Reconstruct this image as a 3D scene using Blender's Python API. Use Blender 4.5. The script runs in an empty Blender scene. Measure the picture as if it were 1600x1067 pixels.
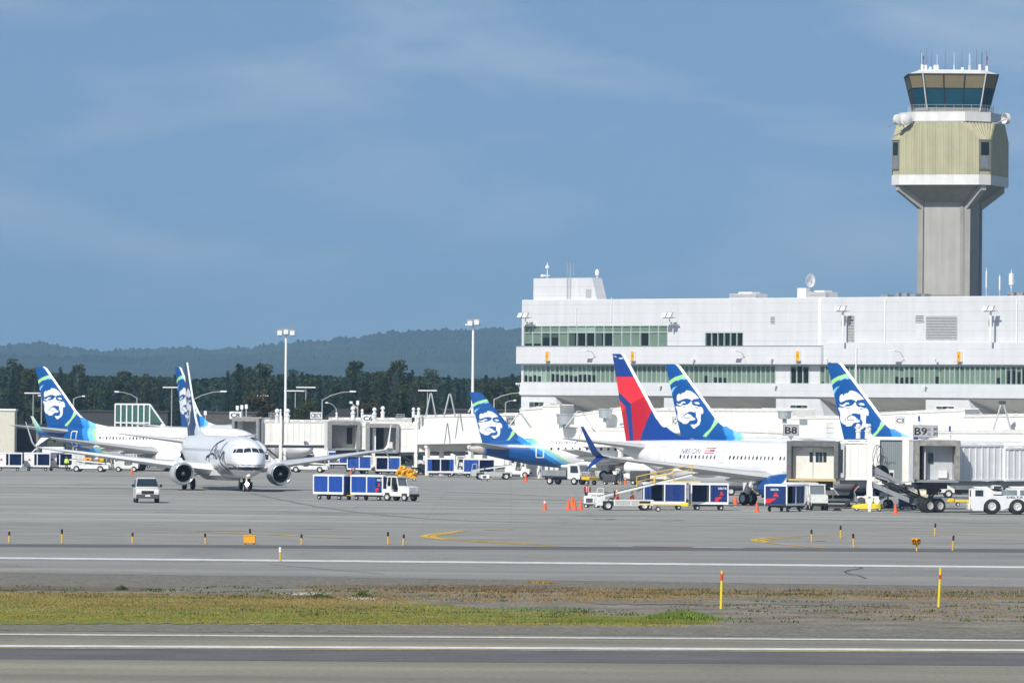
import bpy, math, random
import numpy as np
from math import sin, cos, tan, pi, radians, sqrt, atan2, exp, ceil, floor
from mathutils import Vector, Matrix
random.seed(11)
rnd = random.random
def ru(a, b): return a + (b - a) * random.random()
sc = bpy.context.scene
COL = sc.collection

# ------------------------------------------------------------------ camera
CAM_H, FPX = 8.1, 10000.0
PITCH, ROLL = math.atan(102.1 / FPX), radians(0.5)
CR = Matrix.Rotation(pi / 2 + PITCH, 3, 'X') @ Matrix.Rotation(ROLL, 3, 'Z')
CP = Vector((0, 0, CAM_H))
cd = bpy.data.cameras.new('camera'); cam = bpy.data.objects.new('camera', cd); COL.objects.link(cam)
cam.matrix_world = Matrix.Translation(CP) @ CR.to_4x4()
cd.sensor_width = 36; cd.lens = 36 * FPX / 1600; cd.clip_start = 1; cd.clip_end = 60000
sc.camera = cam
def ray(px, py): return CR @ Vector((px - 800, 533.5 - py, -FPX))
def G(px, py, z=0.0):                       # where the view through a pixel of the photograph meets the level z
    d = ray(px, py); t = (z - CAM_H) / d.z
    return CP + d * t
def A(px, py, D):                           # the point at depth D
    d = ray(px, py); return CP + d * (D / d.y)

# ------------------------------------------------------------------ light
SUN_AZ, SUN_EL = radians(27), radians(40)
sdir = Vector((-sin(SUN_AZ) * cos(SUN_EL), -cos(SUN_AZ) * cos(SUN_EL), sin(SUN_EL)))
sl = bpy.data.lights.new('sun', 'SUN'); sl.energy = 4.3; sl.angle = radians(0.5); sl.color = (1.0, 0.955, 0.88)
so = bpy.data.objects.new('sun', sl); COL.objects.link(so)
so.rotation_euler = sdir.to_track_quat('Z', 'Y').to_euler(); so.location = (0, 0, 300)
wd = bpy.data.worlds.new('World'); sc.world = wd; wd.use_nodes = True
nt = wd.node_tree; N = nt.nodes; Lk = nt.links; N.clear()
wo = N.new('ShaderNodeOutputWorld'); bg = N.new('ShaderNodeBackground'); Lk.new(bg.outputs[0], wo.inputs[0])
tc = N.new('ShaderNodeTexCoord')
sky = N.new('ShaderNodeTexSky'); sky.sky_type = 'NISHITA'; sky.sun_disc = False
sky.sun_elevation = SUN_EL; sky.sun_rotation = atan2(sdir.x, sdir.y); sky.air_density = 1.0; sky.dust_density = 0.6; sky.ozone_density = 1.6
mp = N.new('ShaderNodeMapping'); mp.inputs['Scale'].default_value = (1, 1, 1); mp.inputs['Location'].default_value = (0, 0, 0.17)
Lk.new(tc.outputs['Generated'], mp.inputs[0]); Lk.new(mp.outputs[0], sky.inputs[0])
# thin cloud streaks over the blue
cm = N.new('ShaderNodeMapping'); cm.inputs['Scale'].default_value = (17, 17, 62); Lk.new(tc.outputs['Generated'], cm.inputs[0])
cn = N.new('ShaderNodeTexNoise'); cn.inputs['Scale'].default_value = 1.0; cn.inputs['Detail'].default_value = 7; cn.inputs['Roughness'].default_value = 0.55
cn.inputs['Distortion'].default_value = 0.35
Lk.new(cm.outputs[0], cn.inputs[0])
cr = N.new('ShaderNodeValToRGB'); cr.color_ramp.elements[0].position = 0.46; cr.color_ramp.elements[1].position = 0.74
cr.color_ramp.elements[0].color = (0, 0, 0, 1); cr.color_ramp.elements[1].color = (0.72, 0.72, 0.72, 1)
Lk.new(cn.outputs[0], cr.inputs[0])
mx = N.new('ShaderNodeMixRGB'); mx.inputs[2].default_value = (6.4, 6.9, 7.6, 1)
Lk.new(cr.outputs[0], mx.inputs[0]); tn = N.new('ShaderNodeMixRGB'); tn.blend_type = 'MULTIPLY'; tn.inputs[0].default_value = 1; tn.inputs[2].default_value = (0.755, 0.81, 0.88, 1)
Lk.new(sky.outputs[0], mx.inputs[1]); Lk.new(mx.outputs[0], tn.inputs[1]); Lk.new(tn.outputs[0], bg.inputs[0])
bg.inputs[1].default_value = 0.1
sc.view_settings.view_transform = 'Standard'; sc.view_settings.look = 'None'; sc.view_settings.exposure = 0.2; sc.view_settings.gamma = 1
sc.cycles.max_bounces = 6; sc.cycles.diffuse_bounces = 3; sc.cycles.glossy_bounces = 3; sc.cycles.transmission_bounces = 4
sc.cycles.volume_bounces = 0; sc.cycles.transparent_max_bounces = 8
sc.cycles.sample_clamp_indirect = 6

# ------------------------------------------------------------------ helpers
def lin(c):
    if isinstance(c, (int, float)): c = (c, c, c)
    return tuple((x / 255 / 12.92 if x / 255 <= 0.04045 else ((x / 255 + 0.055) / 1.055) ** 2.4) for x in c)
_M = {}
def mat(name, col, rough=0.5, metal=0.0, var=0.10, vs=1.5, bump=0.0, bs=8.0, streak=0.0, emit=None, coat=0.0, stretch=None, ior=None):
    """procedural paint: base colour broken up by noise (dirt, fading), optional run-off streaks and bump"""
    if name in _M: return _M[name]
    m = bpy.data.materials.new(name); _M[name] = m; m.use_nodes = True
    n = m.node_tree.nodes; l = m.node_tree.links; b = n['Principled BSDF']
    b.inputs['Roughness'].default_value = rough; b.inputs['Metallic'].default_value = metal
    if coat: b.inputs['Coat Weight'].default_value = coat; b.inputs['Coat Roughness'].default_value = 0.15
    t = n.new('ShaderNodeTexCoord')
    mpn = n.new('ShaderNodeMapping'); l.new(t.outputs['Object'], mpn.inputs[0])
    if stretch: mpn.inputs['Scale'].default_value = stretch
    no = n.new('ShaderNodeTexNoise'); no.inputs['Scale'].default_value = vs; no.inputs['Detail'].default_value = 6; no.inputs['Roughness'].default_value = 0.62
    l.new(mpn.outputs[0], no.inputs[0])
    mr = n.new('ShaderNodeMapRange'); mr.inputs[1].default_value = 0.3; mr.inputs[2].default_value = 0.7
    mr.inputs[3].default_value = 1 - var; mr.inputs[4].default_value = 1 + var * 0.35
    l.new(no.outputs[0], mr.inputs[0])
    mu = n.new('ShaderNodeVectorMath'); mu.operation = 'SCALE'; mu.inputs[0].default_value = col[:3]
    l.new(mr.outputs[0], mu.inputs['Scale']); last = mu.outputs[0]
    if streak:
        mp2 = n.new('ShaderNodeMapping'); mp2.inputs['Scale'].default_value = (0.9, 0.9, 0.05); l.new(t.outputs['Object'], mp2.inputs[0])
        n2 = n.new('ShaderNodeTexNoise'); n2.inputs['Scale'].default_value = 1.3; n2.inputs['Detail'].default_value = 5; l.new(mp2.outputs[0], n2.inputs[0])
        m2 = n.new('ShaderNodeMapRange'); m2.inputs[1].default_value = 0.42; m2.inputs[2].default_value = 0.75; m2.inputs[3].default_value = 1; m2.inputs[4].default_value = 1 - streak
        l.new(n2.outputs[0], m2.inputs[0])
        s2 = n.new('ShaderNodeVectorMath'); s2.operation = 'SCALE'; l.new(last, s2.inputs[0]); l.new(m2.outputs[0], s2.inputs['Scale']); last = s2.outputs[0]
    l.new(last, b.inputs['Base Color'])
    if bump:
        nb = n.new('ShaderNodeTexNoise'); nb.inputs['Scale'].default_value = bs; nb.inputs['Detail'].default_value = 4; l.new(mpn.outputs[0], nb.inputs[0])
        bu = n.new('ShaderNodeBump'); bu.inputs['Strength'].default_value = bump; bu.inputs['Distance'].default_value = 0.05
        l.new(nb.outputs[0], bu.inputs['Height']); l.new(bu.outputs[0], b.inputs['Normal'])
    if emit:
        b.inputs['Emission Color'].default_value = (*emit[0], 1); b.inputs['Emission Strength'].default_value = emit[1]
    return m
def mat_attr(name, rough=0.35, coat=0.3):
    """aircraft paint whose livery is stored per point on the skin"""
    if name in _M: return _M[name]
    m = bpy.data.materials.new(name); _M[name] = m; m.use_nodes = True
    n = m.node_tree.nodes; l = m.node_tree.links; b = n['Principled BSDF']
    at = n.new('ShaderNodeAttribute'); at.attribute_name = 'paint'
    t = n.new('ShaderNodeTexCoord'); no = n.new('ShaderNodeTexNoise'); no.inputs['Scale'].default_value = 0.9; no.inputs['Detail'].default_value = 6
    l.new(t.outputs['Object'], no.inputs[0])
    mr = n.new('ShaderNodeMapRange'); mr.inputs[1].default_value = 0.3; mr.inputs[2].default_value = 0.7; mr.inputs[3].default_value = 0.93; mr.inputs[4].default_value = 1.02
    l.new(no.outputs[0], mr.inputs[0])
    s = n.new('ShaderNodeVectorMath'); s.operation = 'SCALE'; l.new(at.outputs['Color'], s.inputs[0]); l.new(mr.outputs[0], s.inputs['Scale'])
    sp = n.new('ShaderNodeSeparateXYZ'); l.new(t.outputs['Object'], sp.inputs[0]); cb_ = n.new('ShaderNodeCombineXYZ'); l.new(sp.outputs['X'], cb_.inputs[0]); l.new(sp.outputs['Z'], cb_.inputs[1])
    br = n.new('ShaderNodeTexBrick'); br.inputs['Scale'].default_value = 1; br.inputs['Brick Width'].default_value = 2.3; br.inputs['Row Height'].default_value = 1.05; br.inputs['Mortar Size'].default_value = 0.018; br.inputs['Mortar Smooth'].default_value = 0.5
    br.inputs['Color1'].default_value = (1, 1, 1, 1); br.inputs['Color2'].default_value = (.975, .975, .975, 1); br.inputs['Mortar'].default_value = (.86, .86, .87, 1); l.new(cb_.outputs[0], br.inputs[0])
    mm = n.new('ShaderNodeMixRGB'); mm.blend_type = 'MULTIPLY'; mm.inputs[0].default_value = 1; l.new(s.outputs[0], mm.inputs[1]); l.new(br.outputs[0], mm.inputs[2])
    l.new(mm.outputs[0], b.inputs['Base Color']); b.inputs['Roughness'].default_value = rough
    b.inputs['Coat Weight'].default_value = coat; b.inputs['Coat Roughness'].default_value = 0.12
    return m

class MB:
    def __init__(s): s.v = []; s.f = []; s.m = []; s.mi = 0
    def add(s, vs, fs, mi=None):
        o = len(s.v); s.v += [tuple(p) for p in vs]; s.f += [tuple(i + o for i in f) for f in fs]
        s.m += [s.mi if mi is None else mi] * len(fs); return s
    def box(s, x0, x1, y0, y1, z0, z1, rz=0.0, piv=(0, 0), mi=None, ry=0.0):
        P = [(x, y, z) for z in (z0, z1) for y in (y0, y1) for x in (x0, x1)]
        if ry:
            cx, cz = (x0 + x1) / 2, (z0 + z1) / 2
            P = [(cx + (x - cx) * cos(ry) + (z - cz) * sin(ry), y, cz - (x - cx) * sin(ry) + (z - cz) * cos(ry)) for x, y, z in P]
        if rz: P = [(piv[0] + (x - piv[0]) * cos(rz) - (y - piv[1]) * sin(rz), piv[1] + (x - piv[0]) * sin(rz) + (y - piv[1]) * cos(rz), z) for x, y, z in P]
        return s.add(P, [(0, 2, 3, 1), (4, 5, 7, 6), (0, 1, 5, 4), (2, 6, 7, 3), (0, 4, 6, 2), (1, 3, 7, 5)], mi)
    def rbox(s, x0, x1, y0, y1, z0, z1, r=0.06, mi=None):
        """box with its edges cut at 45 degrees"""
        r = min(r, (x1 - x0) * .45, (y1 - y0) * .45, (z1 - z0) * .45)
        def ring(i, z): return [(x0 + i + r, y0 + i, z), (x1 - i - r, y0 + i, z), (x1 - i, y0 + i + r, z), (x1 - i, y1 - i - r, z), (x1 - i - r, y1 - i, z), (x0 + i + r, y1 - i, z), (x0 + i, y1 - i - r, z), (x0 + i, y0 + i + r, z)]
        return s.loft([ring(r * .6, z0), ring(0, z0 + r), ring(0, z1 - r), ring(r * .6, z1)], True, mi)
    def loft(s, rings, caps=True, mi=None, closed=True):
        n = len(rings[0]); vs = [p for r in rings for p in r]; fs = []
        for k in range(len(rings) - 1):
            for i in range(n if closed else n - 1):
                j = (i + 1) % n; fs.append((k * n + i, k * n + j, (k + 1) * n + j, (k + 1) * n + i))
        if caps: fs.append(tuple(range(n))[::-1]); fs.append(tuple((len(rings) - 1) * n + i for i in range(n)))
        return s.add(vs, fs, mi)
    def prism(s, pts, a, b, axis='y', mi=None):
        """polygon of 2D points pulled along an axis"""
        f = {'y': lambda p, t: (p[0], t, p[1]), 'x': lambda p, t: (t, p[0], p[1]), 'z': lambda p, t: (p[0], p[1], t)}[axis]
        return s.loft([[f(p, a) for p in pts], [f(p, b) for p in pts]], True, mi)
    def cyl(s, p0, p1, r0, r1=None, n=10, caps=True, mi=None):
        r1 = r0 if r1 is None else r1; p0 = Vector(p0); p1 = Vector(p1); d = (p1 - p0).normalized()
        u = d.orthogonal().normalized(); w = d.cross(u)
        R = [[p + (u * cos(2 * pi * i / n) + w * sin(2 * pi * i / n)) * r for i in range(n)] for p, r in ((p0, r0), (p1, r1))]
        return s.loft(R, caps, mi)
    def tube(s, pts, r, n=8, mi=None):
        for a, b in zip(pts, pts[1:]): s.cyl(a, b, r, n=n, mi=mi)
        return s
    def lathe(s, prof, o=(0, 0, 0), axis='x', n=24, mi=None, caps=False):
        R = []
        for t, r in prof:
            ring = []
            for i in range(n):
                c, q = cos(2 * pi * i / n) * r, sin(2 * pi * i / n) * r
                ring.append({'x': (o[0] + t, o[1] + c, o[2] + q), 'y': (o[0] + c, o[1] + t, o[2] + q), 'z': (o[0] + c, o[1] + q, o[2] + t)}[axis])
            R.append(ring)
        return s.loft(R, caps, mi)
    def quad(s, a, b, c, d, mi=None): return s.add([a, b, c, d], [(0, 1, 2, 3)], mi)
    def build(s, name, mats, parent=None, smooth=False, loc=None, rz=None, paint=None, auto=None):
        me = bpy.data.meshes.new(name); me.from_pydata(s.v, [], s.f)
        mats = mats if isinstance(mats, (list, tuple)) else [mats]
        for m in mats: me.materials.append(m)
        if len(mats) > 1: me.polygons.foreach_set('material_index', s.m)
        if paint is not None:
            at = me.color_attributes.new('paint', 'FLOAT_COLOR', 'POINT')
            arr = np.ones((len(s.v), 4), np.float32); arr[:, :3] = paint; at.data.foreach_set('color', arr.ravel())
        if smooth:
            me.polygons.foreach_set('use_smooth', [True] * len(me.polygons))
        me.update()
        if smooth and auto: me.set_sharp_from_angle(angle=radians(auto))
        o = bpy.data.objects.new(name, me); COL.objects.link(o)
        if parent: o.parent = parent
        if loc is not None: o.location = loc
        if rz is not None: o.rotation_euler = (0, 0, rz)
        return o
def tag(o, label, cat=None, group=None, kind=None):
    if label: o['label'] = label
    if cat: o['category'] = cat
    if group: o['group'] = group
    if kind: o['kind'] = kind
    return o
def thing(name, label, cat, loc, rz=0.0, group=None):
    o = bpy.data.objects.new(name, None); COL.objects.link(o); o.empty_display_size = 0.5
    o.location = loc; o.rotation_euler = (0, 0, rz)
    return tag(o, label, cat, group)
def dup(root, loc, rz=0.0, label=None, group=None, scale=None):
    def cp(o, par):
        c = o.copy(); COL.objects.link(c); c.parent = par
        for ch in o.children: cp(ch, c)
        return c
    r = root.copy(); COL.objects.link(r)
    for ch in list(root.children): cp(ch, r)
    r.location = loc; r.rotation_euler = (0, 0, rz)
    if scale: r.scale = scale if isinstance(scale, (tuple, list)) else (scale,) * 3
    if label: r['label'] = label
    if group: r['group'] = group
    return r
def ring_text(s, size, res=2):
    """flat letters as (verts2d, faces), left aligned, cap height = size"""
    cu = bpy.data.curves.new('lettering', 'FONT'); cu.body = s; cu.size = size / 0.70; cu.resolution_u = res; cu.fill_mode = 'FRONT'
    ob = bpy.data.objects.new('lettering', cu); me = bpy.data.meshes.new_from_object(ob)
    v = [(p.co.x, p.co.y) for p in me.vertices]; f = [tuple(p.vertices) for p in me.polygons]
    bpy.data.objects.remove(ob); bpy.data.curves.remove(cu); bpy.data.meshes.remove(me)
    x0 = min(p[0] for p in v) if v else 0
    v = [(p[0] - x0, p[1]) for p in v]
    return v, f, (max(p[0] for p in v) if v else 0)
def text_part(s, size, fn, m, parent, bold=0.0, name='lettering', sx=1.0):
    """letters laid on a surface: fn(u, v) -> point"""
    v, f, w = ring_text(s, size); mb = MB()
    offs = [(0, 0)] if not bold else [(-bold, 0), (bold, 0), (0, bold * .6), (0, -bold * .6)]
    for k, (dx, dy) in enumerate(offs):
        mb.add([Vector(fn(p[0] * sx + dx, p[1] + dy, k)) for p in v], f)
    return mb.build(name, m, parent)

WHITE = mat('white paint', (0.84, 0.85, 0.85), 0.4, var=0.08, vs=0.8)
CREAM = mat('cream bridge paint', (0.86, 0.85, 0.80), 0.5, var=0.08, vs=0.5, streak=0.08)
OFFW = mat('off white vehicle paint', (0.74, 0.75, 0.72), 0.4, var=0.12, vs=2.0, coat=0.3)
GREYM = mat('grey metal', (0.30, 0.32, 0.34), 0.5, 0.3, var=0.2, vs=2)
DGREY = mat('dark grey metal', (0.075, 0.08, 0.09), 0.6, 0.2, var=0.3, vs=3)
BLACKR = mat('black rubber', (0.018, 0.018, 0.02), 0.8, var=0.3, vs=6, bump=0.1)
DARK = mat('dark opening', (0.012, 0.013, 0.016), 0.7, var=0.1)
HUB = mat('wheel rim paint', (0.62, 0.62, 0.60), 0.45, 0.2, var=0.2, vs=6)
GLASSD = mat('dark tinted glass', (0.02, 0.035, 0.045), 0.08, var=0.2, vs=1.5, coat=0.5)
YELLOW = mat('safety yellow paint', (0.78, 0.50, 0.03), 0.5, var=0.2, vs=3)
YEL2 = mat('bright yellow paint', (0.82, 0.66, 0.03), 0.5, var=0.12, vs=3)
ORANGE = mat('orange plastic', (0.80, 0.13, 0.03), 0.55, var=0.1, vs=6)
REFLW = mat('white reflective collar', (0.8, 0.8, 0.78), 0.3, var=0.05)
REDP = mat('red paint', (0.65, 0.03, 0.03), 0.4, var=0.1)
BLUEC = mat('blue vinyl curtain', (0.012, 0.07, 0.36), 0.42, var=0.35, vs=2.2, bump=0.5, bs=3.0, stretch=(3, 3, 0.7))
DBLUEC = mat('navy vinyl curtain', (0.008, 0.036, 0.20), 0.45, var=0.35, vs=2.2, bump=0.4, bs=3.0)
DELTAB = mat('navy blue paint', (0.006, 0.03, 0.15), 0.4, var=0.1, vs=4)
ENGB = mat('blue nacelle paint', (0.008, 0.075, 0.30), 0.3, var=0.12, vs=1.5, coat=0.4)
WGREY = mat('light grey wing paint', (0.52, 0.53, 0.53), 0.4, var=0.12, vs=0.6, stretch=(1, .3, 1))
METAL = mat('bare metal', (0.58, 0.57, 0.55), 0.3, 0.7, var=0.15, vs=2)
SKIN = mat_attr('livery paint')
HOOD = mat('grey canopy fabric', (0.28, 0.285, 0.29), 0.85, var=0.28, vs=2.5, bump=0.5, bs=2)
GALV = mat('galvanised steel', (0.52, 0.55, 0.57), 0.45, 0.4, var=0.12, vs=2)
# ================================================================== THE SETTING
def ground_mat(name, col, var, vs, extra=None, rough=0.9, stretch=(1, 1, 1), bump=0.3, bs=3.0, crack=0.0, col2=None, streakx=0.0, speck=0.0, tiles=None, stain=0.0):
    m = bpy.data.materials.new(name); m.use_nodes = True
    n = m.node_tree.nodes; l = m.node_tree.links; b = n['Principled BSDF']; b.inputs['Roughness'].default_value = rough
    b.inputs['Specular IOR Level'].default_value = 0.25
    t = n.new('ShaderNodeTexCoord'); mp_ = n.new('ShaderNodeMapping'); mp_.inputs['Scale'].default_value = stretch; l.new(t.outputs['Object'], mp_.inputs[0])
    no = n.new('ShaderNodeTexNoise'); no.inputs['Scale'].default_value = vs; no.inputs['Detail'].default_value = 9; no.inputs['Roughness'].default_value = 0.65
    l.new(mp_.outputs[0], no.inputs[0])
    ra = n.new('ShaderNodeMixRGB'); ra.inputs[1].default_value = (*[c * (1 - var) for c in col], 1)
    c2 = col2 or tuple(c * (1 + var) for c in col); ra.inputs[2].default_value = (*c2, 1)
    mr = n.new('ShaderNodeMapRange'); mr.inputs[1].default_value = 0.35; mr.inputs[2].default_value = 0.65; l.new(no.outputs[0], mr.inputs[0]); l.new(mr.outputs[0], ra.inputs[0])
    last = ra.outputs[0]
    if streakx:       # wear and rubber drawn out along the pavement
        m2 = n.new('ShaderNodeMapping'); m2.inputs['Scale'].default_value = (0.012, 0.16, 1); l.new(t.outputs['Object'], m2.inputs[0])
        n2 = n.new('ShaderNodeTexNoise'); n2.inputs['Scale'].default_value = 1.0; n2.inputs['Detail'].default_value = 5; l.new(m2.outputs[0], n2.inputs[0])
        r2 = n.new('ShaderNodeMapRange'); r2.inputs[1].default_value = 0.3; r2.inputs[2].default_value = 0.7; r2.inputs[3].default_value = 1 - streakx; r2.inputs[4].default_value = 1 + streakx
        l.new(n2.outputs[0], r2.inputs[0])
        s2 = n.new('ShaderNodeVectorMath'); s2.operation = 'SCALE'; l.new(last, s2.inputs[0]); l.new(r2.outputs[0], s2.inputs['Scale']); last = s2.outputs[0]
    if speck:
        n3 = n.new('ShaderNodeTexNoise'); n3.inputs['Scale'].default_value = 5.0; n3.inputs['Detail'].default_value = 3; l.new(t.outputs['Object'], n3.inputs[0])
        r3 = n.new('ShaderNodeMapRange'); r3.inputs[1].default_value = 0.3; r3.inputs[2].default_value = 0.7; r3.inputs[3].default_value = 1 - speck; r3.inputs[4].default_value = 1 + speck
        l.new(n3.outputs[0], r3.inputs[0])
        s3 = n.new('ShaderNodeVectorMath'); s3.operation = 'SCALE'; l.new(last, s3.inputs[0]); l.new(r3.outputs[0], s3.inputs['Scale']); last = s3.outputs[0]
    if crack:
        vo = n.new('ShaderNodeTexVoronoi'); vo.feature = 'DISTANCE_TO_EDGE'; vo.inputs['Scale'].default_value = crack
        ns = n.new('ShaderNodeTexNoise'); ns.inputs['Scale'].default_value = 0.35; ns.inputs['Detail'].default_value = 4; l.new(t.outputs['Object'], ns.inputs[0])
        mxv = n.new('ShaderNodeMixRGB'); mxv.inputs[0].default_value = 0.06; l.new(t.outputs['Object'], mxv.inputs[1]); 
        sc_ = n.new('ShaderNodeVectorMath'); sc_.operation = 'SCALE'; sc_.inputs['Scale'].default_value = 120; l.new(ns.outputs['Color'], sc_.inputs[0]); l.new(sc_.outputs[0], mxv.inputs[2])
        l.new(mxv.outputs[0], vo.inputs['Vector'])
        rc = n.new('ShaderNodeMapRange'); rc.inputs[1].default_value = 0.0; rc.inputs[2].default_value = 0.006; rc.inputs[3].default_value = 0.72; rc.inputs[4].default_value = 1
        l.new(vo.outputs['Distance'], rc.inputs[0])
        s4 = n.new('ShaderNodeVectorMath'); s4.operation = 'SCALE'; l.new(last, s4.inputs[0]); l.new(rc.outputs[0], s4.inputs['Scale']); last = s4.outputs[0]
    if stain:         # oil and scuffs: scattered darker blots
        m5 = n.new('ShaderNodeMapping'); m5.inputs['Scale'].default_value = (0.09, 0.028, 1); l.new(t.outputs['Object'], m5.inputs[0])
        n5 = n.new('ShaderNodeTexNoise'); n5.inputs['Scale'].default_value = 1.0; n5.inputs['Detail'].default_value = 6; n5.inputs['Roughness'].default_value = .7; n5.inputs['Distortion'].default_value = .6; l.new(m5.outputs[0], n5.inputs[0])
        r5_ = n.new('ShaderNodeMapRange'); r5_.inputs[1].default_value = 0.54; r5_.inputs[2].default_value = 0.66; r5_.inputs[3].default_value = 1; r5_.inputs[4].default_value = 1 - stain; l.new(n5.outputs[0], r5_.inputs[0])
        s5 = n.new('ShaderNodeVectorMath'); s5.operation = 'SCALE'; l.new(last, s5.inputs[0]); l.new(r5_.outputs[0], s5.inputs['Scale']); last = s5.outputs[0]
    if tiles:         # joints between cast slabs
        br = n.new('ShaderNodeTexBrick'); br.offset = 0; br.inputs['Scale'].default_value = 1; br.inputs['Brick Width'].default_value = tiles; br.inputs['Row Height'].default_value = tiles
        br.inputs['Mortar Size'].default_value = 0.10; br.inputs['Mortar Smooth'].default_value = 0.3
        br.inputs['Color1'].default_value = (1, 1, 1, 1); br.inputs['Color2'].default_value = (0.965, 0.965, 0.965, 1); br.inputs['Mortar'].default_value = (0.92, 0.92, 0.92, 1)
        l.new(t.outputs['Object'], br.inputs[0])
        mm = n.new('ShaderNodeMixRGB'); mm.blend_type = 'MULTIPLY'; mm.inputs[0].default_value = 1; l.new(last, mm.inputs[1]); l.new(br.outputs[0], mm.inputs[2]); last = mm.outputs[0]
    l.new(last, b.inputs['Base Color'])
    if bump:
        nb = n.new('ShaderNodeTexNoise'); nb.inputs['Scale'].default_value = bs; nb.inputs['Detail'].default_value = 5; l.new(t.outputs['Object'], nb.inputs[0])
        bu = n.new('ShaderNodeBump'); bu.inputs['Strength'].default_value = bump; bu.inputs['Distance'].default_value = 0.06; l.new(nb.outputs[0], bu.inputs['Height']); l.new(bu.outputs[0], b.inputs['Normal'])
    return m

def sheet(name, pts, z, m, kind='structure'):
    o = MB().add([(p[0], p[1], z) for p in pts], [tuple(range(len(pts)))]).build(name, m)
    o['kind'] = kind; return o
M_APR = ground_mat('apron concrete', (0.325, 0.322, 0.295), 0.16, 0.09, stretch=(0.35, 1, 1), streakx=0.20, speck=0.14, tiles=6.1, stain=.16)
M_TWY = ground_mat('taxiway asphalt', (0.27, 0.266, 0.245), 0.10, 0.12, stretch=(0.4, 1, 1), streakx=0.14, speck=0.14, crack=0.03, stain=.14)
M_RWY = ground_mat('runway asphalt', (0.245, 0.232, 0.182), 0.12, 0.16, stretch=(0.3, 1, 1), streakx=0.18, speck=0.16, crack=0.02, stain=.14)
M_BAND = ground_mat('dark asphalt shoulder', (0.13, 0.13, 0.128), 0.14, 0.3, streakx=0.15, speck=0.15)
M_GRAV = ground_mat('gravel shoulder', (0.19, 0.18, 0.15), 0.25, 1.2, speck=0.45, rough=1, bump=1.0, bs=9)
M_SOIL = ground_mat('stony verge soil', (0.215, 0.195, 0.155), 0.30, 0.35, speck=0.45, rough=1, bump=1.0, bs=7)
sheet('ground', [(-9000, -600), (16000, -600), (16000, 22000), (-9000, 22000)], -0.02, ground_mat('airfield ground', (0.075, 0.085, 0.05), 0.3, 0.01))
sheet('apron', [(-420, 330), (460, 380), (520, 860), (-420, 860)], 0.0, M_APR)
EXT = 1.6   # how far strips run on past the frame, as a share of the seen width
def strip(name, ya0, ya1, yb0, yb1, z, m, e=EXT):
    """pavement strip: near edge and far edge given at the left and the right border of the photograph"""
    P = []
    for (y0, y1) in ((ya0, ya1), (yb0, yb1)):
        a, b = G(0, y0), G(1600, y1); d = b - a
        P.append((a - d * e, b + d * e))
    return sheet(name, [P[0][0], P[0][1], P[1][1], P[1][0]], z, m)
strip('runway', 1500, 1510, 984, 997, 0.0, M_RWY)
strip('runway_band', 1029, 1040, 1012.5, 1019, 0.006, M_BAND)
strip('verge_ground', 984, 997, 894.5, 917, 0.004, M_SOIL)
strip('gravel_shoulder', 985, 997.5, 972, 985, 0.010, M_GRAV)
strip('far_gravel_shoulder', 915, 930, 894.5, 917.5, 0.010, M_GRAV)
strip('taxiway', 895, 918, 849.5, 858, 0.006, M_TWY)
strip('taxiway_edge_band', 854.3, 863, 849.6, 857.8, 0.012, M_BAND)
LINEW = ground_mat('white road paint', (0.64, 0.64, 0.62), 0.22, 0.8, bump=0.0, speck=0.12)
LINEWF = ground_mat('worn white road paint', (0.60, 0.60, 0.58), 0.22, 0.9, bump=0.0, speck=0.25)
LINEY = ground_mat('yellow road paint', (0.62, 0.42, 0.06), 0.22, 0.8, bump=0.0, speck=0.25)
LINEYF = ground_mat('faded yellow road paint', (0.50, 0.40, 0.18), 0.2, 0.8, bump=0.0, speck=0.3)
LINER = ground_mat('faded red road paint', (0.42, 0.21, 0.18), 0.25, 0.4, bump=0.0, speck=0.3)
strip('runway_edge_line', 1010.8, 1017.6, 1007.6, 1014.2, 0.016, LINEW)
strip('runway_thin_line', 992.0, 1002.0, 990.0, 999.9, 0.016, LINEWF)
strip('taxiway_edge_line', 873.2, 887.6, 870.4, 884.6, 0.016, LINEW)
strip('runway_yellow_line', 1012.6, 1019.6, 1011.6, 1018.6, 0.016, LINEYF)
def ribbon(name, pts, w, z, m):
    """painted line along ground points given in the photograph"""
    P = [G(*p) for p in pts]; Lf = []; R = []
    for i, p in enumerate(P):
        a = P[max(0, i - 1)]; b = P[min(len(P) - 1, i + 1)]; t = (b - a); t.z = 0; t.normalize(); nrm = Vector((-t.y, t.x, 0)) * w / 2
        Lf.append(p + nrm); R.append(p - nrm)
    mb = MB()
    for i in range(len(P) - 1): mb.quad((*Lf[i][:2], z), (*R[i][:2], z), (*R[i + 1][:2], z), (*Lf[i + 1][:2], z))
    o = mb.build(name, m); o['kind'] = 'structure'; return o
def smoothline(pts, k=6):
    out = []
    for i in range(len(pts) - 1):
        p0 = pts[max(0, i - 1)]; p1 = pts[i]; p2 = pts[i + 1]; p3 = pts[min(len(pts) - 1, i + 2)]
        for j in range(k):
            t = j / k
            out.append(tuple(0.5 * (2 * p1[q] + (p2[q] - p0[q]) * t + (2 * p0[q] - 5 * p1[q] + 4 * p2[q] - p3[q]) * t * t + (3 * p1[q] - p0[q] - 3 * p2[q] + p3[q]) * t ** 3) for q in (0, 1)))
    return out + [pts[-1]]
ribbon('taxi_line', smoothline([(728, 829), (690, 833), (668, 836), (662, 838.5), (672, 840.5), (700, 843.5), (760, 847), (820, 850.5), (872, 853)]), 0.5, 0.022, LINEY)
ribbon('taxi_line_border', smoothline([(715, 831.5), (690, 835), (676, 838), (690, 841.5), (740, 844.5), (800, 848), (860, 851)]), 0.45, 0.022, LINEY)
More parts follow.
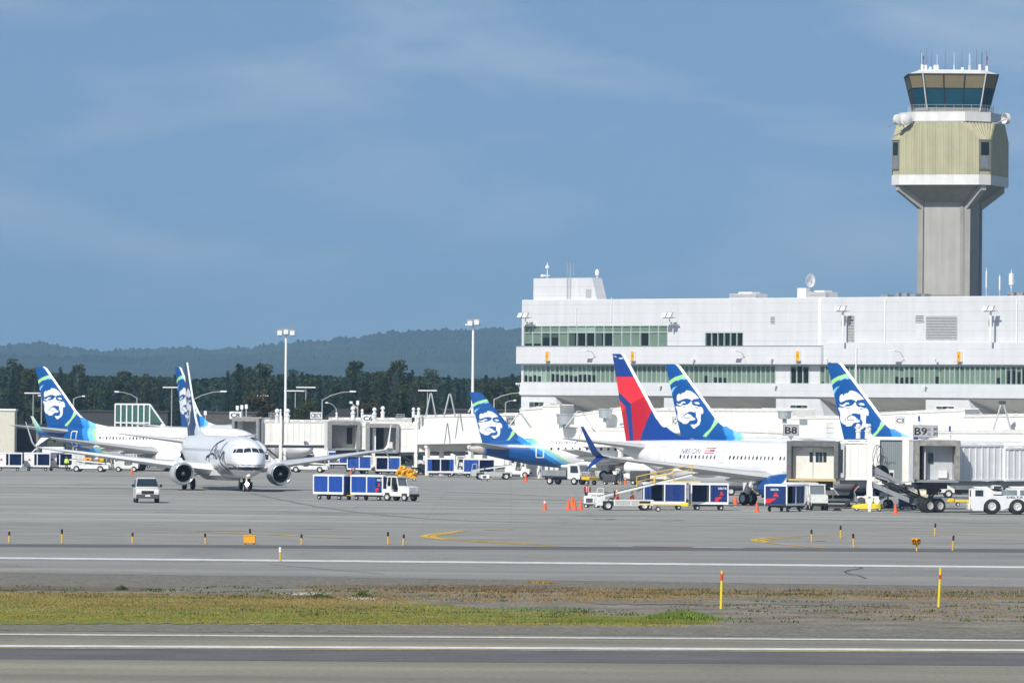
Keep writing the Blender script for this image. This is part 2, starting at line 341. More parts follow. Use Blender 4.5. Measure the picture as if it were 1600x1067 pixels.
ribbon('taxi_line_left', smoothline([(300, 830.5), (340, 832), (420, 835), (500, 839), (562, 841.5)]), 0.5, 0.022, LINEYF)
ribbon('taxi_line_bright', [(340, 832.2), (410, 834.6), (465, 837.4)], 0.6, 0.024, LINEY)
ribbon('taxi_line_faint', smoothline([(240, 827.5), (300, 829.5), (380, 829.5)]), 0.6, 0.022, LINEYF)
ribbon('taxi_curve', smoothline([(1660, 833), (1500, 833.5), (1380, 835), (1270, 837), (1205, 840), (1178, 843.6), (1190, 847), (1230, 851), (1293, 856.5)]), 0.4, 0.022, LINEY)
ribbon('taxi_curve_inner', smoothline([(1250, 839.2), (1210, 841.5), (1190, 844), (1200, 847)]), 0.4, 0.022, LINEY)
ribbon('taxi_line_far', [(760, 828), (800, 826.5)], 0.5, 0.022, LINEYF)
ribbon('hold_mark_white', [(962, 853), (990, 853.6)], 1.0, 0.022, LINEWF)
ribbon('hold_mark_red', [(990, 853.6), (1082, 854.8)], 1.3, 0.022, LINER)
ribbon('hold_mark_white_long', [(1082, 854.8), (1162, 856.2)], 1.1, 0.022, LINEWF)
for k, (x0, x1, y) in enumerate([(20, 62, 751), (92, 110, 752.5), (196, 260, 782), (310, 350, 781.5), (392, 432, 783), (330, 380, 784.5), (700, 730, 784), (758, 800, 789), (812, 850, 786), (860, 900, 781), (905, 960, 804), (1310, 1370, 812), (1385, 1420, 811), (1240, 1280, 803), (960, 1010, 808), (1505, 1560, 806), (60, 130, 762), (150, 200, 758)]):
    ribbon('stand_mark', [(x0, y), (x1, y + 0.3)], 0.9, 0.022, LINEWF)
TAR = ground_mat('tar crack seal', (0.11, 0.11, 0.11), 0.2, 2, bump=0)
ribbon('crack_seal', smoothline([(1335, 885), (1347, 886.5), (1340, 889), (1326, 891), (1321, 894.5), (1333, 898), (1341, 899), (1353, 904)]), 0.14, 0.020, TAR)
ribbon('crack_seal_long', smoothline([(420, 882), (480, 887), (540, 892), (600, 897)]), 0.10, 0.020, TAR)
for (x0, x1, y, w) in [(1000, 1070, 813, 0.4), (1260, 1290, 845, 0.3), (1330, 1352, 857, 0.3), (1515, 1545, 858, 0.3), (1540, 1600, 849, 0.25), (930, 960, 811, .4), (440, 520, 826, .3), (100, 190, 834, .25)]:
    ribbon('tar_patch', [(x0, y), ((x0 + x1) / 2, y + 0.7), (x1, y)], w, 0.018, TAR)
TYRE = ground_mat('faint tyre marks', (0.215, 0.212, 0.20), 0.25, 0.8, bump=0, speck=.3)
for pts, w in [([(40, 768), (400, 772), (900, 781), (1500, 793)], .5), ([(60, 771), (420, 776), (900, 786), (1450, 797)], .5), ([(240, 800), (600, 806), (1100, 809), (1600, 818)], .6), ([(390, 770), (520, 795), (700, 812), (1000, 820)], .45), ([(120, 755), (300, 757), (640, 766), (860, 775)], .5), ([(900, 806), (1150, 806), (1500, 811)], .5)]:
    ribbon('tyre_mark', smoothline(pts), w, 0.014, TYRE)
# newer, darker paving where the aircraft stands meet the taxi lane
M_PAT = ground_mat('darker apron asphalt', (0.285, 0.28, 0.258), 0.12, 0.2, streakx=0.1, speck=0.12)
sheet('apron_patch', [G(-300, 849), G(1900, 858), G(1900, 822), (G(-300, 813))], 0.005, M_PAT)

# ---- verge vegetation: blades grown from the soil
def clump_mesh(name, m, n, spread, h, wid, seed, flowers=None, lean=0.5):
    r = random.Random(seed); mb = MB()
    for i in range(n):
        a = r.uniform(0, 2 * pi); q = spread * sqrt(r.random()); x, y = q * cos(a), q * sin(a)
        hh = h * r.uniform(0.45, 1.0) * (1 - 0.5 * (q / spread) ** 2); dx, dy = r.gauss(0, lean) * hh, r.gauss(0, lean) * hh
        b = r.uniform(0, pi); wx, wy = cos(b) * wid, sin(b) * wid
        mb.add([(x - wx, y - wy, -0.02), (x + wx, y + wy, -0.02), (x + dx * .6 + wx * .6, y + dy * .6 + wy * .6, hh * .7), (x + dx, y + dy, hh)], [(0, 1, 2), (0, 2, 3)])
    return mb
def leafmat(name, c, var=0.35, vs=0.6, trans=0.0):
    m = mat(name, c, 0.75, var=var, vs=vs); m.node_tree.nodes['Principled BSDF'].inputs['Specular IOR Level'].default_value = 0.15
    return m
GR = [leafmat('green grass', (0.135, 0.20, 0.035)), leafmat('yellow grass', (0.30, 0.255, 0.055)), leafmat('dry tan grass', (0.30, 0.21, 0.085)), leafmat('dark weeds', (0.07, 0.105, 0.025)), leafmat('rusty weeds', (0.16, 0.095, 0.05))]
def field(name, label, cells, spec, m):
    """scatters small tufts into one mesh: cells = [(px range, py range, count)], spec = (blades, spread, height, width)"""
    r = random.Random(hash(name) % 1000 if False else sum(map(ord, name))); V = []; Fc = []; nb, sp, h, w = spec
    for (x0, x1, ya, yb, cnt, edge) in cells:
        for _ in range(cnt):
            px = r.uniform(x0, x1); py = r.uniform(ya, yb)
            if edge and r.random() < abs((px - (x0 + x1) / 2) / ((x1 - x0) / 2)) ** 3 * edge: continue
            c = G(px, py + (px / 1600) * 10 - 4)
            for _b in range(nb):
                a = r.uniform(0, 2 * pi); q = sp * sqrt(r.random()); x, y = c.x + q * cos(a), c.y + q * sin(a)
                hh = h * r.uniform(.4, 1.0); dx, dy = r.gauss(0, .35) * hh, r.gauss(0, .35) * hh; b = r.uniform(0, pi); wx, wy = cos(b) * w, sin(b) * w
                o = len(V); V += [(x - wx, y - wy, -0.01), (x + wx, y + wy, -0.01), (x + dx, y + dy, hh)]; Fc.append((o, o + 1, o + 2))
    mb = MB(); mb.v = V; mb.f = Fc; mb.m = [0] * len(Fc)
    o = mb.build(name, m); tag(o, label, kind='stuff'); return o
XL = -500
def patch_sheet(name, top, bot, z, m, seed):
    """ground cover with a ragged outline: top and bottom edges as pixel rows of the photograph at the ground"""
    r = random.Random(seed); P = []
    for side_, E in ((0, top), (1, bot[::-1])):
        for (x0, y0), (x1, y1) in zip(E, E[1:]):
            n_ = max(2, int(abs(x1 - x0) / 9))
            for k in range(n_): t = k / n_; P.append(G(x0 + (x1 - x0) * t, y0 + (y1 - y0) * t + r.uniform(-1.3, 1.3)))
    return sheet(name, P, z, m, 'stuff')
def turfmat(name, c1, c2, c3):
    """matted grass: three tones drawn out along the wind"""
    m = ground_mat(name, c1, 0.35, 0.5, stretch=(0.22, 1.4, 1), speck=0.3, bump=1.0, bs=8, col2=c2)
    n = m.node_tree.nodes; l = m.node_tree.links; b = n['Principled BSDF']; src = b.inputs['Base Color'].links[0].from_socket
    t = n.new('ShaderNodeTexCoord'); mp_ = n.new('ShaderNodeMapping'); mp_.inputs['Scale'].default_value = (0.035, 0.16, 1); l.new(t.outputs['Object'], mp_.inputs[0])
    no = n.new('ShaderNodeTexNoise'); no.inputs['Scale'].default_value = 1; no.inputs['Detail'].default_value = 8; no.inputs['Roughness'].default_value = .7; l.new(mp_.outputs[0], no.inputs[0])
    mr = n.new('ShaderNodeMapRange'); mr.inputs[1].default_value = .41; mr.inputs[2].default_value = .57; l.new(no.outputs[0], mr.inputs[0])
    mx_ = n.new('ShaderNodeMixRGB'); mx_.inputs[2].default_value = (*c3, 1); l.new(mr.outputs[0], mx_.inputs[0]); l.new(src, mx_.inputs[1]); l.new(mx_.outputs[0], b.inputs['Base Color']); return m
TURF = turfmat('matted turf', (.145, .175, .042), (.225, .235, .055), (.29, .25, .085))
EDGE = turfmat('yellow turf edge', (.23, .24, .05), (.30, .29, .065), (.15, .185, .045))
o = patch_sheet('turf', [(XL, 924), (0, 926), (200, 930), (420, 934), (640, 940), (760, 951), (900, 957), (1010, 962), (1060, 958), (1108, 966)], [(XL, 976), (0, 974), (300, 973), (600, 972), (900, 971), (1112, 970)], .016, TURF, 1); o['label'] = 'matted green and tan turf of the verge'
o = patch_sheet('turf_edge', [(XL, 967), (0, 966), (300, 966), (600, 965), (850, 965), (1060, 965.5)], [(XL, 977.5), (0, 975.5), (300, 974.5), (600, 973.5), (1060, 970.5)], .022, EDGE, 2); o['label'] = 'yellow mown strip along the verge edge'
DRYM = turfmat('dry mat', (.20, .165, .085), (.17, .13, .08), (.20, .19, .165))
for k, (x0, x1, ya, yb) in enumerate([(470, 900, 913, 921), (860, 1500, 916, 926), (1460, 2100, 921, 931), (300, 700, 924, 931), (1180, 1420, 940, 946), (-300, 260, 915, 921), (900, 1100, 938, 944)]):
    o = patch_sheet('dry_mat', [(x0, (ya + yb) / 2), (x0 + 60, ya), (x1 - 60, ya + (x1 - x0) * .004), (x1, (ya + yb) / 2 + 2)], [(x0, (ya + yb) / 2 + 1), (x0 + 60, yb), (x1 - 60, yb + (x1 - x0) * .004), (x1, (ya + yb) / 2 + 3)], .014 + .001 * k, DRYM, 10 + k); o['label'] = 'thin dry mat of moss and grass on the gravel'
field('green_grass', 'short green grass on the verge', [(XL, 900, 948, 972, 2600, 0), (XL, 420, 934, 950, 700, 0), (850, 1100, 965, 972, 700, .5)], (8, .8, .085, .03), GR[0])
field('yellow_grass', 'yellowing grass along the verge edge', [(XL, 1060, 964, 976, 3000, 0), (XL, 700, 946, 966, 1500, 0), (XL, 250, 930, 950, 900, 0), (1000, 1100, 966, 972, 200, .5)], (8, .8, .08, .03), GR[1])
field('dry_grass', 'dry tan grass on the verge', [(0, 640, 930, 956, 3000, .6), (XL, 60, 928, 950, 700, 0), (470, 1100, 915, 940, 1200, 0), (900, 1700, 916, 932, 1300, 0), (1300, 2100, 936, 965, 450, 0)], (7, .8, .09, .03), GR[2])
field('dark_weeds', 'low dark weeds in the gravel', [(XL, 1000, 918, 938, 170, 0), (1000, 2100, 918, 928, 130, 0), (200, 1000, 950, 965, 60, 0), (1050, 2100, 935, 970, 60, 0)], (14, .6, .13, .045), GR[3])
field('rusty_weeds', 'low rusty brown weeds in the gravel', [(600, 900, 914, 924, 160, .9), (900, 2100, 918, 928, 180, 0), (1050, 1700, 935, 965, 60, 0)], (12, .7, .08, .05), GR[4])
# two tall green clumps and the small bushes that stand out
def tuft(px, py, wid, h, m, label, name='grass_clump', n=500):
    c = G(px, py); r = random.Random(int(px)); mb = MB()
    for i in range(n):
        x = r.gauss(0, wid * .36); y = r.gauss(0, wid * .2); hh = h * r.uniform(.4, 1) * exp(-(x / wid) ** 2 * 1.5); dx, dy = r.gauss(0, .3) * hh, r.gauss(0, .3) * hh; w = r.uniform(.02, .04)
        b = r.uniform(0, pi); wx, wy = w * cos(b), w * sin(b)
        mb.add([(x - wx, y - wy, -.02), (x + wx, y + wy, -.02), (x + dx * .5 + wx * .7, y + dy * .5, hh * .65), (x + dx, y + dy, hh)], [(0, 1, 2), (0, 2, 3)])
    o = mb.build(name, m, loc=(c.x, c.y, 0)); tag(o, label, 'grass clump', 'tall tufts on the verge'); return o
tuft(1066, 968, 2.0, .42, GR[0], 'bright green tall grass clump at the end of the verge', n=1500)
tuft(845, 912, 1.1, .22, GR[2], 'yellow green tuft at the far edge of the gravel', n=400)
tuft(500, 934, .8, .24, GR[3], 'dark green weed clump with white flowers above', n=300)
tuft(190, 922, .45, .28, GR[3], 'dark weed tuft at the far verge edge on the grassy side', n=120)
tuft(565, 932, .5, .3, GR[3], 'small dark tuft beside the white flowered weeds', n=160)
WFL = mat('white flower heads', (0.7, 0.7, 0.68), 0.7)
for k, (px, py) in enumerate([(494, 932), (470, 931), (566, 939)]):
    c = G(px, py); mb = MB(); r = random.Random(k)
    for i in range(60):
        x, y, z = r.gauss(0, .35), r.gauss(0, .2), r.uniform(.05, .16); s = .03
        mb.lathe([(-s * .4, s * .4), (0, s), (s * .4, s * .5)], (x, y, z), 'z', 5)
    o = mb.build('flowering_weed', WFL, loc=(c.x, c.y, 0)); tag(o, ['white flowering weed above the dark green clump', 'sparse white flowering weed', 'white flowering weed nearest the mown grass'][k], 'weed', 'white flowering weeds')

# ================================================================== HILLS AND WOODS
from mathutils import noise as mnoise
def hill(name, D, prof, rough, m, depth, seed, x_ext):
    """ridge with a rough, wooded skyline: prof = [(px, py)] of the crest"""
    r = random.Random(seed); xs = np.linspace(-x_ext, 1600 + x_ext, 1500)
    ys = np.interp(xs, [p[0] for p in prof], [p[1] for p in prof]); V = []; rows = 60
    crest = []
    for x, y in zip(xs, ys): crest.append(A(x, y, D).z)
    crest = np.array(crest); base = crest.copy() - rough; nz = np.zeros(len(xs))
    for f, a in ((0.013, 1.0), (0.04, .7), (0.11, .5), (0.31, .45), (0.7, .35)):
        ph = r.uniform(0, 9); nz += np.sin(xs * f + ph) * np.sin(xs * f * 1.7 + ph * 2) * a
    k = np.array([r.random() ** 2 for _ in xs])
    crest += (nz * .4 + k * .7) * rough
    mb = MB()
    for j in range(rows):
        t = j / (rows - 1); Dj = D - depth * (1 - t)
        for i, x in enumerate(xs):
            X = (x - 800) / FPX * D; hz = crest[i] * (t ** 0.8)
            if j < rows - 1: hz = base[i] * (t ** 0.8) + mnoise.noise(Vector((X * .004, Dj * .0015, seed))) * rough * 5 * t + r.random() ** 2 * rough * .4
            mb.v.append((X, Dj, hz if j else -5))
    n = len(xs)
    for j in range(rows - 1):
        for i in range(n - 1): mb.f.append((j * n + i, j * n + i + 1, (j + 1) * n + i + 1, (j + 1) * n + i)); mb.m.append(0)
    o = mb.build(name, m); o['kind'] = 'structure'; return o
M_HILL = ground_mat('forested hillside', (0.020, 0.036, 0.03), 0.5, 0.006, rough=1, bump=0, col2=(0.045, 0.065, 0.035))
M_HILL2 = ground_mat('distant hillside', (0.04, 0.055, 0.035), 0.2, 0.004, rough=1, bump=0)
hill('hill', 8600, [(-900, 560), (-300, 535), (0, 539), (60, 536), (110, 544), (170, 545), (240, 546), (330, 545), (420, 541), (480, 537), (530, 531), (575, 524), (610, 521), (660, 516), (730, 515), (820, 513), (1000, 508), (1300, 520), (1700, 500), (2400, 540)], 6.0, M_HILL, 2500, 3, 1500)
hill('low_hill', 7400, [(-900, 575), (0, 556), (150, 558), (300, 562), (420, 560), (560, 556), (640, 556), (760, 553), (850, 556), (1700, 550), (2400, 580)], 4.0, M_HILL, 1500, 5, 1500)

BARK = mat('bark', (0.045, 0.037, 0.03), 0.9, var=0.3)
LEAFS = [leafmat('dark spruce needles', (0.018, 0.036, 0.018), .4, .7), leafmat('birch leaves', (0.038, 0.058, 0.022), .4, .6), leafmat('olive leaves', (0.052, 0.068, 0.022), .4, .6), leafmat('autumn leaves', (0.075, 0.06, 0.025), .4, .6)]
def tree_proto(kind, seed, lm, label, name):
    r = random.Random(seed); root = thing(name, label, 'tree', (0, 0, 0))
    H = 14.0; tr = MB(); cr_ = MB()
    def leaf(c, s, up=0.2):
        nrm = Vector((r.gauss(0, 1), r.gauss(0, 1), r.gauss(0, 1) + up)).normalized(); u = nrm.orthogonal().normalized(); w = nrm.cross(u); a = r.uniform(0, 6.3)
        u2 = u * cos(a) + w * sin(a); w2 = w * cos(a) - u * sin(a)
        cr_.add([c + u2 * s, c + w2 * s * .55, c - u2 * s * .8, c - w2 * s * .55], [(0, 1, 2, 3)])
    if kind == 'spruce':
        tr.cyl((0, 0, 0), (0, 0, H * .97), .22, .03, 7)
        z = 1.2
        while z < H:
            t = z / H; R = 2.5 * (1 - t) ** .8 * r.uniform(.75, 1.15) + .12; nbr = max(4, int(9 * (1 - t) + 4))
            for k in range(nbr):
                a = r.uniform(0, 2 * pi); q = R * r.uniform(.65, 1.1); droop = q * r.uniform(.15, .4)
                e = Vector((cos(a) * q, sin(a) * q, z - droop))
                if k % 2 == 0: tr.cyl((0, 0, z), e * .9 + Vector((0, 0, z * .1)), .035, .01, 3, caps=False)
                m_ = int(5 + q * 5)
                for i in range(m_):
                    f = (i + r.random()) / m_; c = Vector((e.x * f, e.y * f, z - droop * f)) + Vector((r.gauss(0, .14), r.gauss(0, .14), r.gauss(0, .10) - .06)) 
                    leaf(c, r.uniform(.24, .44) * (1.1 - .5 * t), .5)
            z += r.uniform(.22, .42)
    else:
        tr.cyl((0, 0, 0), (r.uniform(-.3, .3), .1, H * .55), .26, .14, 7); tr.cyl((0, .05, H * .5), (r.uniform(-.4, .4), 0, H * .93), .15, .03, 6)
        blobs = []
        for k in range(30):
            z = H * r.uniform(.22, .97); t = (z / H - .22) / .75; R = 2.9 * sqrt(max(0, 1 - (abs(t - .42) / .62) ** 2.1)) + .3; a = r.uniform(0, 2 * pi); q = R * sqrt(r.random())
            c = Vector((cos(a) * q, sin(a) * q, z)); blobs.append((c, r.uniform(.55, 1.15)))
            tr.cyl((0, 0, max(H * .18, z - q * 1.0 - .8)), c, .06, .02, 4, caps=False)
        for c, R in blobs:
            for i in range(int(95 * R)):
                d = Vector((r.gauss(0, 1), r.gauss(0, 1), r.gauss(0, .8))); d = d.normalized() * R * r.random() ** .33
                leaf(c + d, r.uniform(.20, .36))
    tr.build('trunk', BARK, root); cr_.build('crown', lm, root)
    return root
T_SPR = [tree_proto('spruce', s, LEAFS[0], 'dark pointed spruce in the belt of trees behind the apron', 'spruce_tree') for s in (1, 2, 3)]
T_BIR = [tree_proto('birch', s, LEAFS[1 + (s % 2)], 'rounded green birch in the belt of trees behind the apron', 'birch_tree') for s in (4, 5, 6, 7)]
def top_at(px):   # skyline of the tree belt in the photograph
    P = [(-200, 578), (0, 569), (40, 572), (80, 578), (140, 584), (200, 584), (260, 585), (330, 588), (360, 584), (372, 568), (390, 572), (402, 576), (430, 588), (480, 580), (540, 586), (553, 571), (575, 580), (600, 577), (618, 572), (650, 584), (700, 586), (740, 588), (790, 586), (830, 580), (900, 582)]
    return float(np.interp(px, [p[0] for p in P], [p[1] for p in P]))
placed = []; r5 = random.Random(21)
rows = [(1420, 21, -6), (1300, 22, 0), (1215, 24, 5), (1140, 24, 12)]
used_spr, used_bir = [0, 0, 0], [0, 0, 0, 0]
special = {}
def put_tree(proto_list, used, k, loc, rz, sc_, label=None, group=None):
    p = proto_list[k]
    if not used[k]:
        used[k] = 1; o = p; o.location = loc; o.rotation_euler = (0, 0, rz); o.scale = sc_
    else: o = dup(p, loc, rz, scale=sc_)
    if label: o['label'] = label
    o['group'] = group or 'trees of the belt behind the apron'
    return o
SPOT = [(-60, 'beyond the frame edge past the beige room'), (28, 'over the beige roof room'), (62, 'at the leftmost fin'), (120, 'just past the leftmost fin'), (175, 'left of the green glass screen'), (232, 'over the green glass screen'), (272, 'left of the half hidden fin'), (330, 'past the half hidden fin'), (385, 'over the C8 sign'), (438, 'left of the three headed mast'), (482, 'right of the three headed mast'), (530, 'over the second bridge canopy'), (590, 'over the C6 sign'), (640, 'behind the small lone spruce'), (692, 'over the tubular hoist frames'), (736, 'left of the two headed mast'), (790, 'beside the terminal corner'), (9999, 'hidden behind the terminal corner')]
ROWS = ['back row', 'third row', 'second row', 'front row']
for ri, (D, cnt, dy) in enumerate(rows):
    for i in range(cnt):
        px = -190 + (i + r5.uniform(.1, .9)) * 1050 / cnt
        py = top_at(px) + 3 + dy + r5.uniform(-3, 9) * (1 + ri * .4)
        ztop = A(px, py, D).z; X = (px - 800) / FPX * D
        where = next(t for lim, t in SPOT if px < lim)
        if r5.random() < .68:
            s = ztop / 14.0; put_tree(T_SPR, used_spr, r5.randrange(3), (X, D + r5.uniform(-12, 12), 0), r5.uniform(0, 6.3), (s * .95, s * .95, s), 'dark pointed spruce, ' + ROWS[ri] + ' of the belt, ' + where)
        else:
            s = ztop / 13.5; put_tree(T_BIR, used_bir, r5.randrange(4), (X, D + r5.uniform(-12, 12), 0), r5.uniform(0, 6.3), (s * r5.uniform(.95, 1.25), s * 1.1, s), 'rounded green tree, ' + ROWS[ri] + ' of the belt, ' + where)
for (px, py, D, kind, lab) in [(373, 567, 1180, 0, 'tallest dark spruce of the belt, left of the tall floodlight mast'), (553, 570, 1190, 0, 'pointed spruce rising above the belt over the C6 bridge'), (402, 576, 1180, 1, 'round topped tree rising right beside the tallest spruce'),
                          (617, 571, 1180, 1, 'broad round tree rising above the belt right of the C6 sign'), (632, 610, 900, 0, 'small dense blue green spruce standing alone before the belt'), (460, 582, 1170, 0, 'pointed spruce just right of the tall floodlight mast'), (480, 640 - 14, 860, 2, 'small yellow green bush behind the C8 bridge roof'),
                          (575, 580, 1185, 0, 'second pointed spruce right of the one over the C6 bridge'), (408, 618, 880, 2, 'small dark rusty tree behind the grey canopy near the C8 sign'), (578, 628, 880, 2, 'brownish bush behind the C6 sign'), (760, 585, 1160, 0, 'pointed spruce just right of the second floodlight mast')]:
    X = (px - 800) / FPX * D; zt = A(px, py, D).z
    if kind == 0: o = put_tree(T_SPR, used_spr, 1, (X, D, 0), px, (zt / 14 * .9, zt / 14 * .9, zt / 14), lab, 'trees that stand out from the belt')
    else: o = put_tree(T_BIR, used_bir, (1 if kind == 1 else 2), (X, D, 0), px, (zt / 13.5 * 1.15,) * 2 + (zt / 13.5,), lab, 'trees that stand out from the belt')
    if px in (632,): o.scale = (zt / 14 * 1.6, zt / 14 * 1.6, zt / 14)
    if 'bush' in lab or 'rusty' in lab:
        for ch in o.children:
            if ch.name.startswith('crown'):
                ch.data = ch.data.copy(); ch.data.materials[0] = LEAFS[3 if 'yellow' not in lab else 2]
# dense undergrowth of the wood behind the single trees
mbw = MB(); r6 = random.Random(5)
for i in range(42000):
    px = r6.uniform(-500, 1200); D = r6.uniform(1440, 1560); zt = A(px, top_at(px) + 5, D).z
    X = (px - 800) / FPX * D; z = zt * r6.random() ** .8; s = r6.uniform(.4, .8)
    u = Vector((r6.gauss(0, 1), r6.gauss(0, .5), r6.gauss(0, 1))).normalized(); w = u.orthogonal().normalized(); c = Vector((X, D, z))
    mbw.add([c + u * s, c + w * s * .7, c - u * s * .8, c - w * s * .7], [(0, 1, 2, 3)])
tag(mbw.build('woods', LEAFS[0]), 'dense dark wood behind the belt of single trees', kind='stuff')

# ================================================================== TERMINAL
def panel_mat(name, col, h, gap=0.035, dark=0.78, var=0.06, streak=0.10, rough=0.5, wj=None, corr=None):
    """cladding with horizontal joints every h metres (and vertical every wj)"""
    m = mat(name, col, rough, var=var, vs=0.35, streak=streak)
    n = m.node_tree.nodes; l = m.node_tree.links; b = n['Principled BSDF']; src = b.inputs['Base Color'].links[0].from_socket
    t = n.new('ShaderNodeTexCoord'); sp = n.new('ShaderNodeSeparateXYZ'); l.new(t.outputs['Object'], sp.inputs[0])
    def joint(sock, per, g):
        a = n.new('ShaderNodeMath'); a.operation = 'PINGPONG'; a.inputs[1].default_value = per / 2; l.new(sock, a.inputs[0])
        c = n.new('ShaderNodeMapRange'); c.inputs[1].default_value = g * .5; c.inputs[2].default_value = g; c.inputs[3].default_value = dark; c.inputs[4].default_value = 1; l.new(a.outputs[0], c.inputs[0]); return c.outputs[0]
    last = joint(sp.outputs['Z'], h, gap) if h else None
    if wj:
        j2 = joint(sp.outputs['X'], wj, gap)
        if last is None: last = j2
        else:
            q = n.new('ShaderNodeMath'); q.operation = 'MINIMUM'; l.new(last, q.inputs[0]); l.new(j2, q.inputs[1]); last = q.outputs[0]
    s = n.new('ShaderNodeVectorMath'); s.operation = 'SCALE'; l.new(src, s.inputs[0])
    if last is not None: l.new(last, s.inputs['Scale']); l.new(s.outputs[0], b.inputs['Base Color'])
    return m
PANEL = panel_mat('white cladding panels', (0.64, 0.655, 0.67), 1.05, gap=0.05, wj=8.4, dark=0.86, streak=.09)
PANELB = panel_mat('white band cladding', (0.66, 0.675, 0.69), 0.78, gap=0.04, wj=8.4, dark=0.90, streak=.08)
CLAD = mat('recessed white wall', (0.74, 0.75, 0.75), 0.6, var=0.1)
SOFF = mat('grey soffit', (0.72, 0.70, 0.66), 0.8, var=0.2, vs=0.4)
MULL = mat('pale mullions', (0.55, 0.62, 0.58), 0.4, 0.2, var=0.1)
def glassmat(name, c, r=0.12, var=.25):
    m = mat(name, c, r, 0.0, var=var, vs=0.5); m.node_tree.nodes['Principled BSDF'].inputs['Specular IOR Level'].default_value = 0.4; return m
GGREEN = glassmat('green spandrel glass', (0.155, 0.235, 0.185), .4, .2)
GGREEN2 = glassmat('pale green glass', (0.27, 0.39, 0.33), .35, .2)
GDARK = glassmat('dark green window glass', (0.012, 0.022, 0.022), .15)
GMID = glassmat('dusky green glass', (0.07, 0.10, 0.09), .2)
GVAR = [GGREEN, GGREEN, glassmat('green glass lighter', (0.185, 0.27, 0.215), .35, .2), glassmat('green glass darker', (0.125, 0.20, 0.155), .3, .25)]
TL = Vector((A(814.5, 600, 745).x, 745, 0)); TR = Vector((A(1600, 600, 690).x, 690, 0))
TU = (TR - TL).normalized(); TN = Vector((TU.y, -TU.x, 0))           # along the face; out of the face
TANG = atan2(TU.y, TU.x)
def bu(px, py=560, off=0.0):              # distance along the face at a pixel, on a plane off metres in front
    d = ray(px, py); o = TL + TN * off; t = (o - CP).dot(TN) / d.dot(TN); return (CP + d * t - TL).dot(TU)
def bz(px, py, off=0.0):
    d = ray(px, py); o = TL + TN * off; t = (o - CP).dot(TN) / d.dot(TN); return (CP + d * t).z
def on_wall(u, off, z): return TL + TU * u + TN * off + Vector((0, 0, z))
# terminal local frame: x along the face, y into the building (so -y is out), z up
term = thing('terminal_building', 'long white terminal building with green window bands and overhanging floors', 'terminal building', TL, TANG)
UE = 150.0
Z_ROOF, Z_B1, Z_B0, Z_W1, Z_W0, Z_S = 20.45, 15.12, 13.12, 13.0, 10.95, 9.5
U_END = bu(1600) + 14
# upper storeys: wall with real window openings
def wall_with_holes(u0, u1, z0, z1, holes, th=0.5, y=0.0):
    """wall slab cut round its openings; holes = (u0,u1,z0,z1)"""
    mb = MB(); us = sorted({u0, u1, *[h[0] for h in holes], *[h[1] for h in holes]})
    for a, b in zip(us, us[1:]):
        cols = sorted([h for h in holes if h[0] <= a + 1e-6 and h[1] >= b - 1e-6], key=lambda h: h[2]); z = z0
        for h in cols:
            if h[2] > z + 1e-4: mb.box(a, b, y, y + th, z, h[2])
            z = max(z, h[3])
        if z < z1 - 1e-4: mb.box(a, b, y, y + th, z, z1)
    return mb
HU = (bu(818.5), bu(1043), 15.14, bz(930, 508.5))             # upper glazed strip
HD = (bu(1102), bu(1161), bz(1130, 541), bz(1130, 519))      # dark window group
upper = wall_with_holes(0, U_END, Z_B1 + .002, Z_ROOF, [HU, HD]); upper.build('upper_wall', PANEL, term)
B_UP = 0
# overhanging middle band, 0.9 m proud
MB().box(0.02, bu(1283, off=.9), -0.9, 0.4, Z_B0, Z_B1).build('middle_band', PANELB, term)
MB().box(bu(1283, off=.9) + .02, U_END, -0.55, 0.4, Z_B0, Z_B1 + .4).build('middle_band', PANELB, term)
MB().box(0.0, bu(1283, off=.9), -0.95, -0.0, Z_B1, Z_B1 + .07).build('coping', GREYM, term)
HW = [(bu(818.5), bu(1212), Z_W0, Z_W1), (bu(1235.5), bu(1264.5), Z_W0, Z_W1), (bu(1282), U_END - 4, Z_W0, Z_W1)]
wall_with_holes(0, U_END, Z_W0 - .001, Z_B0 - .002, HW).build('window_wall', PANELB, term)
MB().box(-0.02, U_END, -0.25, 0.5, Z_S, Z_W0 - .003).build('lower_band', PANELB, term)
MB().box(0, U_END, .5, 24, Z_S, Z_ROOF - .02).box(0.0, U_END, 0, 24, Z_ROOF + .001, Z_ROOF + .10).build('core_block', CLAD, term)
def glazing(u0, u1, z0, z1, pitch, name_dark, name='window', trans=None, seed=0, green=GGREEN, dark_at=(), mid_at=(), pale_at=()):
    """row of window bays; each bay a part with its panes"""
    r = random.Random(seed); n = max(1, round((u1 - u0) / pitch)); w = (u1 - u0) / n; mu = MB()
    for k in range(n + 1):
        mu.box(u0 + k * w - .045, u0 + k * w + .045, -.06, .14, z0, z1)
    mu.box(u0, u1, -.04, .12, z1 - .10, z1 + .03).box(u0, u1, -.05, .12, z0 - .03, z0 + .07)
    if trans: mu.box(u0, u1, -.03, .12, trans - .05, trans + .05)
    mu.build('mullion_grid', MULL, term)
    return n, w
def pane(u0, u1, z0, z1, m, y=0.1):
    return MB().box(u0, u1, y, y + .04, z0, z1).build('window', m, term)
rg = random.Random(4)
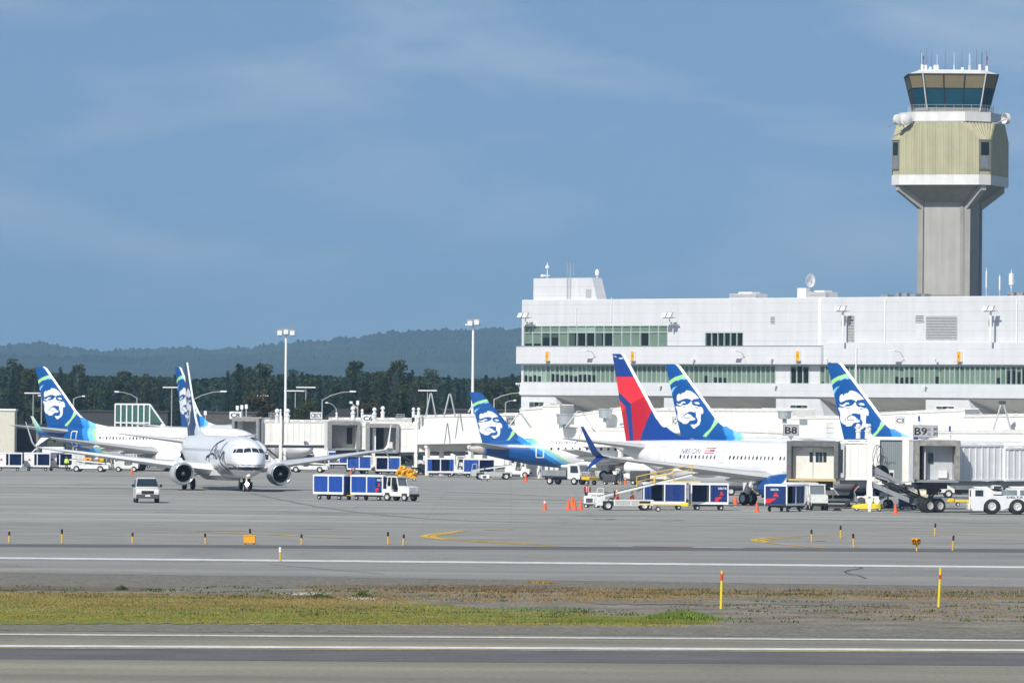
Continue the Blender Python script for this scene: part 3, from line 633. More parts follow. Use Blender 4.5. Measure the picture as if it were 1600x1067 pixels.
# lower strip: tall green panels; dark opening lights in the lower part where the photograph has them
def strip_glass(u0, u1, z0, z1, pitch, darks, pale=(), tall=(), mids=()):
    n, w = glazing(u0, u1, z0, z1, pitch, None)
    for k in range(n):
        a, b = u0 + k * w + .05, u0 + (k + 1) * w - .05; c = (a + b) / 2
        px = px_of(c, (z0 + z1) / 2)
        frac = 0
        for (p0, p1, fr) in darks:
            if p0 <= px <= p1: frac = fr * rg.uniform(.85, 1.08)
        isp = any(p0 <= px <= p1 for p0, p1 in pale)
        zc = z0 + (z1 - z0) * min(1, frac)
        zq = max(zc, z0 + .06) if frac > .05 else z0 + .06
        o = MB().box(a, b, .10 + rg.uniform(0, .02), .15, min(zq, z1 - .3), z1 - .08).build('window', GGREEN2 if isp and rg.random() < .8 else (GDARK if frac > .97 else rg.choice(GVAR)), term)
        if frac > .05: MB().box(a, b, .12, .16, z0 + .06, min(zc, z1 - .3)).build('pane', GDARK, o)
def px_of(u, z, off=0.0):
    p = on_wall(u, off, z) - CP; q = CR.transposed() @ p; return 800 + FPX * q.x / -q.z
strip_glass(*HW[0], 0.74, [(818, 824, .45), (828, 846, .40), (860, 894, .48), (899, 905, .45), (905, 930, .50), (937, 942, .30), (1099, 1107, .45), (1113, 1137, .33)], pale=[(818, 930)])
strip_glass(*HW[1], 0.9, [(1236, 1265, 1.0)])
strip_glass(*HW[2], 0.74, [(1284, 1287, .12), (1330, 1336, .35), (1399, 1432, .38), (1463, 1470, .48), (1553, 1566, .40), (1568, 1640, .80)])
# upper strip with a transom
nU, wU = glazing(HU[0], HU[1], HU[2], HU[3], 1.42, None, trans=bz(930, 519.5))
zt = bz(930, 519.5); st = [0, 0, 3, 3, 0, 2, 3, 3, 2, 3, 0, 0, 0, 4, 0, 0, 0, 0]
for k in range(nU):
    a, b = HU[0] + k * wU + .06, HU[0] + (k + 1) * wU - .06
    fr = MB().box(a, b, .10, .15, zt + .05, HU[3] - .06).build('window', GGREEN2 if 4 < k < 8 else GGREEN, term)
    s_ = st[k] if k < len(st) else 0; zl = HU[2] + .08
    if s_ == 0: MB().box(a, b, .10, .15, zl + (0.25 if k < 2 else 0), zt - .05).build('pane', GGREEN, fr)
    if s_ == 0 and k < 2: MB().box(a, b, .12, .16, zl, zl + .24).build('pane', GDARK, fr)
    if s_ == 2: MB().box(a, a + .7 * (b - a), .10, .15, zl, zt - .05).build('pane', GMID, fr); MB().box(a + .7 * (b - a), b, .12, .16, zl, zt - .05).build('pane', GDARK, fr)
    if s_ in (3, 4):
        zz = zl + (zt - zl) * (.62 if k < 5 else .9); MB().box(a, b, .12, .16, zl, zz).build('pane', GDARK, fr); MB().box(a, b, .10, .15, zz, zt - .05).build('pane', GMID, fr)
glazing(HD[0], HD[1], HD[2], HD[3], .95, None)
MB().box(HD[0], HD[1], .12, .16, HD[2], HD[3]).build('dark_window', GDARK, term)
# soffit, recesses, wedge shaped piers, ground storey
GZ = [(0, bu(868)), (bu(1038), bu(1060)), (bu(1213), bu(1281)), (bu(1447), bu(1514)), (bu(1700), bu(1760))]
MB().loft([[(u, .02, Z_S - .16), (u, .02, Z_S - .004), (u, 5.6, Z_S - .004), (u, 5.6, 7.35)] for u in (-.02, U_END)]).build('soffit', SOFF, term)
for (a, b) in GZ:
    w = 3.6
    MB().prism([(a, 0), (b + w, 0), (b, Z_S - .17), (a, Z_S - .17)], 0.0, 5.5).build('wedge_pier', PANELB, term)
MB().box(0, U_END, 5.601, 6, 0, Z_S - .13).build('recessed_wall', CLAD, term)
for k, px in enumerate([878, 905, 1000, 1080, 1150, 1205, 1330, 1380, 1425, 1530, 1590]):
    u = bu(px, 640, -5); MB().box(u, u + .9, 3.2, 4.1, 0, Z_S - .13).build('column', CLAD, term)
for px, w, z0, z1 in [(918, 2.2, 7.4, 8.4), (935, 2.0, 7.4, 8.4), (1390, 2.5, 6.2, 7.8), (1560, 4, 6.0, 7.6), (1100, 3, 6.6, 7.8), (1170, 3, 6.6, 7.8)]:
    u = bu(px, 640, -5.5); MB().box(u, u + w, 5.45, 5.62, z0, z1).build('window', GDARK, term)
for (p0, p1, y0, y1, n) in [(827, 850, 628, 638, 3), (1235, 1262, 633, 655, 3), (1463, 1491, 635, 646, 3), (1074, 1080, 632, 644, 1)]:
    u0, u1 = bu(p0, 632), bu(p1, 632); z0, z1 = bz((p0 + p1) / 2, y1), bz((p0 + p1) / 2, y0); w = (u1 - u0) / n
    fr = MB().box(u0 - .06, u1 + .06, -.05, -.001, z0 - .06, z0).box(u0 - .06, u1 + .06, -.05, -.001, z1, z1 + .06).box(u0 - .06, u0, -.05, -.001, z0, z1).box(u1, u1 + .06, -.05, -.001, z0, z1).build('window_frame', WHITE, term)
    for k in range(n): MB().box(u0 + k * w + .04, u0 + (k + 1) * w - .04, -.03, -.004, z0, z1).build('pane', GMID if (k != 1 or n < 3) else GDARK, fr)
# penthouse block, louvres, pipes, lights
p0, p1, p2 = bu(833.5, 450, -1), bu(933, 465, -1), bu(925, 436, -1); zp = bz(880, 434.5, -1)
MB().prism([(p0, Z_ROOF + .1), (p1, Z_ROOF + .1), (p2, zp), (p0, zp)], 1.0, 2.6).build('penthouse', PANEL, term)
dz0, dz1 = bz(930, 466, -1), bz(930, 452, -1)
MB().box(bu(916, 450, -1), bu(924, 450, -1), .93, 1.0, dz0 + .1, dz1).build('penthouse_door', mat('grey door paint', (.42, .43, .44), .5), term)
LOUV = mat('louvre metal', (0.66, 0.66, 0.66), 0.5, 0.3, var=.1)
def louvre(px0, px1, py0, py1, base=0.0):
    u0, u1 = bu(px0, py0), bu(px1, py0); z0, z1 = bz((px0 + px1) / 2, py1), bz((px0 + px1) / 2, py0)
    mb = MB(); mb.mi = 1; mb.box(u0, u1, -.02, -.002, z0, z1); mb.mi = 0; z = z0
    while z < z1 - .1: mb.box(u0, u1, -.09, -.021, z, z + .11, mi=0); z += .17
    mb.box(u0 - .05, u0, -.1, -.002, z0, z1, mi=0).box(u1, u1 + .05, -.1, -.002, z0, z1, mi=0)
    mb.build('louvre', [LOUV, DARK], term)
louvre(1324.5, 1335.5, 494, 540); louvre(1448, 1496, 494, 530); louvre(1431.5, 1443.5, 493.5, 503.5); louvre(1205, 1211, 494, 505)
MB().box(bu(1432, 510), bu(1443.5, 510), -.03, -.002, bz(1438, 530), bz(1438, 504.5)).build('access_panel', PANELB, term)
for px, y0, y1, r in [(1384, 468, 541, .09), (1344.5, 543, 600, .08), (956.5, 465, 503, .05), (901.5, 480, 506, .05), (1590, 468, 540, .07)]:
    u = bu(px, y0); MB().cyl((u, -.12 if y0 < 540 else -.70, bz(px, y1)), (u, -.12 if y0 < 540 else -.70, bz(px, y0)), r, n=8).build('downpipe', WHITE, term)
# the seam where the upper face steps
MB().box(bu(1279), bu(1283), -.12, -.001, Z_B1, Z_ROOF - .05).build('corner_trim', WHITE, term)
# parapet clutter
rr = random.Random(9)
for k in range(9):
    u = bu(rr.choice([1360, 1385, 1350, 1400, 1330, 1420, 1560, 1585, 1375]) + rr.uniform(-8, 8), 462); h = rr.uniform(.15, .5)
    MB().box(u, u + rr.uniform(.4, 1.4), 2, 3, Z_ROOF + .1, Z_ROOF + .1 + h).build('roof_vent', GREYM, term)

# things on and against the terminal
def wall_thing(name, label, cat, px, py, off, group=None):
    u, z = bu(px, py, off), bz(px, py, off); o = thing(name, label, cat, on_wall(u, off, z), TANG, group); return o
SIGY = mat('amber sign face', (0.85, 0.40, 0.01), 0.45, var=0.08)
for k, (px, py, lab) in enumerate([(857, 556, 'amber wall sign above the leftmost end of the green window band'), (990.5, 556, 'amber wall sign just right of the red and blue tail fin'), (1248.5, 556, 'amber wall sign above the short dark window'), (1500.5, 557, 'amber wall sign below the big square louvre')]):
    o = wall_thing('wall_sign', lab, 'wall sign', px, py + 8, .9 if k < 3 else .55, 'amber signs on the terminal wall')
    MB().rbox(-.28, .28, -.28, -.02, 0, 1.1, .04).build('sign_box', SIGY, o)
    MB().box(-.34, .34, -.3, -.05, -.05, -.001).build('sign_frame', GREYM, o)
    MB().box(.30, .36, -.28, -.02, 0, 1.1).build('sign_side', WHITE, o)
    MB().box(-.06, .06, -.29, -.282, .42, .7).build('sign_mark', mat('brown sign mark', (.35, .14, .01), .6), o)
def floodlight(o, n=3, s=1.0):
    """cluster of floodlight heads on a bracket; returns nothing, parts go under o"""
    for k in range(n):
        x = (k - (n - 1) / 2) * .75 * s; hd = MB()
        a = .55
        R = []
        for (yy, zz, w, h) in ((-.30, -.10, .30, .26), (.02, .02, .27, .24), (.22, .10, .12, .10)):
            c, q = cos(a), sin(a); R.append([(x + sx * w * s, (yy * c + sz * h * q) * s - .2 * s, (zz * 1.0 - yy * q * .3 + sz * h * c) * s + .5 * s) for sx, sz in ((-1, -1), (1, -1), (1, 1), (-1, 1))])
        hd.loft(R); hd.build('lamp_head', GALV, o)
        MB().quad(*[Vector(p) + Vector((0, -.012, -.008)) for p in R[0]]).build('lamp_glass', mat('lamp lens', (.75, .77, .78), .15, var=.05), o)
    MB().box(-.42 * n * s, .42 * n * s, -.06, .06, .12 * s, .22 * s).build('bracket', GALV, o)
for k, (px, py, n, lab) in enumerate([(821, 499, 2, 'floodlight cluster at the terminal corner beside the upper window strip'), (1046, 499, 2, 'floodlight cluster at the right end of the upper window strip'), (1317, 489, 2, 'floodlight cluster beside the narrow tall louvre'), (1548, 489, 2, 'floodlight cluster right of the big square louvre')]):
    o = wall_thing('wall_floodlight', lab, 'floodlight', px, py, 1.2, 'floodlights on the upper terminal wall'); floodlight(o, n, 1.12)
    z = o.location.z
    if k < 2: MB().box(-.08, .08, 0, 1.2, -.6, -.45).cyl((0, 0, -.5), (0, 0, .2), .07).box(-.5, .5, .95, 1.19, -.75, -.3).build('wall_arm', WHITE, o)
    else: MB().cyl((0, 0, Z_B1 + .4 - z), (0, 0, .2), .14, n=8).build('mast', WHITE, o)
for k, (px, py, lab) in enumerate([(931, 549, 'slim arm lamp on the white band left of the red tail fin'), (1164, 549, 'slim arm lamp on the white band above the striped face fin'), (1412, 549, 'slim arm lamp on the white band under the twin louvres')]):
    o = wall_thing('arm_lamp', lab, 'wall lamp', px, py, .9, 'arm lamps on the middle band')
    MB().tube([(0, 0, -.7), (0, -.6, -.1), (-.3, -1.2, .05)], .035).build('arm', GALV, o); MB().rbox(-.95, -.1, -1.45, -1.05, 0.0, .14, .03).build('lamp_head', WHITE, o)
for k, (px, py, lab) in enumerate([(1086, 563, 'small camera on the band between the two colourful fins'), (1208, 562, 'small camera at the end of the long green window'), (1295, 562, 'small camera above the fin of the rightmost jet'), (1464, 562, 'small camera above the single dark light'), (1034, 604, 'small globe lamp below the green windows by the red fin'), (1214, 604, 'small globe lamp below the green window end'), (1448, 605, 'small globe lamp over the recess by the B9 sign'), (812, 601, 'small lamp on the terminal corner')]):
    o = wall_thing('wall_camera', lab, 'camera', px, py, .9 if py < 570 else .25, 'small fittings on the terminal wall')
    MB().rbox(-.14, .14, -.55, -.15, .0, .2, .03).build('housing', WHITE, o); MB().cyl((0, -.3, -.001), (0, 0, -.45), .03).build('arm', WHITE, o)
def roof_thing(name, label, cat, px, py, depth, group=None):
    u, z = bu(px, py, -depth), bz(px, py, -depth); return thing(name, label, cat, on_wall(u, -depth, z), TANG, group)
o = thing('satellite_dish', 'white satellite dish on a plinth on the terminal roof', 'satellite dish', on_wall(bu(1263, 464, -2), -2, Z_ROOF + .1), TANG)
MB().box(-1.3, -.0, -.4, .5, 0, 1.1).build('plinth', WHITE, o)
MB().lathe([(0, .02), (.05, .38), (.14, .70), (.19, .78), (.16, .78), (.1, .68), (.0, .33), (-.03, .02)], (.35, -.2, 1.9), 'x', 20).build('reflector', WHITE, o, smooth=True)
MB().cyl((.35, 0, .001), (.35, 0, 2.0), .08).tube([(.4, -.2, 2.1), (.9, -.2, 2.2)], .03).build('mount', GALV, o)
for px0, px1, lab in [(1148, 1190, 'low white louvred plant box on the terminal roof'), (1270, 1299, 'white louvred plant box beside the roof satellite dish')]:
    u0, u1 = bu(px0, 465, -2.5), bu(px1, 465, -2.5); o = thing('roof_plant', lab, 'roof plant', on_wall((u0 + u1) / 2, -2.5, Z_ROOF + .1), TANG, 'plant boxes on the terminal roof'); w = (u1 - u0) / 2
    h = .55 if px0 < 1200 else .65; mb = MB().box(-w * .9, w * .9, -.8, 1.2, 0, h)
    for i in range(4): mb.box(-w, w, -.9, -.801, .05 + i * h / 4, .05 + i * h / 4 + h / 7)
    mb.build('casing', LOUV, o); MB().box(-w * .5, w * .5, -.5, .9, h + .001, h + .18).build('lid', WHITE, o)
o = thing('roof_ladder', 'steel ladder on the penthouse wall with hoops above the roof', 'ladder', on_wall(bu(880.5, 450, 0), -.85, Z_ROOF + .12), TANG); mb = MB()
zl = zp - Z_ROOF + 1.6
for x in (-.28, .28): mb.cyl((x, 0, 0), (x, 0, zl), .03, n=6).cyl((x, 0, zl), (x, .5, zl), .03, n=6).cyl((x, .5, zl), (x, .5, zl - 1.4), .03, n=6)
z = .3
while z < zl - .5: mb.cyl((-.28, 0, z), (.28, 0, z), .02, n=5); z += .3
mb.build('ladder_slats', GALV, o)
o = thing('roof_mast', 'short instrument mast on the left edge of the penthouse roof', 'mast', on_wall(bu(855, 434, -3), -3, zp), TANG)
MB().cyl((0, 0, 0), (0, 0, 1.9), .05).box(-.8, .4, -.1, .1, .3, .4).build('pole', WHITE, o); MB().lathe([(0, .05), (.1, .22), (.3, .25), (.5, .05)], (0, 0, 1.1), 'z', 10).build('beacon', WHITE, o); MB().rbox(-.9, -.5, -.2, .2, .2, .5, .03).build('camera', WHITE, o)
o = thing('roof_beacon', 'small white domed beacon on the right of the penthouse roof', 'beacon', on_wall(bu(933, 434, -3), -3, zp), TANG)
MB().cyl((0, 0, 0), (0, 0, .3), .08).lathe([(0, .2), (.35, .26), (.6, .2), (.75, .03)], (0, 0, .3), 'z', 12, caps=True).build('dome', WHITE, o, smooth=True, auto=40)

# ================================================================== CONTROL TOWER
TX, TD = A(1484, 400, 900).x, 900.0
CONC = mat('pale tower concrete', (0.40, 0.395, 0.37), 0.85, var=0.14, vs=0.25, bump=0.2, bs=1, streak=0.16)
CONC2 = mat('weathered tower concrete', (0.34, 0.335, 0.31), 0.85, var=0.18, vs=0.3, bump=0.2, bs=1, streak=0.2)
SIDING = mat('cream ribbed siding', (0.44, 0.425, 0.275), 0.6, var=0.12, vs=0.5, streak=0.26)
WHT = mat('white tower fascia', (0.72, 0.72, 0.70), 0.6, var=0.1, vs=0.8, streak=0.12)
tw = thing('control_tower', 'tall concrete control tower with cream pod and flared glass cab', 'control tower', (TX, TD, 0), radians(-17))
def tz(py, D=900.0): return CAM_H + (641.6 - py) * D / FPX
sq = lambda h, z: [(-h, -h, z), (h, -h, z), (h, h, z), (-h, h, z)]
def octo(h, c, z):          # square of half width h with corners cut back by c along each side
    return [(-h + c, -h, z), (h - c, -h, z), (h, -h + c, z), (h, h - c, z), (h - c, h, z), (-h + c, h, z), (-h, h - c, z), (-h, -h + c, z)]
zs = tz(318)
MB().loft([octo(3.55, .7, -1), octo(3.55, .7, zs + .4)]).build('shaft', CONC, tw)
for sx, sy in ((-1, -1), (1, -1), (1, 1), (-1, 1)):       # corner ribs
    MB().box(min(sx * 3.0, sx * 3.78), max(sx * 3.0, sx * 3.78), min(sy * 3.0, sy * 3.78), max(sy * 3.0, sy * 3.78), -1, zs).build('corner_rib', CONC2, tw)
MB().box(-2.9, 2.9, -3.62, -3.56, tz(462), tz(461.5) + 0).box(2.3, 2.75, -3.66, -3.56, -1, zs - .2).build('shaft_joint', CONC2, tw)
zb = tz(291.5)
MB().loft([octo(3.5, .7, zs), octo(4.2, 1.0, zs + .5), octo(6.6, 1.6, zb - .002)]).build('flared_neck', CONC2, tw)
for a in (45, 135, 225, 315):
    mb = MB(); c, q = cos(radians(a)), sin(radians(a)); t = (-q * .42, c * .42)
    P = [(3.9, zs - 1.6), (5.2, zs - .6), (8.9, zb - .9), (8.9, zb - .002), (3.9, zb - .002)]
    P = [(4.3, zs - 1.2), (5.0, zs - .9), (8.75, zb - .75), (8.75, zb - .004), (4.3, zb - .004)]
    mb.loft([[(r_ * c + t[0], r_ * q + t[1], z) for r_, z in P], [(r_ * c - t[0], r_ * q - t[1], z) for r_, z in P]]); mb.build('strut', CONC, tw)
zp0 = tz(276)
MB().loft([octo(7.1, 1.4, zb), octo(7.1, 1.4, zp0)]).build('lower_fascia', WHT, tw)
zc_, zt_ = tz(222), tz(193.5)
Hh = 7.05; cL, cU = 1.35, 4.05
# siding: ribbed walls
def ribbed(a, b, c, d, n, depth=.06):
    """ribbed sheet over the quad a b (bottom) c d (top, over b and a)"""
    a, b, c, d = map(Vector, (a, b, c, d)); nrm = (b - a).cross(d - a).normalized(); mb = MB(); P0 = []; P1 = []
    for i in range(n * 4 + 1):
        t = i / (n * 4); off = nrm * (depth if i % 4 in (1, 2) else 0); P0.append(a.lerp(b, t) + off); P1.append(d.lerp(c, t) + off)
    return mb.loft([P0, P1], False, closed=False)
core = MB().loft([octo(Hh - .08, cL, zp0), octo(Hh - .08, cL, zc_), octo(Hh - .08, cU, zt_)]); core.build('pod_core', SIDING, tw)
for k in range(4):
    R = Matrix.Rotation(k * pi / 2, 3, 'Z'); tr = lambda p: R @ Vector(p)
    w = Hh - cL; w2 = Hh - cU
    mbs = MB(); P0 = []; P1 = []; nr = 30
    for i in range(nr * 4 + 1):
        x = -w + 2 * w * i / (nr * 4); off = .06 if i % 4 in (1, 2) else 0; zt1 = zt_ if abs(x) <= w2 else zc_ + (zt_ - zc_) * (w - abs(x)) / (w - w2)
        P0.append(tr((x, -Hh - off, zp0 + .01))); P1.append(tr((x, -Hh - off, zt1)))
    mbs.loft([P0, P1], False, closed=False); mbs.build('siding', SIDING, tw)
    # sloped corner sheet
    ribbed(tr((w, -Hh, zc_)), tr((Hh, -w, zc_)), tr((Hh, -w2, zt_)), tr((w2, -Hh, zt_)), 10, .09).build('corner_siding', SIDING, tw)
    # corner window
    a, b = Vector((w, -Hh, 0)), Vector((Hh, -w, 0)); d = (b - a).normalized(); nn = Vector((d.y, -d.x, 0)); mb = MB()
    z0, z1 = tz(258), tz(225.5)
    def slab(t0, t1, za, zb_, o0, o1): return [tuple(R @ (a + d * (t * (b - a).length) + nn * o) + Vector((0, 0, z))) for z in (za, zb_) for o in (o0, o1) for t in (t0, t1)]
    FB = [(0, 2, 3, 1), (4, 5, 7, 6), (0, 1, 5, 4), (2, 6, 7, 3), (0, 4, 6, 2), (1, 3, 7, 5)]
    fr = MB().add(slab(.02, .98, z0 - .9, z1 + .2, -.02, .05), FB).build('window_frame', mat('grey brown frame', (.22, .21, .18), .6), tw)
    MB().add(slab(.16, .84, (z0 + z1) / 2 - .35, z1, .055, .07), FB).build('pane', GDARK, fr)
    MB().add(slab(.20, .80, z0 - .7, (z0 + z1) / 2 - .5, .055, .09), FB).build('louvre', GREYM, fr)
zr1 = tz(178)
MB().loft([octo(6.55, 3.0, zt_ + .002), octo(6.55, 3.0, zr1)]).build('parapet', WHT, tw)
MB().loft([octo(6.7, 3.05, zt_ - .02), octo(6.7, 3.05, zt_ + .10)]).build('parapet_trim', GREYM, tw)
# cab: cut corner square, walls lean outward, turned back to face the field
cab_rot = Matrix.Rotation(radians(17), 3, 'Z')
def rc(ring): return [tuple(cab_rot @ Vector(p)) for p in ring]
zg0, zg1, zsh, ztop = tz(176.5), tz(171.5), tz(141), tz(120)
MB().loft([rc(octo(5.25, 1.5, zr1 - .2)), rc(octo(5.25, 1.5, zg1))]).build('cab_base', mat('grey gallery wall', (.32, .31, .28), .8, var=.3, vs=2), tw)
TEAL = glassmat('teal cab glass', (0.006, 0.06, 0.10), .12); SHADE = mat('tan window shade', (0.20, 0.165, 0.09), .7, var=.08, streak=.05)
hw = lambda z: 5.15 + (z - zg1) / (ztop - zg1) * 1.12; hc = lambda z: 1.35 + (z - zg1) / (ztop - zg1) * .45
def cab_quads(z0, z1, inset, m, name, parent, cuts=(3, 1)):
    r0, r1 = rc(octo(hw(z0) - inset, hc(z0), z0)), rc(octo(hw(z1) - inset, hc(z1), z1)); out = []
    for k in range(8):
        n = cuts[0] if k % 2 == 0 else cuts[1]; a, b, c, d = Vector(r0[k]), Vector(r0[(k + 1) % 8]), Vector(r1[(k + 1) % 8]), Vector(r1[k])
        for i in range(n): out.append(MB().quad(a.lerp(b, i / n), a.lerp(b, (i + 1) / n), d.lerp(c, (i + 1) / n), d.lerp(c, i / n)).build(name, m, parent))
    return out
cab_quads(zg1, zsh, .0, TEAL, 'cab_window', tw); cab_quads(zsh, ztop, .0, SHADE, 'window_shade', tw)
mul = MB()
for k in range(8):
    n = 3 if k % 2 == 0 else 1; r0, r1 = rc(octo(hw(zg1) + .01, hc(zg1), zg1)), rc(octo(hw(ztop) + .01, hc(ztop), ztop)); a, b, c, d = Vector(r0[k]), Vector(r0[(k + 1) % 8]), Vector(r1[(k + 1) % 8]), Vector(r1[k])
    for i in range(n): mul.cyl(a.lerp(b, i / n), d.lerp(c, i / n), .10, n=6)
r0 = rc(octo(hw(zsh) + .02, hc(zsh), zsh))
for k in range(8): mul.cyl(r0[k], r0[(k + 1) % 8], .06, n=5)
mul.build('mullion', mat('black mullions', (.02, .022, .025), .5), tw)
# lit desks and pale reflections in the cab glass, painted as quads over it
GLEAM = mat('painted desk gleam', (0.20, 0.42, 0.42), .4, var=.3, vs=2)
for (x0, x1, h0, h1) in [(-4.0, -2.2, 0, .55), (-1.3, .9, 0, .42), (1.7, 3.9, 0, .5), (-3.9, -2.9, .6, 1.35), (-2.6, -1.9, .62, 1.3), (2.0, 3.3, .55, 1.3), (-1.1, -.3, .5, .95), (.2, .8, .55, 1.0)]:
    mb = MB(); yb = -(hw(zg1 + h0) + .02); yt = -(hw(zg1 + h1) + .02)
    mb.quad(*[tuple(cab_rot @ Vector(p)) for p in ((x0, yb, zg1 + .12 + h0), (x1, yb, zg1 + .12 + h0), (x1, yt, zg1 + .12 + h1), (x0, yt, zg1 + .12 + h1))]).build('painted_gleam', GLEAM if h0 < .3 else mat('painted teal gleam', (.06, .24, .30), .3, var=.3, vs=2), tw)
MB().loft([rc(octo(hw(ztop) + .12, hc(ztop), ztop)), rc(octo(hw(ztop) + .12, hc(ztop), ztop + .14))]).build('eave', DGREY, tw)
MB().loft([rc(octo(6.2, 1.7, ztop + .142)), rc(octo(4.9, 1.3, ztop + .62)), rc(octo(4.8, 1.3, ztop + .72))]).build('cab_roof', WHT, tw)
mbp = MB()
for sx in (-1, 1):
    p0 = cab_rot @ Vector((sx * 3.7, -5.45, zg1 - .4)); p1 = cab_rot @ Vector((sx * 4.45, -6.55, ztop + .3)); mbp.cyl(p0, p1, .09, n=6)
mbp.build('outer_prop', WHT, tw)
rA = random.Random(3)
antW = [(1436, 84, .07), (1461.5, 86, .06), (1487.5, 83, .06), (1512, 83, .07), (1513.5, 86, .07), (1529, 84, .03)]
antT = [(1434, 80, .02), (1446, 76, .02), (1452, 82, .02), (1473, 79, .02), (1502, 77, .02), (1523, 78, .02), (1540, 77, .02), (1532, 82, .02)]
for px, py, r_ in antW + antT:
    x = (px - 1484) / FPX * 900; yv = rA.uniform(-3, 2); p = cab_rot @ Vector((x, yv, ztop + .6))
    x = max(-4.7, min(4.9, x)); mb = MB(); top = tz(py); 
    if r_ > .04: mb.cyl(p, (p.x, p.y, ztop + 1.6), r_ * 1.5, n=6).cyl((p.x, p.y, ztop + 1.6), (p.x, p.y, top), r_ * .6, n=6)
    else: mb.cyl(p, (p.x, p.y, top), r_, n=5)
    mb.build('antenna', WHT if r_ > .04 else DGREY, tw)
for px in (1442, 1449, 1456, 1526, 1537, 1436.5, 1460, 1499):
    p = cab_rot @ Vector(((px - 1484) * .09, -3.5, ztop + .6)); MB().rbox(p.x - .2, p.x + .2, p.y - .2, p.y + .2, p.z, p.z + rA.uniform(.5, 1.0), .05).build('roof_box', WHT, tw)
for px in (1438, 1537): p = cab_rot @ Vector(((px - 1484) * .09, -3.6, ztop + 2.2)); MB().rbox(p.x - .09, p.x + .09, p.y - .09, p.y + .09, p.z, p.z + .5, .03).cyl((p.x, p.y, ztop + 1.2), p, .03, n=5).build('beacon', mat('dark red beacon', (.25, .03, .02), .4), tw)
# gallery rail
mb = MB(); r0 = rc(octo(5.9, 2.2, zr1 + .0)); 
for zz in (.55, 1.0):
    for k in range(8): mb.cyl(Vector(r0[k]) + Vector((0, 0, zz)), Vector(r0[(k + 1) % 8]) + Vector((0, 0, zz)), .025, n=4)
for k in range(8):
    for i in range(6): p = Vector(r0[k]).lerp(Vector(r0[(k + 1) % 8]), i / 6); mb.cyl(p, p + Vector((0, 0, 1)), .02, n=4)
mb.build('gallery_rail', GALV, tw)
def dish(px, py, r, az, lab):
    p = A(px, py, 893.5); o = thing('dish_antenna', lab, 'dish antenna', p, az, 'dish antennas round the tower parapet')
    MB().lathe([(0, .01), (.06, r * .6), (.2, r), (.75, r), (.75, r * .97), (.2, r * .9), (.1, r * .5), (.06, .01)], (0, 0, 0), 'y', 22).build('drum', WHT, o, smooth=True, auto=40)
    MB().cyl((0, .3, 0), (0, 2.6, -.9), .09, n=6).build('mount', GALV, o); return o
dish(1407, 187, .75, radians(35), 'drum shaped dish at the far end of the tower parapet'); dish(1420, 187, .72, radians(28), 'second drum shaped dish beside the outermost one on the tower'); 
d_ = dish(1413, 187, .72, radians(0), 'flat round white dish facing out between the two drums on the tower'); dish(1576, 186, .78, radians(120), 'round dish on the shaded corner of the tower parapet')
# masts on the roof right of the tower
for k, (px, y0, y1, w, lab) in enumerate([(1541, 420, 463, .05, 'thin whip mast nearest the tower shaft'), (1562, 430, 463, .06, 'short whip mast between the two taller ones'), (1580, 422, 463, .05, 'whip mast with a thick white sleeve')]):
    u = bu(px, 455, -12); o = thing('radio_mast', lab, 'radio mast', on_wall(u, -12, Z_ROOF + .1), TANG, 'whip masts on the terminal roof')
    zt2 = bz(px, y0, -12) - Z_ROOF; MB().cyl((0, 0, 0), (0, 0, zt2), w * .6, n=6).cyl((0, 0, zt2 * .35), (0, 0, zt2 * .9), w * 1.6, n=8).build('whip', WHT, o); MB().cyl((0, 0, 0), (0, 0, zt2 * .33), .07, n=6).build('mast_foot', GALV, o)
    if k == 2: MB().rbox(-.25, .25, -.2, .2, zt2 * .45, zt2 * .85, .08).build('sleeve', WHT, o)
# ================================================================== AIRCRAFT
def pip(poly, X, Z):
    n = len(poly); ins = np.zeros(X.shape, bool); j = n - 1
    for i in range(n):
        xi, zi = poly[i]; xj, zj = poly[j]
        if zi != zj: ins ^= ((zi > Z) != (zj > Z)) & (X < (xj - xi) * (Z - zi) / (zj - zi) + xi)
        j = i
    return ins
cB, cLB, cGR, cMB, cW = map(lin, [(0, 80, 152), (128, 200, 245), (170, 228, 140), (45, 140, 215), (238, 240, 242)])
cWH = (0.82, 0.83, 0.84)
dB, dR, dDR = lin((14, 62, 142)), lin((240, 45, 58)), lin((192, 18, 42))
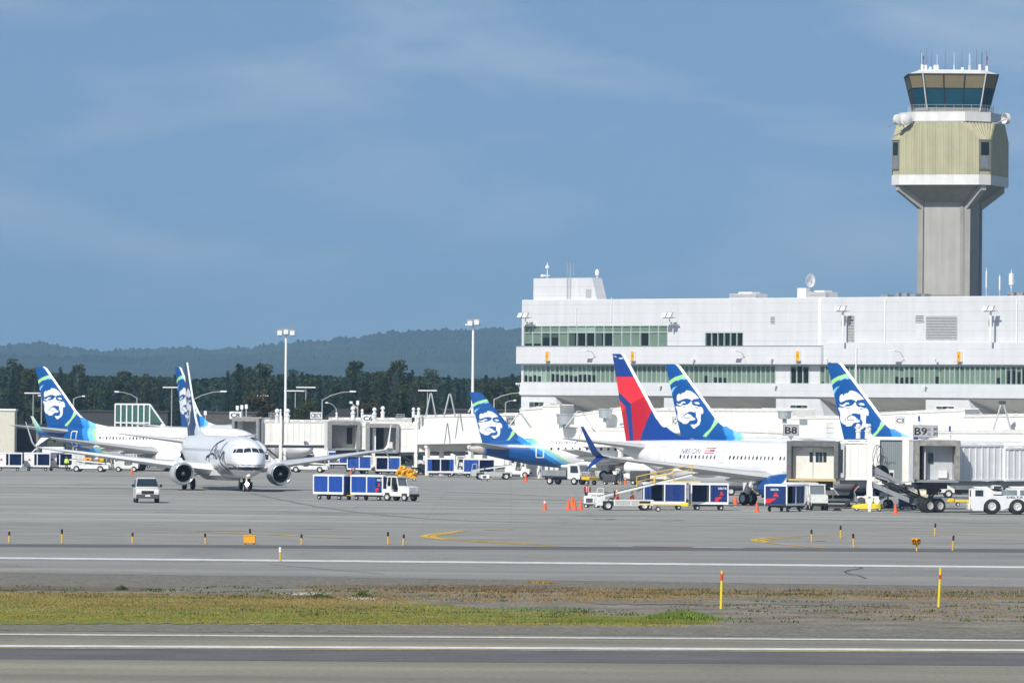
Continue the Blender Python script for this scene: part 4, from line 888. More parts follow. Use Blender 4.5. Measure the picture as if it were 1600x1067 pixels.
# crest of a hooded man's face, traced in the photograph: first list in the wide frame, second in the close one
def Wf(P): return [((x) / 98.6, 12.5 - (y - 105) / 123) for x, y in P]
def Nf(P): return [(((1050 + x / 14.22) - 1040) / 12.5, 12.5 - ((600 + y / 14.22) - 568.5) / 15.6) for x, y in P]
ART = [
 (cGR, Wf([(20, 355), (33, 325), (70, 292), (120, 265), (200, 235), (250, 222), (275, 250), (240, 260), (180, 283), (110, 313), (62, 345), (40, 372)])),
 (cLB, Wf([(38, 376), (62, 345), (110, 313), (180, 283), (240, 260), (280, 262), (272, 288), (228, 292), (205, 285), (150, 312), (155, 296), (100, 325), (50, 368)])),
 (cLB, Wf([(72, 480), (60, 440), (85, 405), (118, 380), (150, 376), (118, 402), (95, 440), (80, 462)])),
 (cLB, Wf([(552, 640), (575, 655), (582, 700), (568, 715), (560, 680)])),
 (cGR, Wf([(628, 735), (662, 770), (655, 800), (600, 880), (560, 935), (520, 985), (470, 990), (520, 930), (572, 880), (600, 810)])),
 (cLB, Wf([(628, 735), (610, 790), (590, 850), (600, 790)])),
 (cW, Nf([(125, 355), (118, 300), (128, 240), (160, 205), (190, 195), (200, 235), (225, 205), (270, 175), (292, 185), (335, 130), (375, 122), (450, 150), (515, 195), (570, 250), (605, 300), (598, 310), (530, 312), (490, 320), (475, 355), (455, 350), (440, 330), (400, 312), (330, 308), (270, 318), (210, 345), (150, 370)])),
 (cW, Nf([(115, 408), (160, 425), (200, 415), (250, 378), (310, 372), (330, 400), (320, 410), (280, 402), (245, 435), (210, 470), (175, 460), (120, 430)])),
 (cW, Nf([(505, 398), (560, 378), (600, 380), (628, 410), (615, 435), (560, 425)])),
 (cW, Nf([(82, 492), (130, 465), (150, 490), (205, 485), (250, 455), (300, 452), (370, 440), (410, 410), (440, 365), (460, 372), (470, 430), (510, 460), (560, 465), (600, 480), (632, 495), (660, 482), (690, 510), (712, 560), (712, 630), (690, 645), (670, 610), (668, 690), (665, 790), (645, 870), (590, 920), (515, 972), (480, 940), (440, 880), (545, 872), (590, 845), (600, 790), (585, 735), (555, 700), (560, 655), (550, 600), (555, 560), (540, 600), (505, 608), (465, 590), (400, 600), (345, 632), (300, 655), (275, 690), (285, 735), (400, 742), (500, 722), (545, 742), (548, 775), (480, 785), (420, 795), (380, 845), (330, 865), (260, 868), (240, 830), (195, 820), (150, 785), (125, 720), (132, 620), (120, 560)])),
 (cW, Nf([(290, 700), (320, 665), (380, 640), (440, 660), (495, 712), (480, 728), (400, 735), (330, 728), (290, 722)])),
 (cW, Nf([(565, 655), (600, 670), (615, 720), (595, 760), (570, 720)])),
 (cB, Nf([(255, 480), (345, 482), (345, 494), (270, 495)])), (cB, Nf([(530, 485), (605, 505), (590, 520), (540, 505)])),
 (cB, Nf([(232, 700), (245, 690), (252, 760), (240, 765)])),
]
def dfin(P): return [((x - 218) / 41.5, 12.5 - (y - 50) / 67.4) for x, y in P]
DART = [
 (dR, dfin([(200, 180), (354, 182), (412, 290), (338, 332), (250, 262), (238, 240)])),
 (dDR, dfin([(338, 332), (412, 290), (452, 372), (383, 560), (350, 560), (345, 400)])),
 (dR, dfin([(230, 300), (255, 305), (303, 352), (277, 382), (250, 380)])),
 (dDR, dfin([(277, 382), (303, 352), (316, 450), (326, 560), (280, 560), (255, 400)])),
 (cWH, dfin([(222, 60), (250, 65), (250, 70), (222, 64)])), (cWH, dfin([(262, 72), (286, 72), (284, 80), (262, 80)])),
]
def alaska_fin(a, z):
    C = np.empty(a.shape + (3,)); C[:] = cB
    for col, poly in ART: C[pip(poly, a, z)] = col
    q = a + (z - 5.3) * .55            # light bands at the foot of the dorsal
    C[(q > 7.7) & (z < 7.2)] = cMB; C[(q > 8.7) & (z < 7.2)] = cLB; C[(q > 9.7) & (z < 7.2)] = cWH
    return C
def delta_fin(a, z):
    C = np.empty(a.shape + (3,)); C[:] = dB
    for col, poly in DART: C[pip(poly, a, z)] = col
    return C
def eagle_fin(a, z):                   # older livery of the taxiing jet: navy, seen edge on, with the same face
    C = np.empty(a.shape + (3,)); C[:] = lin((30, 45, 90))
    for col, poly in ART:
        if col == cW: C[pip(poly, a, z)] = cWH
    C[(a > 7.2)] = (.62, .65, .68)
    return C
def smooth_interp(x, T, k):
    xs = [t[0] for t in T]; ys = [t[k] for t in T]; return float(np.interp(x, xs, ys))
NOSE = [(0, .03, 2.62, 2.52), (.12, .34, 2.92, 2.28), (.35, .60, 3.16, 2.10), (.8, .95, 3.50, 1.88), (1.3, 1.20, 3.76, 1.72), (1.9, 1.42, 4.20, 1.60), (2.6, 1.58, 4.74, 1.50), (3.4, 1.70, 5.03, 1.42), (4.5, 1.80, 5.22, 1.35), (6, 1.87, 5.33, 1.30), (8, 1.88, 5.35, 1.28)]
TAIL = [(0, .14, 5.02, 4.74), (.6, .28, 5.10, 4.55), (1.5, .50, 5.16, 4.28), (3, .82, 5.22, 3.80), (5, 1.20, 5.28, 3.15), (7, 1.50, 5.32, 2.50), (9, 1.72, 5.35, 1.92), (11, 1.84, 5.35, 1.50), (13, 1.88, 5.35, 1.30), (14.5, 1.88, 5.35, 1.28)]
def airliner(name, label, spec, pos, theta, parked=True):
    """twin engined airliner; local x = metres forward of the fin tip's trailing edge, y = port, z = up. spec: livery and lengths"""
    L, kh, kw = spec['L'], spec.get('kh', 1.0), spec.get('kw', 1.0); XW = L - spec['wing']; XM = L - spec['gear']; S = spec.get('scale', 1.0)
    root = thing(name, label, 'airliner', pos, -theta); root['group'] = spec['group']; root.scale = (S, S, S)
    hz = lambda z: 1.25 + (z - 1.28) * kh
    def prof(x):
        d = L - x
        T, q = (NOSE, d) if d < x else (spec.get('tail', TAIL), x)
        w, t, b = (smooth_interp(q, T, k) for k in (1, 2, 3)); return w * kw, hz(t), hz(b)
    def fp(x, th):
        w, t, b = prof(x); zc, h = (t + b) / 2, (t - b) / 2
        return Vector((x, w * cos(th), zc + h * sin(th)))
    def side(x, z, off=.015, sgn=-1):
        w, t, b = prof(x); zc, h = (t + b) / 2, max(.01, (t - b) / 2); s_ = max(-1, min(1, (z - zc) / h)); c = sqrt(1 - s_ * s_)
        n = Vector((0, sgn * c / w, s_ / h)).normalized(); return Vector((x, sgn * w * c, z)) + n * off
    # fuselage skin
    xs = [0, .25, .6, 1, 1.5] + list(np.linspace(2, L - 3.2, spec.get('nx', 190))) + [L - 2.9, L - 2.6, L - 2.3, L - 2.1, L - 1.9, L - 1.6, L - 1.3, L - 1.05, L - .8, L - .55, L - .35, L - .22, L - .12, L - .05, L]
    NT = 72; mb = MB(); rings = [[fp(x, 2 * pi * i / NT) for i in range(NT)] for x in xs]; mb.loft(rings)
    V = np.array([tuple(p) for p in mb.v]); mb.build('fuselage', SKIN, root, smooth=True, auto=60, paint=spec['body'](V[:, 0], V[:, 1], V[:, 2], L))
    # fin
    kf = spec.get('kf', 1.0); ztip = spec.get('ztip', 12.5); zr = spec.get('zr', hz(5.0))
    zz = np.linspace(0, 1, 150); NU = 130; verts = []; a_l = []; z_l = []
    LE = lambda z: float(np.interp(z, [5.0, 5.2, 5.32, 5.45, 5.7, 6.1, 6.6, 7.2, 12.3, 12.5], [13.4, 12.4, 11.6, 10.6, 9.2, 8.05, 7.15, 6.45, 1.86, 1.55]))
    TE = lambda z: float(np.interp(z, [5.0, 12.5], [2.05, 0]))
    mb = MB(); rings = []
    for t in zz:
        zn = 5.0 + 7.5 * t; z = zr + (ztip - zr) * t; le, te = LE(zn) * kf, TE(zn) * kf; ch = le - te; th = (.30 - .18 * t); ring = []
        for sgn in (-1, 1):
            for i in range(NU + 1):
                u = i / NU; u = u if sgn < 0 else 1 - u
                if sgn > 0 and i in (0,): continue
                if sgn > 0 and i == NU: continue
                tk = th * 1.0 * (min(1, (u / .35)) ** .9) * (1 if u < .7 else sqrt(max(0, (1 - u) / .3)) ** .9); x = te + u * ch
                ring.append((x, sgn * max(tk, .012), z)); a_l.append(x / kf); z_l.append(zn)
        rings.append(ring)
    mb.loft(rings); C = spec['fin'](np.array(a_l), np.array(z_l))
    aa, zl_ = np.array(a_l), np.array(z_l); lev = np.array([LE(z) for z in zl_])
    if spec.get('le'): C[(aa > lev - .32) & (zl_ > 6.4)] = (.85, .86, .87)
    mb.build('tail_fin', SKIN, root, smooth=True, auto=50, paint=C)
    # wings and tailplanes
    def surface(nm, sgn, y0, y1, xle0, xle1, c0, c1, z0, dih, t0, m, parent, kink=None, twist=0):
        secs = [(0, xle0, c0, t0)]; 
        if kink: secs.append((kink[0], xle0 + (xle1 - xle0) * kink[0], kink[1], t0 * .8))
        secs.append((1, xle1, c1, t0 * .55)); rings = []
        prof_ = [(1, 0), (.75, .35), (.45, .72), (.2, .85), (.06, .6), (0, 0), (.06, -.35), (.2, -.5), (.45, -.45), (.75, -.2)]
        for f, xle, c, tk in secs:
            y = sgn * (y0 + (y1 - y0) * f); z = z0 + (y1 - y0) * f * tan(dih) + (1.0 * f * f * twist)
            rings.append([(xle - u * c, y, z + v * tk * c) for u, v in prof_])
        if sgn > 0: rings = [r[::-1] for r in rings]
        return MB().loft(rings).build(nm, m, parent, smooth=True, auto=35), secs
    span = spec.get('span', 17.2); zw = hz(1.95); y0 = 1.2 * kw
    wm = spec.get('wingmat', WGREY); cr_ = 7.2 * spec.get('kc', 1)
    for sgn in (-1, 1):
        dih = radians(6.0); xt = XW - (span - y0) * tan(radians(27))
        w_, _ = surface('wing', sgn, y0, span, XW + .6, xt, cr_, 1.65, zw, dih, .15, wm, root, kink=(.32, 4.6 * spec.get('kc', 1)), twist=.35)
        zt = zw + (span - y0) * tan(dih) + .35; wl = spec['winglet']
        if wl is None or sgn in spec.get('notip', ()): wtips = False
        else: wtips = True
        R = []
        for (dy, dz, dx, c, t) in [(0, 0, 0, 1.65, .10), (.45, .12, -.3, 1.3, .08), (.75, .55, -.65, .98, .06), (.95, 1.35, -1.15, .75, .05), (1.25, 2.55, -1.95, .38, .035)]:
            R.append([(xt + dx - u * c, sgn * (span + dy), zt + dz + v * .0) if False else (xt + dx - u * c, sgn * (span + dy - v * t * (dz > .1) ), zt + dz + (v * t if dz <= .1 else 0)) for u, v in [(1, 0), (.6, .6), (.2, .8), (0, 0), (.2, -.8), (.6, -.6)]])
        mbw_ = MB().loft(R)
        Vw = np.array([p[2] for p in mbw_.v])
        if wtips: mbw_.build('winglet', wl if not callable(wl) else SKIN, w_, smooth=True, auto=40, paint=(wl(Vw, zt) if callable(wl) else None))
        if wtips and spec.get('split', True):
            R = [[(xt - .25 + dx - u * c, sgn * (span + dy), zt + dz + v * .05) for u, v in [(1, 0), (.5, 1), (0, 0), (.5, -1)]] for dy, dz, dx, c in [(.25, .05, 0, 1.2), (.75, -.45, -.5, .8), (1.15, -1.0, -1.2, .3)]]
            MB().loft(R).build('lower_winglet', spec.get('lowmat', wl if not callable(wl) else WHITE), w_, smooth=True, auto=40)
        for f in (.28, .48, .68):
            y = sgn * (y0 + (span - y0) * f); x = XW + .6 + (xt - XW - .6) * f - (cr_ + (1.65 - cr_) * min(1, f * 1.25)) * .62; z = zw + (span - y0) * f * tan(dih) - .28 + .35 * f * f
            MB().lathe([(-2.1 * (1.2 - f), .03), (-1.3 * (1.2 - f), .16), (0, .24), (1.2, .18), (1.9, .03)], (x, y, z), 'x', 10).build('flap_fairing', WHITE, w_, smooth=True)
        st, _ = surface('tailplane', sgn, .35, 7.1 * spec.get('kt', 1), 6.6 * kf, 2.7 * kf, 4.0 * kf, 1.3, hz(spec.get('zst', 4.55)), radians(7), .11, WGREY, root)
        # engine
        ex, ey, ez, er = XW + 2.3 + spec.get('eo', 0), sgn * 4.83 * spec.get('ke', 1), spec.get('ez', 1.62), spec.get('er', 1.05)
        prof_e = [(0, er * .86), (.06, er * .93), (.2, er * .99), (.7, er * 1.06), (1.6, er * 1.07), (2.6, er * .98), (3.5, er * .78), (3.9, er * .66), (3.85, er * .60), (3.0, er * .6)]
        e = MB().lathe([(ex - t, r_) for t, r_ in prof_e], (0, ey, ez), 'x', 40).build('engine', spec['engine'], root, smooth=True, auto=60)
        MB().lathe([(ex - .001 + .0, er * .86), (ex + .03, er * .90), (ex - .02, er * .965), (ex - .22, er * 1.0)], (0, ey, ez), 'x', 40).build('intake_lip', mat('polished intake lip', (.62, .63, .64), .25, .75, var=.05), e, smooth=True)
        MB().lathe([(ex, er * .86), (ex - .35, er * .78), (ex - 1.1, er * .77)], (0, ey, ez), 'x', 40).build('intake_duct', mat('grey intake duct', (.25, .26, .27), .4, .3), e, smooth=True)
        fan = MB()
        for i in range(24):
            a0 = 2 * pi * i / 24; a1 = a0 + .2
            P = [(ex - .9, ey + cos(a0) * .2, ez + sin(a0) * .2), (ex - .72, ey + cos(a1) * .2, ez + sin(a1) * .2), (ex - .70, ey + cos(a1) * er * .76, ez + sin(a1) * er * .76), (ex - .98, ey + cos(a0) * er * .76, ez + sin(a0) * er * .76)]
            fan.add(P, [(0, 1, 2, 3)])
        fan.lathe([(ex - 1.1, er * .77), (ex - 1.12, .01)], (0, ey, ez), 'x', 30)
        fan.build('fan', mat('dark fan blades', (.03, .032, .036), .35, .6), e)
        MB().lathe([(ex - .95, .26), (ex - .7, .24), (ex - .42, .12), (ex - .36, .01)], (0, ey, ez), 'x', 16).build('spinner', mat('spinner grey', (.10, .10, .11), .4), e, smooth=True)
        MB().prism([(ex - 1.0, ez + er * .95), (ex - 4.6, ez + er * .5), (ex - 5.0, ez + er * 1.2), (ex - 2.4, ez + er * 1.45)], ey - .16, ey + .16).build('pylon', WHITE, e)
        MB().lathe([(ex - 3.2, er * .55), (ex - 4.3, er * .48), (ex - 4.9, er * .32)], (0, ey, ez), 'x', 24, caps=True).build('exhaust', METAL, e, smooth=True, auto=40)
        # main gear
        gy = sgn * 2.86 * spec.get('ke', 1); g = MB().cyl((XM, gy, .55), (XM, gy * .88, zw + .1), .13, n=8).cyl((XM, gy, 1.1), (XM + .1, gy * .4, zw), .07, n=6).box(XM - .05, XM + .55, gy + sgn * .48, gy + sgn * .52, .95, zw + .2).build('main_gear', OFFW, root)
        for dy in (-.43, .43):
            wheel_part(g, XM, gy + dy * .98, .56, .56, .38)
    XN = L - spec.get('nosegear', 4.0)
    g = MB().cyl((XN, 0, .34), (XN - .1, 0, hz(1.5)), .09, n=8).cyl((XN - .1, -.25, .7), (XN - .1, .25, .7), .05).box(XN - .5, XN + .5, -.52, -.49, .95, hz(1.35)).box(XN - .5, XN + .5, .49, .52, .95, hz(1.35)).build('nose_gear', OFFW, root)
    for dy in (-.2, .2): wheel_part(g, XN, dy, .35, .35, .2)
    # wing body fairing
    MB().loft([[(x, yy * s_, zz_) for yy, zz_ in ((-1.7 * kw, hz(2.2)), (-1.9 * kw, hz(1.5)), (-1.1 * kw, hz(1.02)), (1.1 * kw, hz(1.02)), (1.9 * kw, hz(1.5)), (1.7 * kw, hz(2.2)))] for x, s_ in ((XW + 1.6, .55), (XW + .2, .98), (XW - 6, 1.0), (XW - 9, .6))]).build('belly_fairing', spec.get('belly', WHITE), root, smooth=True, auto=40)
    # cockpit panes
    cp = MB
    def pane_patch(quadpts, nm='cockpit_window'):
        P = [side(L - d, z, .02, sg) for d, z, sg in quadpts]; return MB().add(P, [tuple(range(len(P)))]).build(nm, GLASSD, root)
    for sg in (-1, 1):
        def fr(d, y, z): return (L - d, y * sg * kw, hz(z))
        for q in ([(1.42, .05, 3.80), (1.95, .05, 4.2), (2.02, .66, 4.16), (1.6, .76, 3.77)], [(1.64, .82, 3.76), (2.08, .72, 4.15), (2.55, 1.14, 4.12), (2.42, 1.30, 3.72)], [(2.5, 1.34, 3.71), (2.64, 1.19, 4.11), (3.1, 1.36, 4.08), (3.05, 1.48, 3.76)]):
            cor = []
            for d, y, z in q:
                w, t, b = prof(L - d); zc, h = (t + b) / 2, (t - b) / 2; cor.append((d, atan2((hz(z) - zc) / h, y * kw / w)))
            n_ = 6; P = []
            for a_ in range(n_ + 1):
                for b_ in range(n_ + 1):
                    u, v = a_ / n_, b_ / n_; d = (cor[0][0] * (1 - u) + cor[3][0] * u) * (1 - v) + (cor[1][0] * (1 - u) + cor[2][0] * u) * v; th = (cor[0][1] * (1 - u) + cor[3][1] * u) * (1 - v) + (cor[1][1] * (1 - u) + cor[2][1] * u) * v
                    p = fp(L - d, th); c0 = fp(L - d, th + pi); c_ = (p + c0) / 2; p = p + (p - c_).normalized() * .02 + Vector((.015, 0, 0)); P.append((p.x, sg * p.y, p.z))
            F_ = []
            for a_ in range(n_):
                for b_ in range(n_): k0 = a_ * (n_ + 1) + b_; F_.append((k0, k0 + 1, k0 + n_ + 2, k0 + n_ + 1))
            MB().add(P, F_).build('cockpit_window', GLASSD, root)
    # cabin windows along the starboard and port side (the photograph shows starboard)
    w0, w1, pitch, zwin = spec['windows']; x = w0; skips = spec.get('skip', []); k = 0
    rw = random.Random(spec.get('seed', 1))
    while x < w1:
        if not any(abs(x - s_) < .45 for s_ in skips):
            zc_w = hz(zwin); pts = []
            hw_, hh_ = spec.get('win', (.115, .175))
            for i in range(8):
                a_ = 2 * pi * (i + .5) / 8; pts.append(side(x + hw_ * 1.05 * cos(a_), zc_w + hh_ * 1.05 * sin(a_), .012))
            MB().add(pts, [tuple(range(8))]).build('cabin_window', spec['winmats'][rw.randrange(len(spec['winmats']))], root)
        x += pitch
    for (dx, zz0, zz1, wd_, colm) in spec.get('doors', []):
        mb = MB(); P = [(dx - wd_, zz0), (dx + wd_, zz0), (dx + wd_, zz1), (dx - wd_, zz1)]; t = spec.get('doorw', .05)
        for i in range(4):
            (xa, za), (xb, zb_) = P[i], P[(i + 1) % 4]; n_ = 6
            for j in range(n_):
                fa, fb = j / n_, (j + 1) / n_; xa_, za_, xb_, zb2 = xa + (xb - xa) * fa, za + (zb_ - za) * fa, xa + (xb - xa) * fb, za + (zb_ - za) * fb
                if xa == xb: mb.quad(side(xa_ - t, hz(za_), .014), side(xa_ + t, hz(za_), .014), side(xb_ + t, hz(zb2), .014), side(xb_ - t, hz(zb2), .014))
                else: mb.quad(side(xa_, hz(za_ - t), .014), side(xa_, hz(za_ + t), .014), side(xb_, hz(zb2 + t), .014), side(xb_, hz(zb2 - t), .014))
        mb.build('door', colm, root)
    MB().rbox(L * .55, L * .55 + .5, -.03, .03, hz(5.33), hz(5.33) + .35, .02).rbox(L * .75, L * .75 + .4, -.03, .03, hz(5.33), hz(5.33) + .3, .02).build('blade_antenna', WHITE, root)
    root['_'] = 0; del root['_']
    return root, side, hz, prof
_W = {}
def wheel_part(parent, x, y, z, r, w, axis='y', rim=True, name='wheel', rimr=.55):
    """tyre with its rim, meshes shared between wheels of one size"""
    key = (round(r, 2), round(w, 2), axis, rimr)
    if key not in _W:
        t = MB().lathe([(-w / 2, r * rimr), (-w / 2, r * .88), (-w * .38, r * .98), (w * .38, r * .98), (w / 2, r * .88), (w / 2, r * rimr)], (0, 0, 0), axis, 20).build('tyre_source', BLACKR, None, smooth=True, auto=40)
        h = MB().lathe([(-w * .42, .01), (-w * .36, r * rimr * .5), (-w * .48, r * rimr * .7), (-w * .5, r * rimr), (w * .5, r * rimr), (w * .48, r * rimr * .7), (w * .36, r * rimr * .5), (w * .42, .01)], (0, 0, 0), axis, 16).build('rim_source', HUB, None, smooth=True, auto=40)
        _W[key] = (t.data, h.data); bpy.data.objects.remove(t); bpy.data.objects.remove(h)
        _W[key][0].name = 'tyre'; _W[key][1].name = 'rim'
    a = bpy.data.objects.new(name, _W[key][0]); COL.objects.link(a); a.parent = parent; a.location = (x, y, z)
    if rim: b = bpy.data.objects.new('rim', _W[key][1]); COL.objects.link(b); b.parent = a
    return a
def band_body(fn):
    def f(x, y, z, L):
        C = np.empty((len(x), 3)); C[:] = cWH; q = fn(x, z)
        C[q < 2.1] = cGR; C[q < 1.75] = cLB; C[q < .9] = cMB; C[q < 0] = cB
        return C
    return f
WINM = [mat('cabin window dark', (.03, .035, .05), .2), mat('cabin window shade', (.16, .17, .20), .4), mat('cabin window pale', (.42, .44, .46), .5)]
WINP = [mat('cabin window dark', (.03, .035, .05), .2), mat('cabin window shade', (.16, .17, .20), .4), mat('cabin window shade', (.16, .17, .20), .4)]
def aw(zv, zt):            # winglet fading from blue at the root to green and white at the tip
    C = np.empty((len(zv), 3)); t = (zv - zt) / 2.55
    for i, q in enumerate(t): C[i] = cB if q < .25 else (cMB if q < .5 else (lin((150, 215, 190)) if q < .8 else (.75, .8, .7)))
    return C
A_BODY = band_body(lambda x, z: x - 8.0 - (5.3 - z) * .55)
tk_group = 'blue finned jets parked at the gates'
SA = dict(L=36.5, wing=12.2, gear=18.2, body=A_BODY, fin=alaska_fin, le=True, winglet=aw, engine=WHITE, windows=(11.5, 32, .508, 3.95), winmats=WINM, group=tk_group, split=True, doors=[(8.2, 2.9, 4.7, .45, WHITE)])
def place_fin(px, py, ztip, s, theta, L=None):
    """ground position so that the fin tip's trailing edge shows at the pixel, at scale s px per metre"""
    D = FPX / s; p = A(px, py, D); return (p.x, D, 0)
TH = radians
a1, *_ = airliner('airliner', 'parked jet with blue striped face fin at the far left, behind the row of carts', dict(SA, notip=(1,), L=35.2, wing=10.8, gear=16.8, doors=[(7.2, 2.9, 4.7, .42, WHITE)]), place_fin(55, 573, 12.5, 12.75, 0), TH(34))
a2, *_ = airliner('airliner', 'parked jet half hidden behind the taxiing one, its face fin partly covered', dict(SA, L=36, gear=17.5, wing=12, seed=3, scale=1.03, winglet=None), place_fin(273.5, 573.5, 12.5, 12.05, 0), TH(60))
a3, *_ = airliner('airliner', 'parked jet whose face fin rises between the red fin and the B8 sign', dict(SA, L=39, seed=4, winglet=None), place_fin(1040, 569, 12.5, 15.6, 0), TH(37))
a4, *_ = airliner('airliner', 'parked jet whose face fin rises between the B8 and B9 signs', dict(SA, L=39, seed=5, winglet=None), place_fin(1292.5, 567, 12.5, 16.6, 0), TH(36))
EB = band_body(lambda x, z: x - 5.5 - (4.4 - z) * 1.6)
def e_body(x, y, z, L):
    C = EB(x, y, z, L); C[x < 1.9] = (.42, .38, .34); C[x < .25] = (.1, .09, .08); return C
a5, sd5, hz5, _ = airliner('regional_jet', 'smaller regional jet with blue face fin parked left of the red finned jet', dict(L=31, kh=.83, kw=.80, wing=11.5, gear=15.5, body=e_body, fin=alaska_fin, kf=.78, ztip=9.72, zr=3.62, zst=3.85, winglet=None, tail=[(0, .2, 4.1, 3.5), (1, .42, 4.32, 3.22), (2.5, .8, 4.75, 2.8), (4.5, 1.3, 5.12, 2.3), (6.5, 1.62, 5.3, 1.85), (9, 1.84, 5.35, 1.45), (11.5, 1.88, 5.35, 1.28)], engine=WHITE, span=13.2, kc=.8, kt=.8, ke=.85, er=.85, ez=1.5,
    windows=(9.45, 24, .80, 3.95), win=(.14, .17), winmats=WINM[:1], group=tk_group, doors=[(8.15, 2.75, 4.6, .42, WHITE)], doorw=.06), place_fin(733.5, 612.5, 9.95, 13.9, 0), TH(6))
def d_body(x, y, z, L): 
    C = np.empty((len(x), 3)); C[:] = cWH; C[z < 1.62] = lin((20, 50, 110)); return C
a6, sd6, hz6, _ = airliner('airliner', 'white jet with red and navy fin and blue engine, parked at the B8 bridge', dict(L=40.5, kh=1.02, wing=11.3, eo=-1.4, gear=18.6, body=d_body, fin=delta_fin, ztip=12.8, le=True, winglet=mat('navy winglet paint', lin((24, 58, 130)), .35), engine=ENGB, windows=(11.6, 35, .508, 3.95), winmats=WINP, skip=[16.9, 17.4, 24.3],
    group='jet with red and navy fin', doors=[(9.0, 2.9, 4.7, .45, mat('door outline grey', (.5, .5, .52), .5)), (17.1, 3.5, 4.5, .3, mat('door outline grey', (.5, .5, .52), .5))], doorw=.025, belly=WHITE), place_fin(957, 553, 12.8, 17.9, 0), TH(52))
def text_on(side, hz, s, size, x0, z0, m, root, sx=1.0, bold=0.0, sgn=1):
    return text_part(s, size, lambda u, v, k: side(x0 + u * sx, hz(z0) + v, .016 + .002 * k), m, root, bold=bold)
NAVYT = mat('navy lettering', lin((25, 45, 95)), .4)
text_on(sd6, hz6, 'N851DN', .42, 11.5, 4.22, mat('grey blue lettering', lin((95, 100, 130)), .5), a6, sx=1.15)
# flag beside the registration
mb = MB(); 
for i in range(7): 
    za = 4.24 + i * .07; mb.quad(sd6(14.6, hz6(za), .016), sd6(15.9, hz6(za), .016), sd6(15.9, hz6(za + .07), .016), sd6(14.6, hz6(za + .07), .016), mi=i % 2)
mb.quad(sd6(15.3, hz6(4.46), .02), sd6(15.9, hz6(4.46), .02), sd6(15.9, hz6(4.73), .02), sd6(15.3, hz6(4.73), .02), mi=2)
mb.build('flag', [mat('flag red', (.5, .08, .08), .5), WHITE, NAVYT], a6)
text_on(sd5, hz5, 'N615QX  SKYWEST' if False else 'N640QX', .38, 9.3, 4.55, mat('grey lettering', (.3, .3, .34), .5), a5, sx=2.2)
# registration panel in white on the blue tail of the far jet
# ---- the taxiing jet
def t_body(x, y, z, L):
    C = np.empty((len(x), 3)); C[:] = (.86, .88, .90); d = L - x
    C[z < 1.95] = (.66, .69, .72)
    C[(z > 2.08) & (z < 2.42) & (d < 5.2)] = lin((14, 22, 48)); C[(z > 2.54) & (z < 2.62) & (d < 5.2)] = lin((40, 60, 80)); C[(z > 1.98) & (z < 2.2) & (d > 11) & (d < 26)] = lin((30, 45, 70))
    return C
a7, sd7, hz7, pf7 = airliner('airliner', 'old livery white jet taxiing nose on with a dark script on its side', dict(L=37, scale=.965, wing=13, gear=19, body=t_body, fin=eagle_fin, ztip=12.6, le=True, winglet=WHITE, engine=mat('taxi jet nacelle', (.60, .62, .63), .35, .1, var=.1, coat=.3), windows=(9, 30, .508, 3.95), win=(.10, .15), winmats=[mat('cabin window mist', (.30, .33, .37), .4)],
    group='taxiing jet', wingmat=mat('taxi jet wing paint', (.60, .62, .64), .35, var=.08, coat=.2), doors=[(33.2, 2.6, 4.5, .4, mat('door outline pale', (.5, .53, .56), .5))], doorw=.02, belly=WGREY), (0, 600, 0), TH(76.5))
pn = G(385, 768); hd = Vector((cos(TH(76.5)), -sin(TH(76.5)), 0))
a7.location = (pn - hd * (.965 * 33.0)).to_tuple()[:2] + (0,)
# script: brush strokes laid on the skin, (metres back from the nose, height)
SCR = mat('navy script', lin((22, 30, 58)), .4)
mb = MB(); ph = mb
def stroke(P, w):
    P = smoothline(P, 6); n = len(P)
    for i in range(n - 1):
        (xa, za), (xb, zb_) = P[i], P[i + 1]; dx, dz = xb - xa, zb_ - za; l_ = sqrt(dx * dx + dz * dz) or 1; wx, wz = -dz / l_ * w / 2, dx / l_ * w / 2; wx *= .95; wz *= .95
        f = lambda x, z: sd7(x, z, .02)
        ph.quad(f(xa + wx, za + wz), f(xa - wx, za - wz), f(xb - wx * 1.0, zb_ - wz), f(xb + wx, zb_ + wz))
X0 = 37
S_ = lambda P, w: stroke([(X0 - a, b) for a, b in P], w)
S_([(15.2, 2.9), (14.6, 3.25), (13.2, 3.45), (12.4, 4.1), (11.4, 4.6), (9.6, 4.95)], .26)         # A, rising brush
S_([(13.4, 3.4), (13.6, 3.0), (13.9, 2.5)], .3); S_([(11.2, 4.7), (11.0, 3.8), (10.9, 3.1)], .3)
S_([(12.6, 3.5), (11.8, 3.6), (10.6, 3.4)], .2)
S_([(10.4, 4.3), (10.3, 3.5), (10.0, 3.1)], .25); S_([(9.6, 3.9), (9.9, 3.4), (9.4, 3.1), (9.1, 3.5), (9.2, 3.9)], .22); S_([(8.7, 3.9), (8.6, 3.4), (8.2, 3.3)], .25)
S_([(7.0, 4.75), (7.6, 4.1), (8.1, 3.3), (7.9, 2.8), (7.1, 2.5), (6.0, 2.2), (5.3, 1.95)], .24)   # k, long foot
S_([(6.9, 3.75), (7.3, 3.4), (7.9, 3.05)], .26); S_([(6.5, 3.9), (6.8, 3.3), (6.6, 2.9), (6.2, 3.4), (6.3, 3.9)], .22); S_([(5.9, 3.8), (5.8, 3.0), (5.5, 2.4), (5.4, 2.0)], .24)
